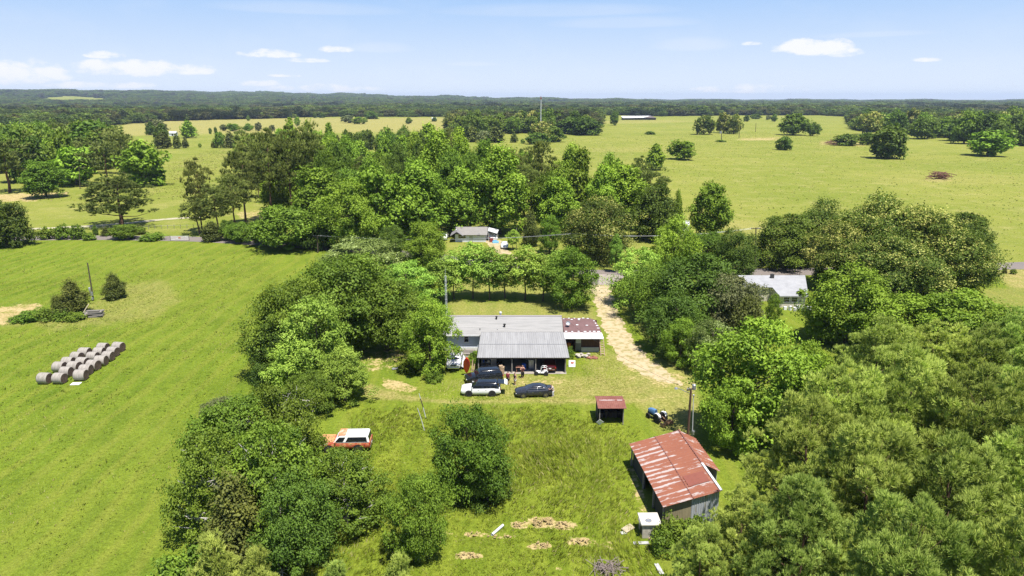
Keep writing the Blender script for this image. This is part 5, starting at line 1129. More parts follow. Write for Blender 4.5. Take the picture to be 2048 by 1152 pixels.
# ------------------------------------------------------------------ vehicles
def paint(name, c, rough=.25, coat=.6, **k): return mat(name, c, rough, 0, coat=coat, **k)
def ring_section(x, w, z0, z1, tuck=.06, crown=.03):
    h = z1 - z0
    half = [(0, z0), (w * .86, z0), (w * .97, z0 + .12), (w, z0 + h * .42), (w * .985, z0 + h * .72), (w * .93, z1 - tuck), (w * .80, z1 - .01), (w * .4, z1 + crown * .7), (0, z1 + crown)]
    pts = [(y, z) for y, z in half] + [(-y, z) for y, z in reversed(half[1:-1])]
    return [Vector((x, y, z)) for y, z in pts]
CARS = {
 # stations: x (front +), half width, bottom z, top z
 'suv': dict(st=[(2.46, .62, .42, .74), (2.40, .82, .34, .88), (2.2, .94, .30, .98), (1.6, .99, .28, 1.06), (1.05, 1.0, .27, 1.12), (.4, 1.0, .27, 1.13), (-.6, 1.0, .27, 1.15), (-1.6, 1.0, .28, 1.18), (-2.2, .97, .32, 1.17), (-2.42, .90, .38, 1.10), (-2.46, .80, .44, .95)],
             cab=dict(b=(1.22, -2.34, .93, 1.08), t=(.42, -2.05, .72, 1.74)), wb=(1.46, -1.46), wr=.39, ww=.27, ls=(2.37, .68), pill=[(.02, .36), (.40, .68), (.72, .95)]),
 'sedan': dict(st=[(2.38, .60, .38, .62), (2.30, .80, .30, .72), (2.05, .90, .25, .80), (1.5, .93, .22, .90), (.95, .94, .22, .96), (.2, .94, .22, .97), (-.8, .94, .22, .99), (-1.5, .93, .23, 1.02), (-2.1, .90, .28, 1.03), (-2.34, .84, .34, 1.00), (-2.40, .72, .40, .86)],
             cab=dict(b=(1.10, -1.88, .86, .93), t=(.22, -1.02, .62, 1.42)), wb=(1.42, -1.40), wr=.34, ww=.23, ls=(2.26, .64), pill=[(.03, .46), (.50, .93)]),
 'oldsuv': dict(st=[(2.42, .84, .50, .98), (2.38, .93, .46, 1.08), (2.2, .97, .44, 1.12), (1.4, .99, .42, 1.15), (.9, 1.0, .42, 1.16), (0, 1.0, .42, 1.16), (-1, 1.0, .42, 1.16), (-2.0, .99, .42, 1.15), (-2.36, .97, .46, 1.13), (-2.42, .93, .5, 1.08)],
             cab=dict(b=(.95, -2.36, .95, 1.12), t=(.42, -2.22, .84, 1.82)), wb=(1.42, -1.30), wr=.40, ww=.26, ls=(2.43, .66), pill=[(.03, .25), (.33, .95)]),
 'pickup': dict(st=[(2.62, .84, .50, .96), (2.58, .94, .45, 1.04), (2.4, .97, .42, 1.08), (1.5, .99, .40, 1.12), (1.0, 1.0, .40, 1.14), (.2, 1.0, .40, 1.14), (-.5, 1.0, .40, 1.14), (-1.6, .99, .40, 1.14), (-2.5, .98, .44, 1.13), (-2.6, .95, .48, 1.10)],
             cab=dict(b=(1.05, -.55, .94, 1.10), t=(.55, -.40, .80, 1.78)), wb=(1.62, -1.55), wr=.40, ww=.25, ls=(2.63, .66), pill=[(.05, .90)]),
}
def make_car(kind, label, cat, loc, heading, bodym, roofm, glassm=None, name='parked_car', rimm=None, tail=None, group=None, plate=True, door=None):
    K = CARS[kind]; t = thing(name, label, cat, loc, heading, group); glassm = glassm or M['dark_glass']; rimm = rimm or M['chrome']
    b = MB(); b.rings([ring_section(*s) for s in K['st']]); bo = b.build('body', bodym, t, smooth=True)
    (bx0, bx1, bw, bz), (tx0, tx1, tw, tz) = K['cab']['b'], K['cab']['t']
    def cr(x0, x1, w, z, r):
        P = []
        for (cx, cy, a0) in ((x0 - r, w - r, 0), (x1 + r, w - r, 90), (x1 + r, -w + r, 180), (x0 - r, -w + r, 270)):
            for k in range(4): a = math.radians(a0 + k * 30); P.append(Vector((cx + r * math.cos(a), cy + r * math.sin(a), z)))
        return P
    g = MB(); g.rings([cr(bx0, bx1, bw, bz, .10), cr((bx0 + tx0) / 2 + .03, (bx1 + tx1) / 2 - .03, (bw + tw) / 2 + .02, (bz + tz) / 2, .12), cr(tx0, tx1, tw, tz - .06, .14)])
    cab = g.build('cabin', roofm if kind != 'sedan' else bodym, t, smooth=True)
    r = MB(); r.rings([cr(tx0 + .04, tx1 - .04, tw + .01, tz - .062, .15), cr(tx0, tx1, tw - .02, tz - .02, .16), cr(tx0 - .18, tx1 + .18, tw - .18, tz + .02, .15), cr(tx0 - .5, tx1 + .5, tw - .4, tz + .035, .1)]); r.build('roof', roofm, t, smooth=True)
    B = lambda u, v, s: Vector((bx0 + (bx1 - bx0) * u, s * bw, bz)).lerp(Vector((tx0 + (tx1 - tx0) * u, s * tw, tz - .06)), v) + Vector((0, s * (.030 * math.sin(math.pi * v) + .004), 0))
    for s in (-1, 1):
        for (u0, u1) in K['pill']:
            q = MB(); n = 5
            for k in range(n):
                v0, v1 = .14 + .74 * k / n, .14 + .74 * (k + 1) / n; q.face([B(u0, v0, s), B(u1, v0, s), B(u1, v1, s), B(u0, v1, s)])
            q.build('side_window', glassm, t)
        tr = MB(); p0, p1 = B(.04, .10, s), B(.96, .10, s); tr.tube([p0, p1], .012, 5); tr.build('window_trim', M['chrome'] if kind != 'suv' else M['black'], t)
    for nm, e0, e1, sg in (('windscreen', bx0, tx0, 1), ('rear_window', bx1, tx1, -1)):
        q = MB(); n = 5
        for k in range(n):
            row = []
            for v in (.10 + .78 * k / n, .10 + .78 * (k + 1) / n):
                x = e0 + (e1 - e0) * v + sg * (.034 * math.sin(math.pi * v) + .006); w = (bw + (tw - bw) * v) * .86; row.append([(x, -w, bz + (tz - .06 - bz) * v), (x, w, bz + (tz - .06 - bz) * v)])
            q.face([row[0][0], row[0][1], row[1][1], row[1][0]])
        q.build(nm, glassm, t)
    wr, ww = K['wr'], K['ww']; hw = K['st'][4][1]
    for x in K['wb']:
        for s in (-1, 1):
            a = MB(); a.lathe([(.01, 0), (wr * 1.17, 0), (wr * 1.19, .012), (.01, .014)], (x, s * (hw - .012) if s > 0 else -(hw - .012) - .014, wr + .03), 'Y', 28); a.build('wheel_arch', M['black'], t)
            w = MB(); y0 = s * (hw + .018); y1 = s * (hw + .018 - ww); pr = [(wr * .6, 0), (wr * .92, 0), (wr, .03), (wr, ww - .03), (wr * .92, ww), (wr * .6, ww)]
            w.lathe(pr, (x, min(y0, y1), wr), 'Y', 28); wo = w.build('wheel', M['rubber'], t, smooth=True)
            rm = MB(); yy = y0 + (s * .004)
            rm.lathe([(wr * .60, -.01), (wr * .62, .004), (wr * .56, .004), (wr * .54, -.01)], (x, yy, wr), 'Y', 24); rm.lathe([(.01, -.01), (wr * .16, -.01), (wr * .15, .006), (.01, .006)], (x, yy, wr), 'Y', 12)
            for k in range(5):
                a_ = k * 1.2566 + .3; c = Vector((x + math.cos(a_) * wr * .33, yy, wr + math.sin(a_) * wr * .33)); rm.cbox(c, (wr * .48, .012, wr * .12), 0, 0, ry=-a_)
            rm.build('rim', rimm, wo)
    fx, ly = K['ls']; rx = K['st'][-2][0]; zt = K['st'][1][3]; zr = K['st'][-2][3]
    for s in (-1, 1):
        h = MB(); h.cbox((fx + .0, s * ly, zt - .13), (.10, .30, .13), -s * .28 if kind in ('suv', 'sedan') else 0); h.build('headlight', M['clear_lamp'], t, bevel=.02)
        l = MB(); l.cbox((rx - .0, s * (K['st'][-2][1] - .16), zr - .20), (.11, .30, .13 if kind in ('suv', 'sedan') else .26), s * .3 if kind in ('suv', 'sedan') else 0); l.build('taillight', M['red_lamp'], t, bevel=.02)
        m_ = MB(); m_.cbox((bx0 - .18, s * (bw + .10), bz + .10), (.12, .20, .14)); m_.build('mirror', bodym if kind != 'pickup' else M['chrome'], t, bevel=.03)
        hd = MB()
        for xx in (.15, -.75): hd.box(xx, xx + .16, s * (hw - .005) - .008, s * (hw - .005) + .008, K['st'][5][3] - .24, K['st'][5][3] - .21)
        hd.build('door_handle', M['chrome'], t)
    bf = MB(); bf.cbox((K['st'][1][0] + .045, 0, .50), (.10, K['st'][1][1] * 1.7, .17)); bf.build('front_bumper', bodym if kind in ('suv', 'sedan') else M['chrome'], t, bevel=.03)
    bb = MB(); bb.cbox((K['st'][-2][0] - .045, 0, .50), (.10, K['st'][-2][1] * 1.75, .17)); bb.build('rear_bumper', bodym if kind in ('suv', 'sedan') else M['chrome'], t, bevel=.03)
    gr = MB(); gr.cbox((K['st'][1][0] + .035, 0, zt - .16), (.05, .78, .16)); gr.build('grille', M['black'], t)
    if plate:
        p = MB(); p.cbox((K['st'][-1][0] - .035 if kind != 'sedan' else -2.41, 0, .72), (.015, .34, .15)); p.build('license_plate', M['white_paint'], t)
    if kind == 'suv':
        for s in (-1, 1):
            rr = MB(); rr.tube([(tx0 - .1, s * (tw - .1), tz + .03), (tx0 - .3, s * (tw - .08), tz + .09), (tx1 + .4, s * (tw - .08), tz + .09), (tx1 + .2, s * (tw - .1), tz + .03)], .02, 6); rr.build('roof_rail', M['black'], t)
    return t
PB = paint('black_paint', (.012, .014, .017), .16); PW = paint('white_car_paint', (.80, .80, .80), .25); PG = paint('dark_grey_paint', (.026, .027, .032), .22); PR = paint('dark_red_paint', (.05, .005, .007), .3)
car = make_car('suv', 'white SUV with a black roof and its tailgate raised, nearest the meadow', 'car', (-3.95, 79.75, 0), math.pi, PW, PB, name='parked_suv', rimm=M['black'], group='cars parked in front of the house')
tg = MB(); tg.M = Matrix.Translation((-2.15, 0, 1.70)) @ Matrix.Rotation(math.radians(-4), 4, 'Y'); tg.box(-.85, 0, -.72, .72, -.03, .03, 0); tg.M = Matrix.Translation((-2.98, 0, 1.74)) @ Matrix.Rotation(math.radians(-28), 4, 'Y'); tg.box(-.42, 0, -.76, .76, -.05, .05, 1); tg.M = None
tg.build('tailgate', [PB, PW], car, bevel=.02)
ob = MB(); ob.box(-2.475, -2.462, -.66, .66, .66, 1.08); ob.build('boot_opening', M['black'], car)
make_car('suv', 'black SUV parked behind the white one, close to the carport', 'car', (-3.75, 83.75, 0), math.pi + math.radians(13), PB, PB, name='parked_suv', group='cars parked in front of the house')
make_car('sedan', 'dark grey saloon car standing alone in front of the carport', 'car', (2.75, 79.35, 0), math.pi + math.radians(5), PG, PG, name='parked_car', group='cars parked in front of the house')
make_car('sedan', 'dark red car inside the right bay of the carport, tail towards the meadow', 'car', (5.15, 88.6, .05), math.pi / 2, PR, PR, name='parked_car', group=None)
RP = mat('faded_red_paint', (.42, .085, .045), .55, scale=2.2, c2=(.52, .30, .13), thr=(.5, .62))
c2 = make_car('oldsuv', 'old red truck with rusty bonnet and long white roof, half under the thicket', 'truck', (-17.75, 65.75, 0), math.pi + .04, RP, M['white_paint'], name='old_truck')
c2.scale = (1.13, 1.02, 1.02)
h = MB(); h.box(1.0, 2.36, -.86, .86, 1.155, 1.20); h.build('bonnet', mat('rusty_bonnet', (.50, .26, .10), .8, scale=3, c2=(.25, .10, .05), thr=(.55, .66)), c2, bevel=.02)
h = MB(); h.box(-.2, .5, -.78, .78, 1.853, 1.868); h.build('rusty_roof_front', mat('rusty_roof_patch', (.48, .20, .09), .8, scale=3, c2=(.62, .48, .36), thr=(.5, .66)), c2)
PO = mat('old_white_paint', (.68, .66, .67), .5, scale=1.8, c2=(.42, .34, .33), thr=(.58, .66))
pk = make_car('pickup', 'old white pickup truck facing the camera with junk piled in its bed', 'truck', (-8.05, 89.6, 0), -math.pi / 2, PO, PO, name='pickup_truck', plate=False)
bd = MB(); bd.box(-2.5, -.62, -.86, .86, 1.145, 1.165); bd.build('bed', M['black'], pk)
def junk(name, label, cat, m, pieces):
    b = MB()
    for p in pieces: b.cbox(p[0], p[1], p[2] if len(p) > 2 else 0, 0, p[3] if len(p) > 3 else 0)
    return tag(b.build(name, m, None, bevel=.01), label, cat)
b = MB(); b.lathe([(.02, 0), (.22, 0), (.28, .06), (.28, .5), (.2, .68), (.08, .74), (.08, .8), (.02, .8)], (-7.85, 90.9, 1.17), n=16); tag(b.build('gas_tank', mat('orange_tank', (.72, .34, .12), .5), smooth=True), 'orange tank standing in the bed of the white pickup', 'tank')
junk('scrap_boards', 'tan boards lying across the bed of the white pickup', 'boards', M['cardboard'], [((-8.3, 91.4, 1.25), (1.3, .5, .15), .3), ((-7.7, 91.6, 1.33), (1.0, .4, .12), -.4), ((-8.4, 90.6, 1.3), (.4, .4, .28), .2)])
def tarp():
    rg = random.Random(8); mb = MB(); n = 10; P = [[(-6.95 + .95 * (i / n) * (1 - .55 * j / n), 87.6 + 3.6 * j / n, .75 * (1 - (i / n)) * (.5 + .6 * (j / n)) + .05 + rg.uniform(0, .13)) for i in range(n + 1)] for j in range(n + 1)]
    for j in range(n):
        for i in range(n): mb.face([P[j][i], P[j][i + 1], P[j + 1][i + 1], P[j + 1][i]])
    for j in range(n): mb.face([P[j][0], P[j + 1][0], (P[j + 1][0][0], P[j + 1][0][1], 0), (P[j][0][0], P[j][0][1], 0)])
    tag(mb.build('tarp', mat('white_tarp', (.66, .65, .66), .6, scale=4, c2=(.22, .2, .2), thr=(.55, .62))), 'crumpled white tarp heaped beside the white pickup', 'tarp')
tarp()
PS = paint('silver_paint', (.55, .57, .60), .3)
x, y = G(1009, 499); make_car('sedan', 'silver car on the lawn of the far cottage, nose towards the road', 'car', (x, y + 2.4, 0), -math.pi / 2, PS, PW, name='parked_car')
x, y = G(982, 483); make_car('suv', 'white car half hidden beside the lean-to of the far cottage', 'car', (x, y + 2.6, 0), -math.pi / 2 + .4, PW, PW, name='parked_car')
x, y = G(894, 482); make_car('pickup', 'white vehicle at the left end of the far cottage', 'car', (x - 1, y + 2.4, 0), -math.pi / 2, PW, PW, name='parked_car')
x, y = G(995, 486); junk('crate', 'blue crate between the two cars of the far cottage', 'crate', mat('light_blue', (.2, .5, .75), .5), [((x - .5, y, .25), (1.6, .8, .5), .1), ((x - .7, y + .1, .56), (.9, .5, .12), .3)])
junk('barrel_box', 'dark red box beside the blue crate', 'box', mat('dark_red_box', (.25, .04, .03), .6), [((x - 1.6, y + 1.4, .5), (.9, .8, 1.0), .1), ((x - 1.6, y + 1.4, 1.03), (1.0, .9, .06), .1)])

M['tractor_blue'] = mat('tractor_blue', (.10, .22, .42), .5, var=.2, scale=3)
def tractor():
    t = thing('tractor', 'small blue tractor with a rear blade, parked right of the small red-roofed shed', 'tractor', (16.9, 72.2, 0), math.radians(122)); t.scale = (.88, .88, .88)
    h = MB(); h.rings([[Vector((x, y * w, z)) for y, z in ((-.3, .75), (-.33, 1.15), (-.2, zt), (.2, zt), (.33, 1.15), (.3, .75))] for x, w, zt in ((.45, 1, 1.38), (1.2, .95, 1.34), (1.62, .85, 1.22))]); h.build('hood', M['tractor_blue'], t, smooth=True)
    c = MB(); c.box(-.7, 1.5, -.16, .16, .45, .75); c.box(1.35, 1.7, -.25, .25, .5, .75); c.box(-.75, .1, -.3, .3, .7, .85); c.build('chassis', M['black'], t)
    s = MB(); s.box(-.6, -.15, -.24, .24, .95, 1.06); s.cbox((-.62, 0, 1.25), (.1, .46, .45), 0, 0, ry=-.15); s.box(-.5, -.25, -.1, .1, .85, .95); s.build('seat', M['rubber'], t, bevel=.03)
    st = MB(); st.tube([(.4, 0, 1.2), (.15, 0, 1.45)], .025, 6); st.M = Matrix.Translation((.13, 0, 1.47)) @ Matrix.Rotation(-.7, 4, 'Y')
    st.tube([(math.cos(a * .5236) * .2, math.sin(a * .5236) * .2, 0) for a in range(13)], .018, 6); st.M = None; st.build('steering_wheel', M['black'], t)
    for sg in (-1, 1):
        f = MB(); pts = [(-.95, .95), (-.85, 1.25), (-.5, 1.38), (-.1, 1.28), (.05, 1.0)]; f.rings([[Vector((x, sg * .38, z)), Vector((x, sg * .75, z)), Vector((x, sg * .75, z - .04)), Vector((x, sg * .38, z - .04))] for x, z in pts]); f.build('fender', M['white_paint'], t)
        for x, r, w, yy in ((-.45, .62, .32, .62), (1.25, .36, .22, .55)):
            wl = MB(); wl.lathe([(r * .5, 0), (r * .9, 0), (r, .05), (r, w - .05), (r * .9, w), (r * .5, w)], (x, sg * yy - (w / 2), r), 'Y', 24)
            for k in range(16):
                a = k * .3927; wl.cbox((x + math.cos(a) * r, sg * yy, r + math.sin(a) * r), (.06, w * .9, .07), 0, 0, ry=-a)
            wo = wl.build('wheel', M['rubber'], t); rm = MB(); rm.lathe([(.01, 0), (r * .5, 0), (r * .5, .05), (.01, .05)], (x, sg * (yy + w / 2 - .05) - .025, r), 'Y', 18); rm.build('rim', M['white_paint'], wo)
    rb = MB(); rb.tube([(-.7, -.4, .9), (-.75, -.4, 1.9), (-.75, .4, 1.9), (-.7, .4, .9)], .035, 6); rb.build('roll_bar', M['black'], t)
    bl = MB(); bl.box(-1.75, -1.68, -.85, .85, .1, .5); bl.box(-2.0, -1.3, -.85, -.8, .1, .55); bl.box(-2.0, -1.3, .8, .85, .1, .55); bl.tube([(-.7, -.3, .6), (-1.7, -.35, .5)], .04, 6); bl.tube([(-.7, .3, .6), (-1.7, .35, .5)], .04, 6); bl.tube([(-.7, 0, .95), (-1.7, 0, .75)], .03, 6); bl.box(-1.72, -1.66, -.4, .4, .5, .75); bl.build('rear_blade', mat('rusty_blade', (.42, .24, .15), .8, var=.4, scale=5), t)
tractor()
M['soil_clod'] = mat('soil_clod', (.42, .31, .14), .95, var=.4, scale=5)
# ------------------------------------------------------------------ hay bales
M['bale_wrap'] = mat('bale_net_wrap', (.40, .37, .32), .8, scale=2.2, c2=(.20, .175, .15), stretch=(9, .6, .6), bump=.25)
M['bale_end'] = mat('bale_end', (.115, .075, .055), .95, var=.5, scale=7, bump=.4)
def bale_meshes():
    R, W = .72, 1.34; b = MB(); rg = random.Random(3); pr = [(R - .07, -W / 2), (R - .015, -W / 2 + .05)] + [(R + rg.uniform(-.012, .012), -W / 2 + .1 + (W - .2) * i / 9) for i in range(10)] + [(R - .015, W / 2 - .05), (R - .07, W / 2)]
    b.lathe(pr, (0, 0, 0), 'X', 30); b.f = b.f[:-2]; b.m = b.m[:-2]; rr = []
    me = bpy.data.meshes.new('wrap'); me.from_pydata(b.v, [], b.f); me.materials.append(M['bale_wrap']); me.polygons.foreach_set('use_smooth', [True] * len(b.f)); me.update()
    e = MB(); rings = []
    for k in range(8):
        r = (R - .065) * (1 - k / 8.5); rings.append([Vector((.0 + (.018 if k % 2 else 0) + .03 * (1 - k / 8), r * math.cos(a * .2094), r * math.sin(a * .2094))) for a in range(30)])
    e.rings(rings, caps=False); e.f.append([len(e.v) - 30 + i for i in range(30)]); e.m.append(0)
    m2 = bpy.data.meshes.new('end_face'); m2.from_pydata(e.v, [], e.f); m2.materials.append(M['bale_end']); m2.update()
    return me, m2, R, W
def bales():
    me, en, R, W = bale_meshes(); rg = random.Random(5)
    ordn = 'first second third fourth fifth sixth seventh'.split()
    rows = [('left row', [(590, 640), (760, 545), (930, 440), (1080, 355), (1440, 255)]), ('middle row', [(720, 735), (880, 635), (1040, 550), (1240, 435), (1365, 345)]),
            ('right row', [(1005, 800), (1105, 695), (1250, 605), (1400, 515), (1540, 425), (1635, 335), (1740, 240)]), ('pair', [(300, 865), (590, 865)])]
    for nm, L in rows:
        for i, (cx, cy) in enumerate(L):
            px = 60 + (cx - 20) / 9.75; py = 670 + (cy + 88) / 9.75; x, y = G(px, py); y += R * .35
            lab = ('round hay bale, %s in the %s counted from the near end' % (ordn[i], nm)) if nm != 'pair' else 'round hay bale at the near left end of the stack, %s one' % ('outer', 'inner')[i]
            t = thing('hay_bale', lab, 'hay bale', (x, y, R - .02), rg.uniform(-.10, .12) - .06, 'round hay bales stacked on the field'); s = rg.uniform(.95, 1.04); t.scale = (s, s, s)
            a = rg.uniform(0, 6.28)
            link_mesh('wrap', me, t, rot=(a, 0, 0)); link_mesh('end_face', en, t, loc=(W / 2 - .01, 0, 0), rot=(a, 0, 0)); link_mesh('end_face', en, t, loc=(-W / 2 + .01, 0, 0), rot=(a, 0, math.pi))
    x, y = G(152, 768); b = MB(); b.cbox((x, y, .05), (1.15, .8, .05), .1); tag(b.build('sheet_panel', M['white_paint']), 'pale flat sheet lying on the grass before the hay bales', 'sheet')
bales()

# ------------------------------------------------------------------ poles, masts, wires
def zpt(px, py, Y): z = zat(py, Y); return Vector((xat(px, Y, z), Y, z))
def pole(px, py, tx, ty, r, label, m='old_wood', extra=None, name='utility_pole', cat='pole'):
    x, y = G(px, py); top = zpt(tx, ty, y); t = thing(name, label, cat, (x, y, 0)); b = MB(); tp = top - Vector((x, y, 0)); b.tube([(0, 0, -.3), tp * .5, tp], [r, r * .88, r * .75], 10); b.build('post', M[m], t); return t, top, tp
def crossarm(t, tp, w, dz=.5, rot=0):
    b = MB(); b.cbox((tp.x, tp.y, tp.z - dz), (w, .12, .14), rot); a = b.build('crossarm', M['old_wood'], t)
    for k in (-1, -.45, .45, 1):
        i = MB(); i.lathe([(.01, 0), (.05, 0), (.07, .08), (.03, .18), (.01, .18)], (tp.x + k * w * .46 * math.cos(rot), tp.y + k * w * .46 * math.sin(rot), tp.z - dz + .07), n=8); i.build('insulator', M['grey_metal'], a)
def can(t, c, r=.25, h=.8):
    b = MB(); b.lathe([(.01, 0), (r * .9, .02), (r, .08), (r, h - .05), (r * .8, h), (.01, h + .05)], c, n=16); b.build('transformer', M['grey_metal'], t, smooth=True)
# service pole beside the rusty barn
t, top, tp = pole(1374, 893, 1382, 781, .15, 'brown utility pole with a curved lamp arm rising behind the rusty barn', 'pine_bark')
b = MB(); b.tube([tp + Vector((0, 0, -.35)), tp + Vector((-.5, 0, -.15)), tp + Vector((-1.1, 0, .15)), tp + Vector((-1.5, -.1, .35))], [.04, .04, .035, .03], 8); b.build('lamp_arm', M['grey_metal'], t)
b = MB(); b.lathe([(.02, .1), (.14, .05), (.2, -.08), (.12, -.12), (.02, -.12)], tp + Vector((-1.6, -.1, .32)), n=14); b.build('lamp_head', M['grey_metal'], t)
crossarm(t, tp, 1.1, -.15, .5); can(t, tp + Vector((.35, .2, .0)), .2, .6)
LT = top.copy()
t2, top2, tp2 = pole(1384, 890, 1387, 792, .055, 'pale metal conduit mast standing close against the brown utility pole', 'white_metal', name='conduit_mast', cat='mast')
b = MB(); b.box(-.16, .16, -.16, -.08, 1.3, 1.8); b.lathe([(.01, 1.35), (.1, 1.35), (.1, 1.75), (.01, 1.75)], (0, -.2, 0), n=12); b.build('meter_box', M['grey_metal'], t2)
b = MB(); b.lathe([(.03, 0), (.12, .03), (.12, .14), (.02, .2)], tp2, n=10); b.build('weather_head', M['grey_metal'], t2)
# poles along the road and in the fields
tA, pA, q = pole(1149, 528, 1148, 466, .16, 'roadside utility pole with a pale transformer before the olive oak'); crossarm(tA, q, 2.0, .25); can(tA, q + Vector((-.35, -.1, -1.9)), .3, 1.0)
tB, pB, q = pole(1098, 508, 1098, 470, .10, 'thin wooden pole on the far lawn left of the roadside pole')
tC, pC, q = pole(636, 506, 634, 470, .15, 'utility pole standing among the trees right of the wide low tree'); crossarm(tC, q, 2.0, .25)
tD, pD, q = pole(1510, 540, 1512, 455, .15, 'utility pole among the trees left of the dark roadside oak'); crossarm(tD, q, 2.0, .25)
tE, pE, q = pole(160, 378, 158, 333, .16, 'field utility pole with a crossarm in front of the left wood'); crossarm(tE, q, 4.5, .3)
tF, pF, q = pole(1443, 284, 1443, 262, .32, 'pasture pole with a pale transformer rising from low brush'); can(tF, q + Vector((-.7, 0, -2.2)), .9, 2.0)
tG, pG, q = pole(1478, 276, 1479, 260, .26, 'plain pole right of the paired oaks'); tH, pH, q = pole(1511, 264, 1512, 246, .26, 'plain pole further up the pasture')
tI, pI, q = pole(187, 601, 175, 526, .13, 'leaning dark pole with grey boxes near the brush pile on the hay field', 'old_wood'); can(tI, (-.18, -.3, 1.7), .16, .9)
b = MB(); b.box(-.3, .25, -.35, -.12, 1.0, 1.7); b.box(-.1, .2, -.38, -.14, .2, .7); b.build('meter_box', M['grey_metal'], tI)
tJ, pJ, q = pole(1033, 497, 1033, 456, .08, 'thin grey pole beside the silver car on the far lawn', 'grey_wood')
tK, pK, q = pole(853, 837, 838, 787, .05, 'leaning pipe with a dark upper half at the top of the meadow', 'white_metal', name='leaning_pipe', cat='pipe'); b = MB(); b.tube([q * .45, q * .8], .058, 8); b.build('dark_sleeve', M['old_wood'], tK)
pole(850, 861, 835, 816, .045, 'shorter leaning white pipe below the dark-sleeved one', 'white_metal', name='leaning_pipe', cat='pipe')
def wire(name, a, b_, sag, r, label, m='black'):
    a, b_ = Vector(a), Vector(b_); pts = [a.lerp(b_, k / 14) - Vector((0, 0, sag * 4 * (k / 14) * (1 - k / 14))) for k in range(15)]; w = MB(); w.tube(pts, r, 5); tag(w.build(name, M[m]), label, 'wire')
wire('power_line', pC + Vector((-.8, 0, -.1)), pA + Vector((-.8, 0, -.1)), 1.2, .022, 'power line along the road left of the transformer pole, near strand', 'grey_metal'); wire('power_line', pC + Vector((.8, 0, -.1)), pA + Vector((.8, 0, -.1)), 1.2, .022, 'power line along the road left of the transformer pole, far strand', 'grey_metal')
wire('power_line', pA + Vector((.8, 0, -.1)), pD + Vector((.8, 0, -.1)), 1.1, .022, 'power line crossing the olive oak right of the transformer pole, far strand', 'grey_metal'); wire('power_line', pA + Vector((-.8, 0, -.1)), pD + Vector((-.8, 0, -.1)), 1.1, .022, 'power line crossing the olive oak right of the transformer pole, near strand', 'grey_metal')
wire('guy_wire', Vector((17.1, 63.2, 0)), LT - Vector((0, 0, .6)), 0, .012, 'thin guy wire from the brown utility pole down behind the barn')
wire('service_wire', LT, Vector((7.4, 98.5, 4.3)), .8, .014, 'service wire from the brown utility pole to the house')
wire('fence_wire', Vector((G(130, 462)[0], G(130, 462)[1], .9)), Vector((G(400, 456)[0], G(400, 456)[1], .9)), 0, .02, 'single wire strung along the field fence beyond the road', 'grey_metal')
def lattice(name, x, y, top, w0, w1, label, r, m='white_metal', m2=None):
    t = thing(name, label, 'mast', (x, y, 0)); b = MB(); n = max(6, int(top / (w0 * 2.2))); P = []
    for i in range(n + 1):
        w = w0 + (w1 - w0) * i / n; P.append([Vector((w * .577 * math.cos(a), w * .577 * math.sin(a), top * i / n)) for a in (.5, 2.594, 4.69)])
    for k in range(3):
        leg = MB(); leg.tube([p[k] for p in P], r, 6); leg.build('leg', M[m], t)
    for i in range(n):
        for k in range(3): b.tube([P[i][k], P[i + 1][(k + 1) % 3]], r * .6, 4); b.tube([P[i + 1][k], P[i + 1][(k + 1) % 3]], r * .6, 4)
    b.build('bracing', M[m], t)
    if m2: a = MB(); a.tube([(0, 0, top), (0, 0, top + w0 * 3)], r * 2.2, 6); a.cbox((0, 0, top + w0), (w0 * 1.2, w0 * .6, w0 * 1.6)); a.build('antenna', m2, t)
    else: a = MB(); a.tube([(0, 0, top), (0, 0, top + 1.2)], .02, 6); a.build('antenna', M[m], t)
    return t
x, y = xat(893, 103.8, 2), 103.8; lattice('lattice_mast', x, y, zat(552, y), .34, .28, 'slim lattice antenna mast at the left rear corner of the house', .022)
x, y = G(1081, 278); lattice('radio_mast', x, y, zat(199, y), 1.0, .8, 'distant lattice mast with a rusty top behind the catkin-covered oak', .11, 'white_metal', mat('rusty_top', (.24, .07, .05), .8))
# fence and gate of the far field
tf = thing('wire_fence', 'wire fence with thin wooden posts along the far side of the road', 'fence', (*G(130, 462), 0))
for i in range(22):
    u = i / 21; x, y = G(130 + 270 * u, 462 - 6 * u); p = MB(); p.tube([(0, 0, -.2), (.02, 0, 1.15)], .06, 6); p.build('post', M['grey_wood'], tf, loc=tuple(Vector((x, y, 0)) - tf.location))
x, y = G(360, 482); t = thing('gate', 'pale tube gate with an orange tag on the road verge', 'gate', (x, y, 0), .05); b = MB()
for z in (.3, .55, .8, 1.05, 1.3): b.tube([(-2.2, 0, z), (2.2, 0, z)], .035, 6)
b.tube([(-2.2, 0, .3), (-2.2, 0, 1.3)], .035, 6); b.tube([(2.2, 0, .3), (2.2, 0, 1.3)], .035, 6); b.tube([(-2.2, 0, .3), (2.2, 0, 1.3)], .03, 6); b.build('frame', M['white_paint'], t)
b = MB(); b.box(-.3, .3, -.06, -.04, .7, 1.05); b.build('tag', M['orange'], t)
for s in (-2.4, 2.4): b = MB(); b.tube([(s, 0, -.3), (s, 0, 1.5)], .09, 8); b.build('post', M['grey_wood'], t)
x, y = G(1599, 553); t = thing('mailbox', 'dark mailbox on a post by the road behind the cream cottage', 'mailbox', (x, y, 0)); b = MB(); b.tube([(0, 0, 0), (0, 0, 1.7)], .06, 6); b.build('post', M['old_wood'], t); b = MB(); b.box(-.25, .25, -.45, .3, 1.7, 1.92); b.M = Matrix.Translation((0, -.45, 1.92)); b.lathe([(.01, 0), (.25, 0), (.25, .75), (.01, .75)], axis='Y', n=16); b.M = None; b.build('box', M['black'], t)

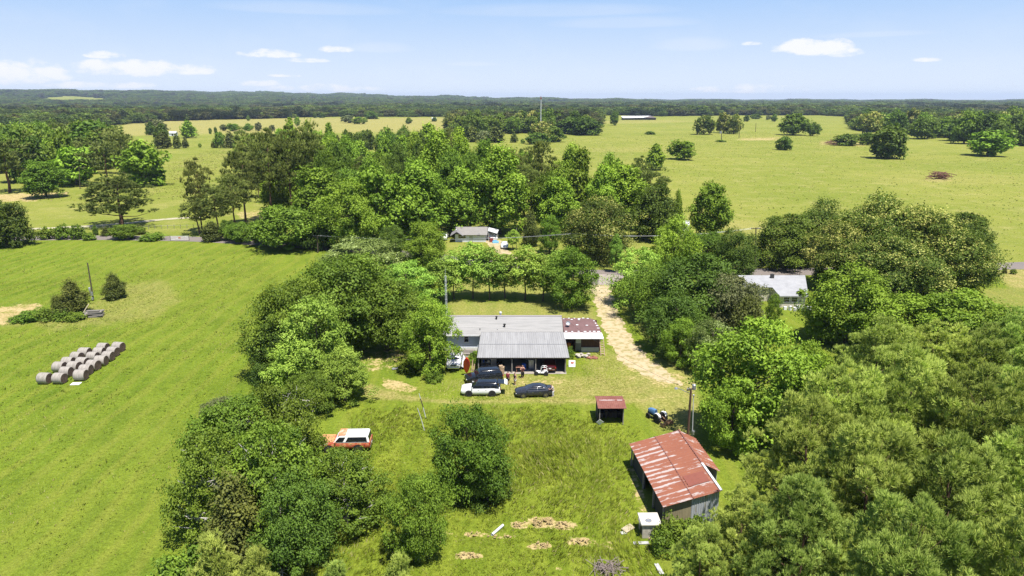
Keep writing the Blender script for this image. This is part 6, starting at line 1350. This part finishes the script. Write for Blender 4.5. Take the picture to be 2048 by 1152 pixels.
# ------------------------------------------------------------------ yard things
def kayak():
    t = thing('kayak', 'red kayak propped up on end against the plants left of the carport', 'kayak', (-6.2, 86.6, 0), .10)
    R0 = Matrix.Translation((0, 0, .25)) @ Matrix.Rotation(math.radians(-62), 4, 'X'); L = 3.1
    h = MB(); h.M = R0; rings = []
    for i in range(17):
        u = i / 16; w = max(.03, .47 * math.sin(math.pi * u) ** .62); d = .20 * math.sin(math.pi * min(1, max(0, u))) ** .5 + .03; z = L * u; up = .14 * (2 * u - 1) ** 2
        rings.append([Vector((w * math.cos(a), -up + (-d if math.sin(a) < 0 else d * .45) * abs(math.sin(a)), z)) for a in [k * .3927 for k in range(16)]])
    h.rings(rings); h.M = None; h.build('hull', M['red_plastic'], t, smooth='all')
    return t
# long axis leans back into the plants; hull bottom shows towards the meadow
tk = kayak()
for o_ in tk.children:
    o_.matrix_local = Matrix.Translation((0, 0, .15)) @ Matrix.Rotation(math.radians(26), 4, 'X') @ Matrix.Rotation(math.radians(62), 4, 'X')
b = MB()
for (x, y, a, l) in ((-5.55, 86.9, .5, 1.6), (-5.35, 87.2, -.2, 1.3), (-5.2, 86.8, .2, 1.0)): b.tube([(x, y, 0), (x + a * .4, y + .5, l)], .06, 6)
tag(b.build('driftwood', M['cardboard']), 'pale crooked sticks leaning beside the red kayak', 'sticks')
junk('lumber_pile', 'weathered lumber stacked along the blue-grey wall', 'lumber', M['grey_wood'], [((-7.3, 94.2, .12), (3.2, .9, .24), .02), ((-7.0, 93.4, .10), (3.0, .5, .2), -.03), ((-7.5, 93.0, .25), (2.4, .3, .1), .06), ((-6.6, 94.3, .34), (2.2, .6, .18), -.02), ((-7.6, 92.5, .06), (2.6, .4, .12), .01)])
junk('tan_crates', 'tan boxes stacked at the front of the carport left bay', 'boxes', M['cardboard'], [((-1.45, 86.0, .35), (.75, .6, .7), .1), ((-1.4, 86.05, .9), (.7, .55, .38), -.1), ((-1.5, 86.0, 1.2), (.5, .4, .2), .3)])
def cart():
    t = thing('utility_cart', 'white-framed mower cart with small black wheels in front of the right bay', 'cart', (4.0, 86.0, 0), -.1)
    f = MB(); f.tube([(-.1, -.35, .4), (-.05, -.35, 1.0), (.1, -.3, 1.15), (.6, -.3, 1.15), (.75, -.35, 1.0), (.8, -.35, .35)], .045, 6); f.tube([(-.1, .35, .4), (-.05, .35, 1.0), (.1, .3, 1.15), (.6, .3, 1.15), (.75, .35, 1.0), (.8, .35, .35)], .045, 6); f.tube([(.35, -.3, 1.15), (.35, .3, 1.15)], .04, 6); f.build('frame', M['white_paint'], t)
    d = MB(); d.box(-.75, .85, -.36, .36, .28, .42); d.box(.1, .75, -.28, .28, .42, .62); d.build('deck', M['white_paint'], t, bevel=.02); s = MB(); s.box(-.1, .3, -.22, .22, .62, .72); s.build('seat', M['black'], t, bevel=.02)
    for x in (-.7, .65):
        for sg in (-1, 1): w = MB(); w.lathe([(.05, 0), (.26, 0), (.3, .04), (.3, .14), (.26, .18), (.05, .18)], (x, sg * .45 - .09, .3), 'Y', 18); w.build('wheel', M['rubber'], t)
cart()
def board_sign():
    t = thing('painted_board', 'white board with red and brown marks leaning in the grass right of the carport', 'board', (8.35, 88.6, 0), -.06); R = Matrix.Rotation(-.45, 4, 'X')
    b = MB(); b.M = R; b.box(-.46, .46, -.02, .02, .02, .95); b.M = None; b.build('panel', M['white_paint'], t, bevel=.01)
    m = MB(); m.M = R
    for (x0, x1, z0, z1) in ((-.20, .28, .58, .66), (-.16, -.02, .66, .74), (.06, .20, .66, .76), (-.14, .24, .50, .56)): m.box(x0, x1, -.032, -.023, z0, z1)
    m.M = None; m.build('painted_marks', mat('mark_red', (.42, .10, .05), .7), t)
    m = MB(); m.M = R
    for (x0, x1, z0, z1) in ((-.12, .0, .42, .49), (.04, .14, .40, .49), (-.02, .03, .60, .73)): m.box(x0, x1, -.030, -.0225, z0, z1)
    m.M = None; m.build('painted_marks', mat('mark_brown', (.12, .07, .06), .7), t)
board_sign()
def ladder():
    t = thing('ladder', 'pinkish wooden ladder leaning at the right end of the annex', 'ladder', (13.2, 92.9, 0), .05); b = MB()
    for s in (-.28, .28): b.tube([(s, 0, 0), (s - .12, 1.0, 2.5)], .05, 6)
    b.build('rail', mat('pink_wood', (.52, .36, .28), .8, var=.2), t); b = MB()
    for k in range(1, 8): u = k / 8; b.box(-.28 - .12 * u, .28 - .12 * u, u * 1.0 - .06, u * 1.0 + .06, 2.5 * u - .02, 2.5 * u + .03)
    b.build('rungs', mat('pink_wood2', (.50, .35, .27), .8, var=.2), t)
ladder()
junk('orange_chest', 'orange box standing on the open side of the annex', 'box', M['orange'], [((8.35, 95.0, .95), (.62, .45, .5), .05), ((8.35, 95.0, .35), (.5, .4, .7), 0)])
def rocks(name, label, cx, cy, n, sx, sy, m, seed, cat='rocks', zz=.18):
    rg = random.Random(seed); bm = bmesh.new()
    for k in range(n):
        r = rg.uniform(.10, .26) * (.36 if name == 'soil_heap' else 1); mt = Matrix.Translation((cx + rg.uniform(-sx, sx), cy + rg.uniform(-sy, sy), rg.uniform(.02, zz))) @ Matrix.Rotation(rg.uniform(0, 3), 4, 'Z') @ Matrix.Diagonal((r * rg.uniform(1, 1.8), r, r * rg.uniform(.5, .8), 1))
        v = bmesh.ops.create_icosphere(bm, subdivisions=2, radius=1, matrix=mt)['verts']
        for w in v: w.co += Vector((rg.uniform(-.03, .03), rg.uniform(-.03, .03), rg.uniform(-.02, .02)))
    me = bpy.data.meshes.new(name); bm.to_mesh(me); bm.free(); me.materials.append(m); return tag(link_mesh(name, me), label, cat, kind='stuff')
rocks('stone_heap', 'pale stone heap in the weeds before the annex', 10.2, 92.6, 30, .9, .5, mat('pale_stone', (.50, .46, .38), .9, var=.4), 4, zz=.35)
rocks('brick_rubble', 'reddish brick rubble right of the pale stone heap', 11.5, 92.0, 22, .7, .35, mat('brick_red', (.30, .12, .08), .9, var=.4), 5)
for i, (px, py, n_, sx, sy, zz) in enumerate([(1040, 1050, 22, .5, .35, .2), (1085, 1045, 60, .9, .55, .3), (1128, 1052, 36, .7, .45, .22), (1078, 1092, 22, .8, .3, .2), (1165, 1085, 24, .9, .3, .25), (935, 1112, 24, .9, .3, .2), (945, 1072, 10, .4, .3, .25), (1000, 1075, 12, 1.2, .25, .15)]):
    x, y = G(px, py); rocks('soil_heap', 'loose clods of yellow soil dug up in the meadow', x, y, n_, sx, sy, M['soil_clod'], 30 + i, 'soil', zz)
# inside the carport
def shelf(name, label, x, y, w, h, d, mm, items, seed):
    t = thing(name, label, 'shelf', (x, y, .05)); b = MB(); rg = random.Random(seed)
    for sx in (0, w - .05):
        for sy in (0, d - .05): b.box(sx, sx + .05, sy, sy + .05, 0, h)
    b.build('frame', M['grey_metal'], t)
    for k in range(4): z = .15 + k * (h - .2) / 3.2; s = MB(); s.box(.051, w - .051, 0, d, z, z + .03); s.build('shelf_board', M['grey_metal'], t)
    for k in range(items):
        z = .18 + rg.randrange(3) * (h - .2) / 3.2; xx = .15 + rg.uniform(0, w - .55); c = MB(); c.box(xx, xx + rg.uniform(.2, .4), .05, d - .05, z + .002, z + rg.uniform(.2, .4)); o_ = c.build('stored_box', rg.choice([M['cardboard'], M['grey_metal'], M['white_paint'], M['blue_plastic']]), None, loc=(x, y, .05)); tag(o_, '%s box on the %s level of the shelf %s' % ({'cardboard': 'tan', 'grey_metal': 'grey', 'white_metal': 'white', 'white_paint': 'white', 'blue_plastic': 'blue'}[o_.data.materials[0].name], 'low middle top'.split()[min(2, int((z - .18) / ((h - .2) / 3.2) + .1))] + (' (right end)' if xx > w * .45 else ' (left end)'), 'by the left carport wall' if seed == 1 else 'in the middle carport bay'), 'box', 'small boxes on the carport shelves')
shelf('storage_shelf', 'open metal shelf standing by the left wall inside the carport', -4.2, 88.4, 1.4, 1.9, .5, None, 5, 1)
shelf('storage_shelf', 'open metal shelf deep in the middle bay of the carport', 2.0, 90.5, 1.2, 1.6, .5, None, 4, 2)
b = MB(); b.lathe([(.02, 0), (.28, 0), (.31, .05), (.29, .3), (.31, .32), (.29, .6), (.31, .62), (.30, .86), (.27, .9), (.02, .9)], (1.65, 87.6, .05), n=20); tag(b.build('barrel', M['blue_plastic'], smooth=True), 'blue plastic barrel in the middle bay of the carport', 'barrel')
junk('appliance', 'pale appliance in the middle bay by the third carport post', 'appliance', M['grey_metal'], [((2.65, 88.2, .65), (.7, .7, 1.2), 0), ((2.65, 88.2, 1.29), (.74, .72, .08), 0)])
junk('appliance', 'grey cabinet deep in the left bay of the carport', 'appliance', M['grey_metal'], [((-2.6, 89.2, .7), (.8, .7, 1.3), .1), ((-2.6, 89.2, 1.38), (.6, .6, .1), .1)])
junk('workbench', 'reddish table with things on it behind the standing people', 'table', mat('table_top', (.34, .17, .12), .7), [((1.0, 86.8, .80), (.95, .7, .06), 0), ((.62, 86.6, .4), (.08, .08, .8), 0), ((1.38, 86.6, .4), (.08, .08, .8), 0), ((.62, 87.0, .4), (.08, .08, .8), 0), ((1.38, 87.0, .4), (.08, .08, .8), 0), ((.95, 86.8, .93), (.4, .3, .2), .2)])
for i, (x, y, z) in enumerate([(-1.7, 88.7, .16), (-1.62, 88.72, .38), (-1.75, 88.68, .60)]):
    b = MB(); b.lathe([(.19, -.1), (.30, -.11), (.35, -.06), (.35, .06), (.30, .11), (.19, .1)], (x, y, z + .05), n=22); b.f = b.f[:-2]; b.m = b.m[:-2]; tag(b.build('spare_tyre', M['rubber'], smooth=True), 'loose tyre in the left bay of the carport, %s of the stack' % ('bottom', 'middle', 'top')[i], 'tyre', 'stack of tyres in the carport')

# ------------------------------------------------------------------ things in the meadow and by the barn
x, y = G(984, 1072); x2, y2 = G(1006, 1053); b = MB(); b.tube([(x, y, .14), (x2, y2, .14)], .12, 14, caps=False); b.tube([(x, y, .14), (x2, y2, .14)], .10, 14, caps=False); tag(b.build('culvert_pipe', M['white_metal'], smooth=True), 'short white pipe lying in the meadow by the dirt patches', 'pipe')
def sticks(name, label, cat, px, py, n, R, hgt, m, seed, r=.03):
    x, y = G(px, py); rg = random.Random(seed); b = MB()
    for k in range(n):
        a = rg.uniform(0, 6.28); l = rg.uniform(.4, 1.2) * R; c = Vector((x + rg.gauss(0, R * .35), y + rg.gauss(0, R * .3), rg.uniform(0.02, hgt))); d = Vector((math.cos(a), math.sin(a), rg.uniform(-.25, .35))) * l * .5
        mid = c + Vector((rg.uniform(-.1, .1), rg.uniform(-.1, .1), rg.uniform(0, .12))); b.tube([c - d, mid, c + d], [r, r * .8, r * .35], 5)
    return tag(b.build(name, m), label, cat, kind='stuff')
sticks('brush_pile', 'heap of bare purplish branches at the bottom edge of the meadow', 'brush pile', 1215, 1142, 90, 1.5, .5, mat('purplish_sticks', (.30, .24, .21), .9, var=.5, scale=4), 3)
sticks('brush_pile', 'reddish brown uprooted stump heap alone on the right pasture', 'brush pile', 1879, 358, 80, 5.5, 3.0, mat('red_brown_sticks', (.22, .10, .07), .9, var=.4, scale=2), 4, .14)
sticks('brush_pile', 'reddish dead brush at the left of the pasture thicket', 'brush pile', 1668, 289, 60, 8, 3.5, mat('red_brown_sticks2', (.24, .12, .08), .9, var=.4, scale=2), 5, .2)
def log_stack():
    x, y = G(181, 634); t = thing('wood_stack', 'stack of grey weathered boards and logs beside the leaning dark pole', 'wood stack', (x, y, 0), .1); rg = random.Random(9)
    for k in range(13):
        lay = k // 3; b = MB(); b.cbox((.9 + rg.uniform(-.15, .15), -.3 + .45 * (k % 3) + rg.uniform(-.08, .08), .14 + .27 * lay), (2.3 + rg.uniform(-.4, .3), .36, .2), rg.uniform(-.12, .12)); b.build('board', M['grey_wood'], t, bevel=.02)
    for k in range(9): b = MB(); c = (-.9 + rg.uniform(-.5, .4), rg.uniform(-.5, .4), .15 + .15 * (k % 4)); b.tube([(c[0], c[1] - .6, c[2]), (c[0] + rg.uniform(-.5, .5), c[1] + .6, c[2] + .3)], .12, 8); b.build('log', M['grey_wood'], t)
log_stack()
x, y = G(157, 635); b = MB(); b.cbox((x + .9, y + .35, 1.0), (.12, .05, 3.2), 0, 0, rx=-.12, ry=.62); tag(b.build('plank', mat('pale_plank', (.62, .52, .34), .8)), 'long pale plank leaning on the wood stack', 'plank')
T('cedar', 150, 628, 562, 62, 'dark bushy cedar beside the leaning pole on the hay field'); T('cedar', 118, 634, 592, 34, 'low lobe of cedar at the left foot of the bushy one'); T('cedar', 231, 597, 549, 48, 'rounded cedar standing right of the leaning pole')
for i, (px, py, w, tt) in enumerate([(60, 641, 50, 622), (95, 639, 50, 618), (128, 636, 44, 618), (38, 642, 34, 630), (150, 640, 40, 626), (80, 634, 40, 616)]): T('shrub', px, py, tt, w, 'low weeds by the bare patch on the hay field, ' + ['second from the left', 'middle clump in front', 'by the cedar', 'leftmost small clump', 'right-hand clump', 'middle clump behind'][i], 'weeds by the bare patch')
# planks and sheets by the concrete box
def sheet(px, py, w, d, rz, rx, m, label, z=.06, name='scrap_sheet'):
    x, y = G(px, py); b = MB(); b.cbox((x, y, z), (w, d, .04), rz, 0, rx=rx); tag(b.build(name, m), label, 'panel')
sheet(1256, 1060, 1.15, .62, .7, .15, mat('tan_panel', (.45, .38, .26), .9, var=.3), 'tan broken panel leaning by the left side of the concrete box', .18)
sheet(1247, 1067, .5, .35, .2, .1, M['worn_metal'], 'small white piece before the tan broken panel', .08)
sheet(1282, 1087, 1.3, .35, .05, .0, M['worn_metal'], 'grey white strip on the grass below the concrete box'); sheet(1312, 1081, 1.2, .4, -.35, .04, M['cardboard'], 'tan plank on the grass below the concrete box', .10)
sheet(1326, 1101, 1.5, .4, .25, .0, M['grey_wood'], 'grey board half lost in grass right of the strip'); sheet(1366, 1092, .35, 1.5, .35, .03, M['concrete'], 'narrow pale slab by the foreground pine', .07); sheet(1318, 1140, .35, 1.2, .2, .05, M['worn_metal'], 'white metal strip at the bottom edge by the pines', .12)
sheet(790, 739, .8, .6, .3, .05, M['grey_metal'], 'grey scrap on the ground under the trees left of the pickup', .15, 'scrap_metal')
# fallen dead limb at the bottom
def dead_limb():
    a = G(505, 1122); c = G(560, 1152); b = MB(); p = [Vector((a[0], a[1], 1.5)), Vector((a[0] + 1.0, a[1] - .25, 1.35)), Vector((a[0] + 2.0, a[1] - .8, 1.0)), Vector((a[0] + 2.9, a[1] - 1.6, .5)), Vector((a[0] + 3.3, a[1] - 2.4, .2))]; b.tube(p, [.10, .10, .08, .05, .02], 7); rg = random.Random(2)
    for k in range(16):
        s = p[1].lerp(p[4], rg.uniform(0, .9)); d = Vector((rg.uniform(-.4, 1.0), rg.uniform(-1.0, .4), rg.uniform(-.5, .35))) * 1.2; b.tube([s, s + d * .5 + Vector((0, 0, .1)), s + d], [.035, .022, .006], 5)
    tag(b.build('fallen_limb', M['dead_wood']), 'bleached dead limb fallen out of the thicket at the bottom edge', 'fallen limb')
dead_limb()
def bare_branch(px, py, z, label, seed):
    x, y = G(px, py, z); rg = random.Random(seed); b = MB(); p0 = Vector((x + 2.0, y + .5, z - .8)); p1 = Vector((x + .9, y, z - .1)); p2 = Vector((x, y, z)); p3 = Vector((x - 1.0, y - .2, z + .3)); b.tube([p0, p1, p2, p3], [.07, .055, .04, .01], 6)
    for k in range(16):
        s = p0.lerp(p3, rg.uniform(.1, .95)); d = Vector((rg.uniform(-1, .8), rg.uniform(-.5, .5), rg.uniform(-.5, .7))); b.tube([s, s + d * .6, s + d + Vector((rg.uniform(-.2, .2), 0, .1))], [.025, .015, .004], 4)
    tag(b.build('bare_branch', M['dead_wood']), label, 'dead branch')
bare_branch(395, 1035, 3.2, 'bleached bare branch reaching out of the thicket over the hay field', 1); bare_branch(452, 1010, 4.2, 'tangle of bare grey twigs on the left face of the thicket', 2); bare_branch(425, 965, 4.6, 'short dead twig higher on the left face of the thicket', 5); bare_branch(500, 845, 6.4, 'dead grey branch near the top of the thicket', 6); bare_branch(600, 800, 6.9, 'pale forked dead branch at the crest of the thicket', 7)

# ------------------------------------------------------------------ animal and people
def skinned(name, pts, edges, rad, m, parent, sub=2, root=0):
    me = bpy.data.meshes.new(name); me.from_pydata([tuple(p) for p in pts], edges, []); me.materials.append(m); o = link_mesh(name, me, parent)
    md = o.modifiers.new('skin', 'SKIN'); md.use_smooth_shade = True; sk = me.skin_vertices[0].data
    for i, r in enumerate(rad): sk[i].radius = (r, r) if not isinstance(r, tuple) else r; sk[i].use_root = (i == root)
    s = o.modifiers.new('sub', 'SUBSURF'); s.levels = s.render_levels = sub
    return o
def person(label, loc, rz, h, top_m, bot_m, pose, shorts=True, sleeveless=False, group=None, hairm=None, shoe=None):
    t = thing('person', label, 'person', loc, rz, group); k = h / 1.75; V = lambda x, y, z: Vector((x * k, y * k, z * k))
    P = [V(0, 0, .95), V(0, .01, 1.12), V(0, .015, 1.32), V(0, 0, 1.46), V(0, -.01, 1.56), V(0, -.03, 1.66), V(0, -.02, 1.73)]
    lean = pose.get('lean', 0)
    P = [p + Vector((0, -lean * max(0, p.z - .95 * k), 0)) for p in P]; R = [.135, .125, .145, .075, .055, .088, .06]; E = [(0, 1), (1, 2), (2, 3), (3, 4), (4, 5), (5, 6)]; hands = []
    for s in (-1, 1):
        sh = P[2] + V(s * .17, 0, .09); el = P[2] + V(*[a * (s if i == 0 else 1) for i, a in enumerate(pose['elbow'][0 if s < 0 else 1])]); wr = P[2] + V(*[a * (s if i == 0 else 1) for i, a in enumerate(pose['wrist'][0 if s < 0 else 1])])
        n = len(P); pl = wr + (wr - el).normalized() * .09 * k; P += [sh, el, wr, pl]; R += [.062, .045, .030, .034]; E += [(2, n), (n, n + 1), (n + 1, n + 2), (n + 2, n + 3)]; hands.append((wr, pl, (wr - el).normalized(), s))
        hip = V(s * .10, 0, .88); kn = V(*[a * (s if i == 0 else 1) for i, a in enumerate(pose['knee'][0 if s < 0 else 1])]); an = V(*[a * (s if i == 0 else 1) for i, a in enumerate(pose['ankle'][0 if s < 0 else 1])]); toe = an + V(0, -.16, -.045)
        n = len(P); P += [hip, kn, an, toe]; R += [.095, .062, .042, .035]; E += [(0, n), (n, n + 1), (n + 1, n + 2), (n + 2, n + 3)]
        for (wr_, pl_, dr, s_) in hands[-1:]:
            sd_ = dr.cross(Vector((0, 1, 0))); sd_ = sd_.normalized() if sd_.length > .1 else Vector((1, 0, 0))
            for q in range(4):
                n = len(P); b0 = pl_ + sd_ * (q - 1.5) * .019 * k; ln = (.065, .078, .072, .055)[q] * k; P += [b0 + dr * ln * .5, b0 + dr * ln + Vector((0, -.012, 0))]; R += [.0095, .0075]; E += [(len(P) - 2, len(P) - 1), (P.index(pl_), n)]
            n = len(P); tb = wr_ + dr * .03 * k + sd_ * -.03 * k; P += [tb + dr * .03 * k - sd_ * .015 * k]; R += [.010]; E += [(P.index(wr_), n)]
    R = [r * k * (1.22 if i < 4 else 1.12 if i < 7 else 1.2) if r > .02 else r * k for i, r in enumerate(R)]; skinned('body', P, E, R, M['skin'], t, 2)
    hd = P[5]
    f = MB()
    for s in (-1, 1):
        f.lathe([(.001, -.008), (.009, -.005), (.010, 0), (.006, .006), (.001, .008)], hd + V(s * .032, -.083, .0), n=8)
    f.build('eyes', M['hair'], t); ns = MB(); ns.cbox(hd + V(0, -.095, -.025), (.022 * k, .03 * k, .04 * k)); ns.build('nose', M['skin'], t, bevel=.006); mo = MB(); mo.cbox(hd + V(0, -.085, -.062), (.045 * k, .012 * k, .010 * k)); mo.build('mouth', mat('lips', (.35, .12, .10), .6), t)
    for s in (-1, 1): e = MB(); e.cbox(hd + V(s * .092, .005, -.01), (.015 * k, .035 * k, .055 * k)); e.build('ear', M['skin'], t, bevel=.006)
    skinned('hair', [hd + V(0, .022, -.03), hd + V(0, .03, .03), hd + V(0, .0, .075)], [(0, 1), (1, 2)], [.075 * k, .092 * k, .07 * k], hairm or M['hair'], t)
    sp = [P[0] + V(0, 0, -.02), P[1], P[2], P[2] + V(0, 0, .10)]; se = [(0, 1), (1, 2), (2, 3)]; sr = [.150, .140, .158, .085]
    if not sleeveless:
        for s in (0, 1):
            n = len(sp); a = 7 + s * 0; sh = P[2] + V((-1, 1)[s] * .17, 0, .09); el = P[2] + V(*[a_ * ((-1, 1)[s] if i == 0 else 1) for i, a_ in enumerate(pose['elbow'][s])]); sp += [sh, sh.lerp(el, .7)]; se += [(2, n), (n, n + 1)]; sr += [.075, .062]
    else:
        for s in (-1, 1): n = len(sp); sp += [P[2] + V(s * .15, 0, .08)]; se += [(2, n)]; sr += [.075]
    skinned('shirt', sp, se, [r * k * 1.5 for r in sr], top_m, t)
    bp = [V(0, 0, .97), V(0, 0, .90)]; be = [(0, 1)]; br = [.142, .135]
    for s in (0, 1):
        hip = V((-1, 1)[s] * .10, 0, .84); kn = V(*[a * ((-1, 1)[s] if i == 0 else 1) for i, a in enumerate(pose['knee'][s])]); an = V(*[a * ((-1, 1)[s] if i == 0 else 1) for i, a in enumerate(pose['ankle'][s])]); n = len(bp)
        bp += [hip, hip.lerp(kn, .9)]; be += [(1, n), (n, n + 1)]; br += [.112, .085]
        if not shorts: bp += [kn.lerp(an, .5), kn.lerp(an, .92)]; be += [(n + 1, n + 2), (n + 2, n + 3)]; br += [.066, .055]
    skinned('shorts' if shorts else 'trousers', bp, be, [r * k * 1.42 for r in br], bot_m, t)
    for s in (0, 1):
        an = V(*[a * ((-1, 1)[s] if i == 0 else 1) for i, a in enumerate(pose['ankle'][s])]); skinned('shoe', [an + V(0, .04, -.035), an + V(0, -.06, -.035), an + V(0, -.17, -.045)], [(0, 1), (1, 2)], [.045 * k, .048 * k, .038 * k], shoe or M['white_paint'], t)
    return t
STAND = dict(elbow=[(.26, .02, -.17), (.26, .02, -.17)], wrist=[(.28, -.06, -.42), (.28, -.06, -.42)], knee=[(.11, -.01, .48), (.11, -.01, .48)], ankle=[(.12, .01, .08), (.12, .01, .08)])
HAND_OUT = dict(elbow=[(.30, -.02, -.14), (.25, .02, -.17)], wrist=[(.46, -.16, -.30), (.24, -.16, -.36)], knee=[(.12, -.02, .48), (.10, -.03, .48)], ankle=[(.15, .02, .08), (.12, .05, .08)])
ARMS_UP = dict(elbow=[(.30, -.05, -.14), (.30, -.05, -.14)], wrist=[(.22, -.24, -.10), (.24, -.24, -.06)], knee=[(.10, -.05, .48), (.12, .03, .48)], ankle=[(.10, .0, .08), (.14, .12, .08)])
LEAN = dict(elbow=[(.20, -.18, -.12), (.20, -.18, -.12)], wrist=[(.18, -.38, -.20), (.18, -.38, -.20)], knee=[(.11, .02, .48), (.11, -.10, .48)], ankle=[(.12, .14, .08), (.12, -.05, .08)], lean=.35)
def cl(n, c): return mat(n, c, .85, var=.12, scale=6)
x, y = G(1016, 769); person('person in a maroon shirt and black shorts standing beside the black SUV', (x, y, 0), 2.6, 1.84, cl('maroon_cloth', (.20, .02, .04)), cl('black_cloth', (.02, .02, .02)), STAND, group='people standing in front of the carport')
x, y = G(1030, 770); person('person in a black vest and white shorts facing the maroon-shirted person', (x, y, 0), -1.0, 1.80, cl('black_vest', (.02, .02, .022)), cl('white_shorts', (.55, .55, .55)), HAND_OUT, sleeveless=True, group='people standing in front of the carport')
x, y = G(1045, 756); person('person in a dark red vest and black trousers standing nearest the carport', (x, y, 0), 0.2, 1.84, cl('dark_red_vest', (.07, .015, .018)), cl('black_trousers', (.015, .015, .016)), ARMS_UP, shorts=False, sleeveless=True, group='people standing in front of the carport', shoe=M['black'])
x, y = G(1106, 793); person('person in pale top and light trousers leaning on the dark grey car boot', (x, y, 0), -1.35, 1.68, cl('pale_top', (.58, .50, .48)), cl('light_trousers', (.55, .55, .56)), LEAN, shorts=False)
def cow():
    x, y = G(281, 369); t = thing('cow', 'black cow grazing far out on the left pasture', 'cow', (x, y, 0), math.pi * .95); m = cl('black_hide', (.012, .011, .011))
    P = [(-.75, 0, 1.15), (-.3, 0, 1.08), (.25, 0, 1.05), (.72, 0, 1.12), (1.05, 0, 1.02), (1.32, 0, .72), (1.52, 0, .40), (1.62, 0, .22)]; R = [.30, .38, .40, .33, .22, .16, .14, .09]; E = [(i, i + 1) for i in range(7)]
    for (hx, s, hind) in ((-.72, -1, 1), (-.72, 1, 1), (.68, -1, 0), (.68, 1, 0)):
        n = len(P); P += [(hx, s * .2, .85), (hx + (.10 if hind else .0), s * .2, .60), (hx - (.10 if hind else -.01), s * .2, .36), (hx - (.04 if hind else 0), s * .2, .05)]; R += [.17, .11, .06, .06]; E += [(0 if hind else 3, n), (n, n + 1), (n + 1, n + 2), (n + 2, n + 3)]
    n = len(P); P += [(-1.02, 0, 1.2), (-1.1, 0, .8), (-1.1, 0, .45)]; R += [.04, .025, .04]; E += [(0, n), (n, n + 1), (n + 1, n + 2)]
    for s in (-1, 1): n = len(P); P += [(1.30, s * .2, .80), (1.28, s * .3, .82)]; R += [.04, .03]; E += [(5, n), (n, n + 1)]
    skinned('body', [Vector(p) for p in P], E, R, m, t)
cow()
# ------------------------------------------------------------------ haze
def haze():
    mb = MB(); mb.box(-15500, 15500, -15500, 15500, -1.2, 135)
    m = bpy.data.materials.new('haze'); m.use_nodes = True; nt = m.node_tree; nt.nodes.clear()
    o = nn(nt, 'ShaderNodeOutputMaterial'); v = nn(nt, 'ShaderNodeVolumePrincipled'); v.inputs['Color'].default_value = (.62, .76, 1.0, 1); v.inputs['Density'].default_value = HAZE_D; v.inputs['Anisotropy'].default_value = 0.0
    nt.links.new(v.outputs[0], o.inputs['Volume'])
    ob = mb.build('haze', m); tag(ob, 'pale blue summer haze over the far woods', 'haze', kind='stuff')
HAZE_D = 6.0e-5
haze()
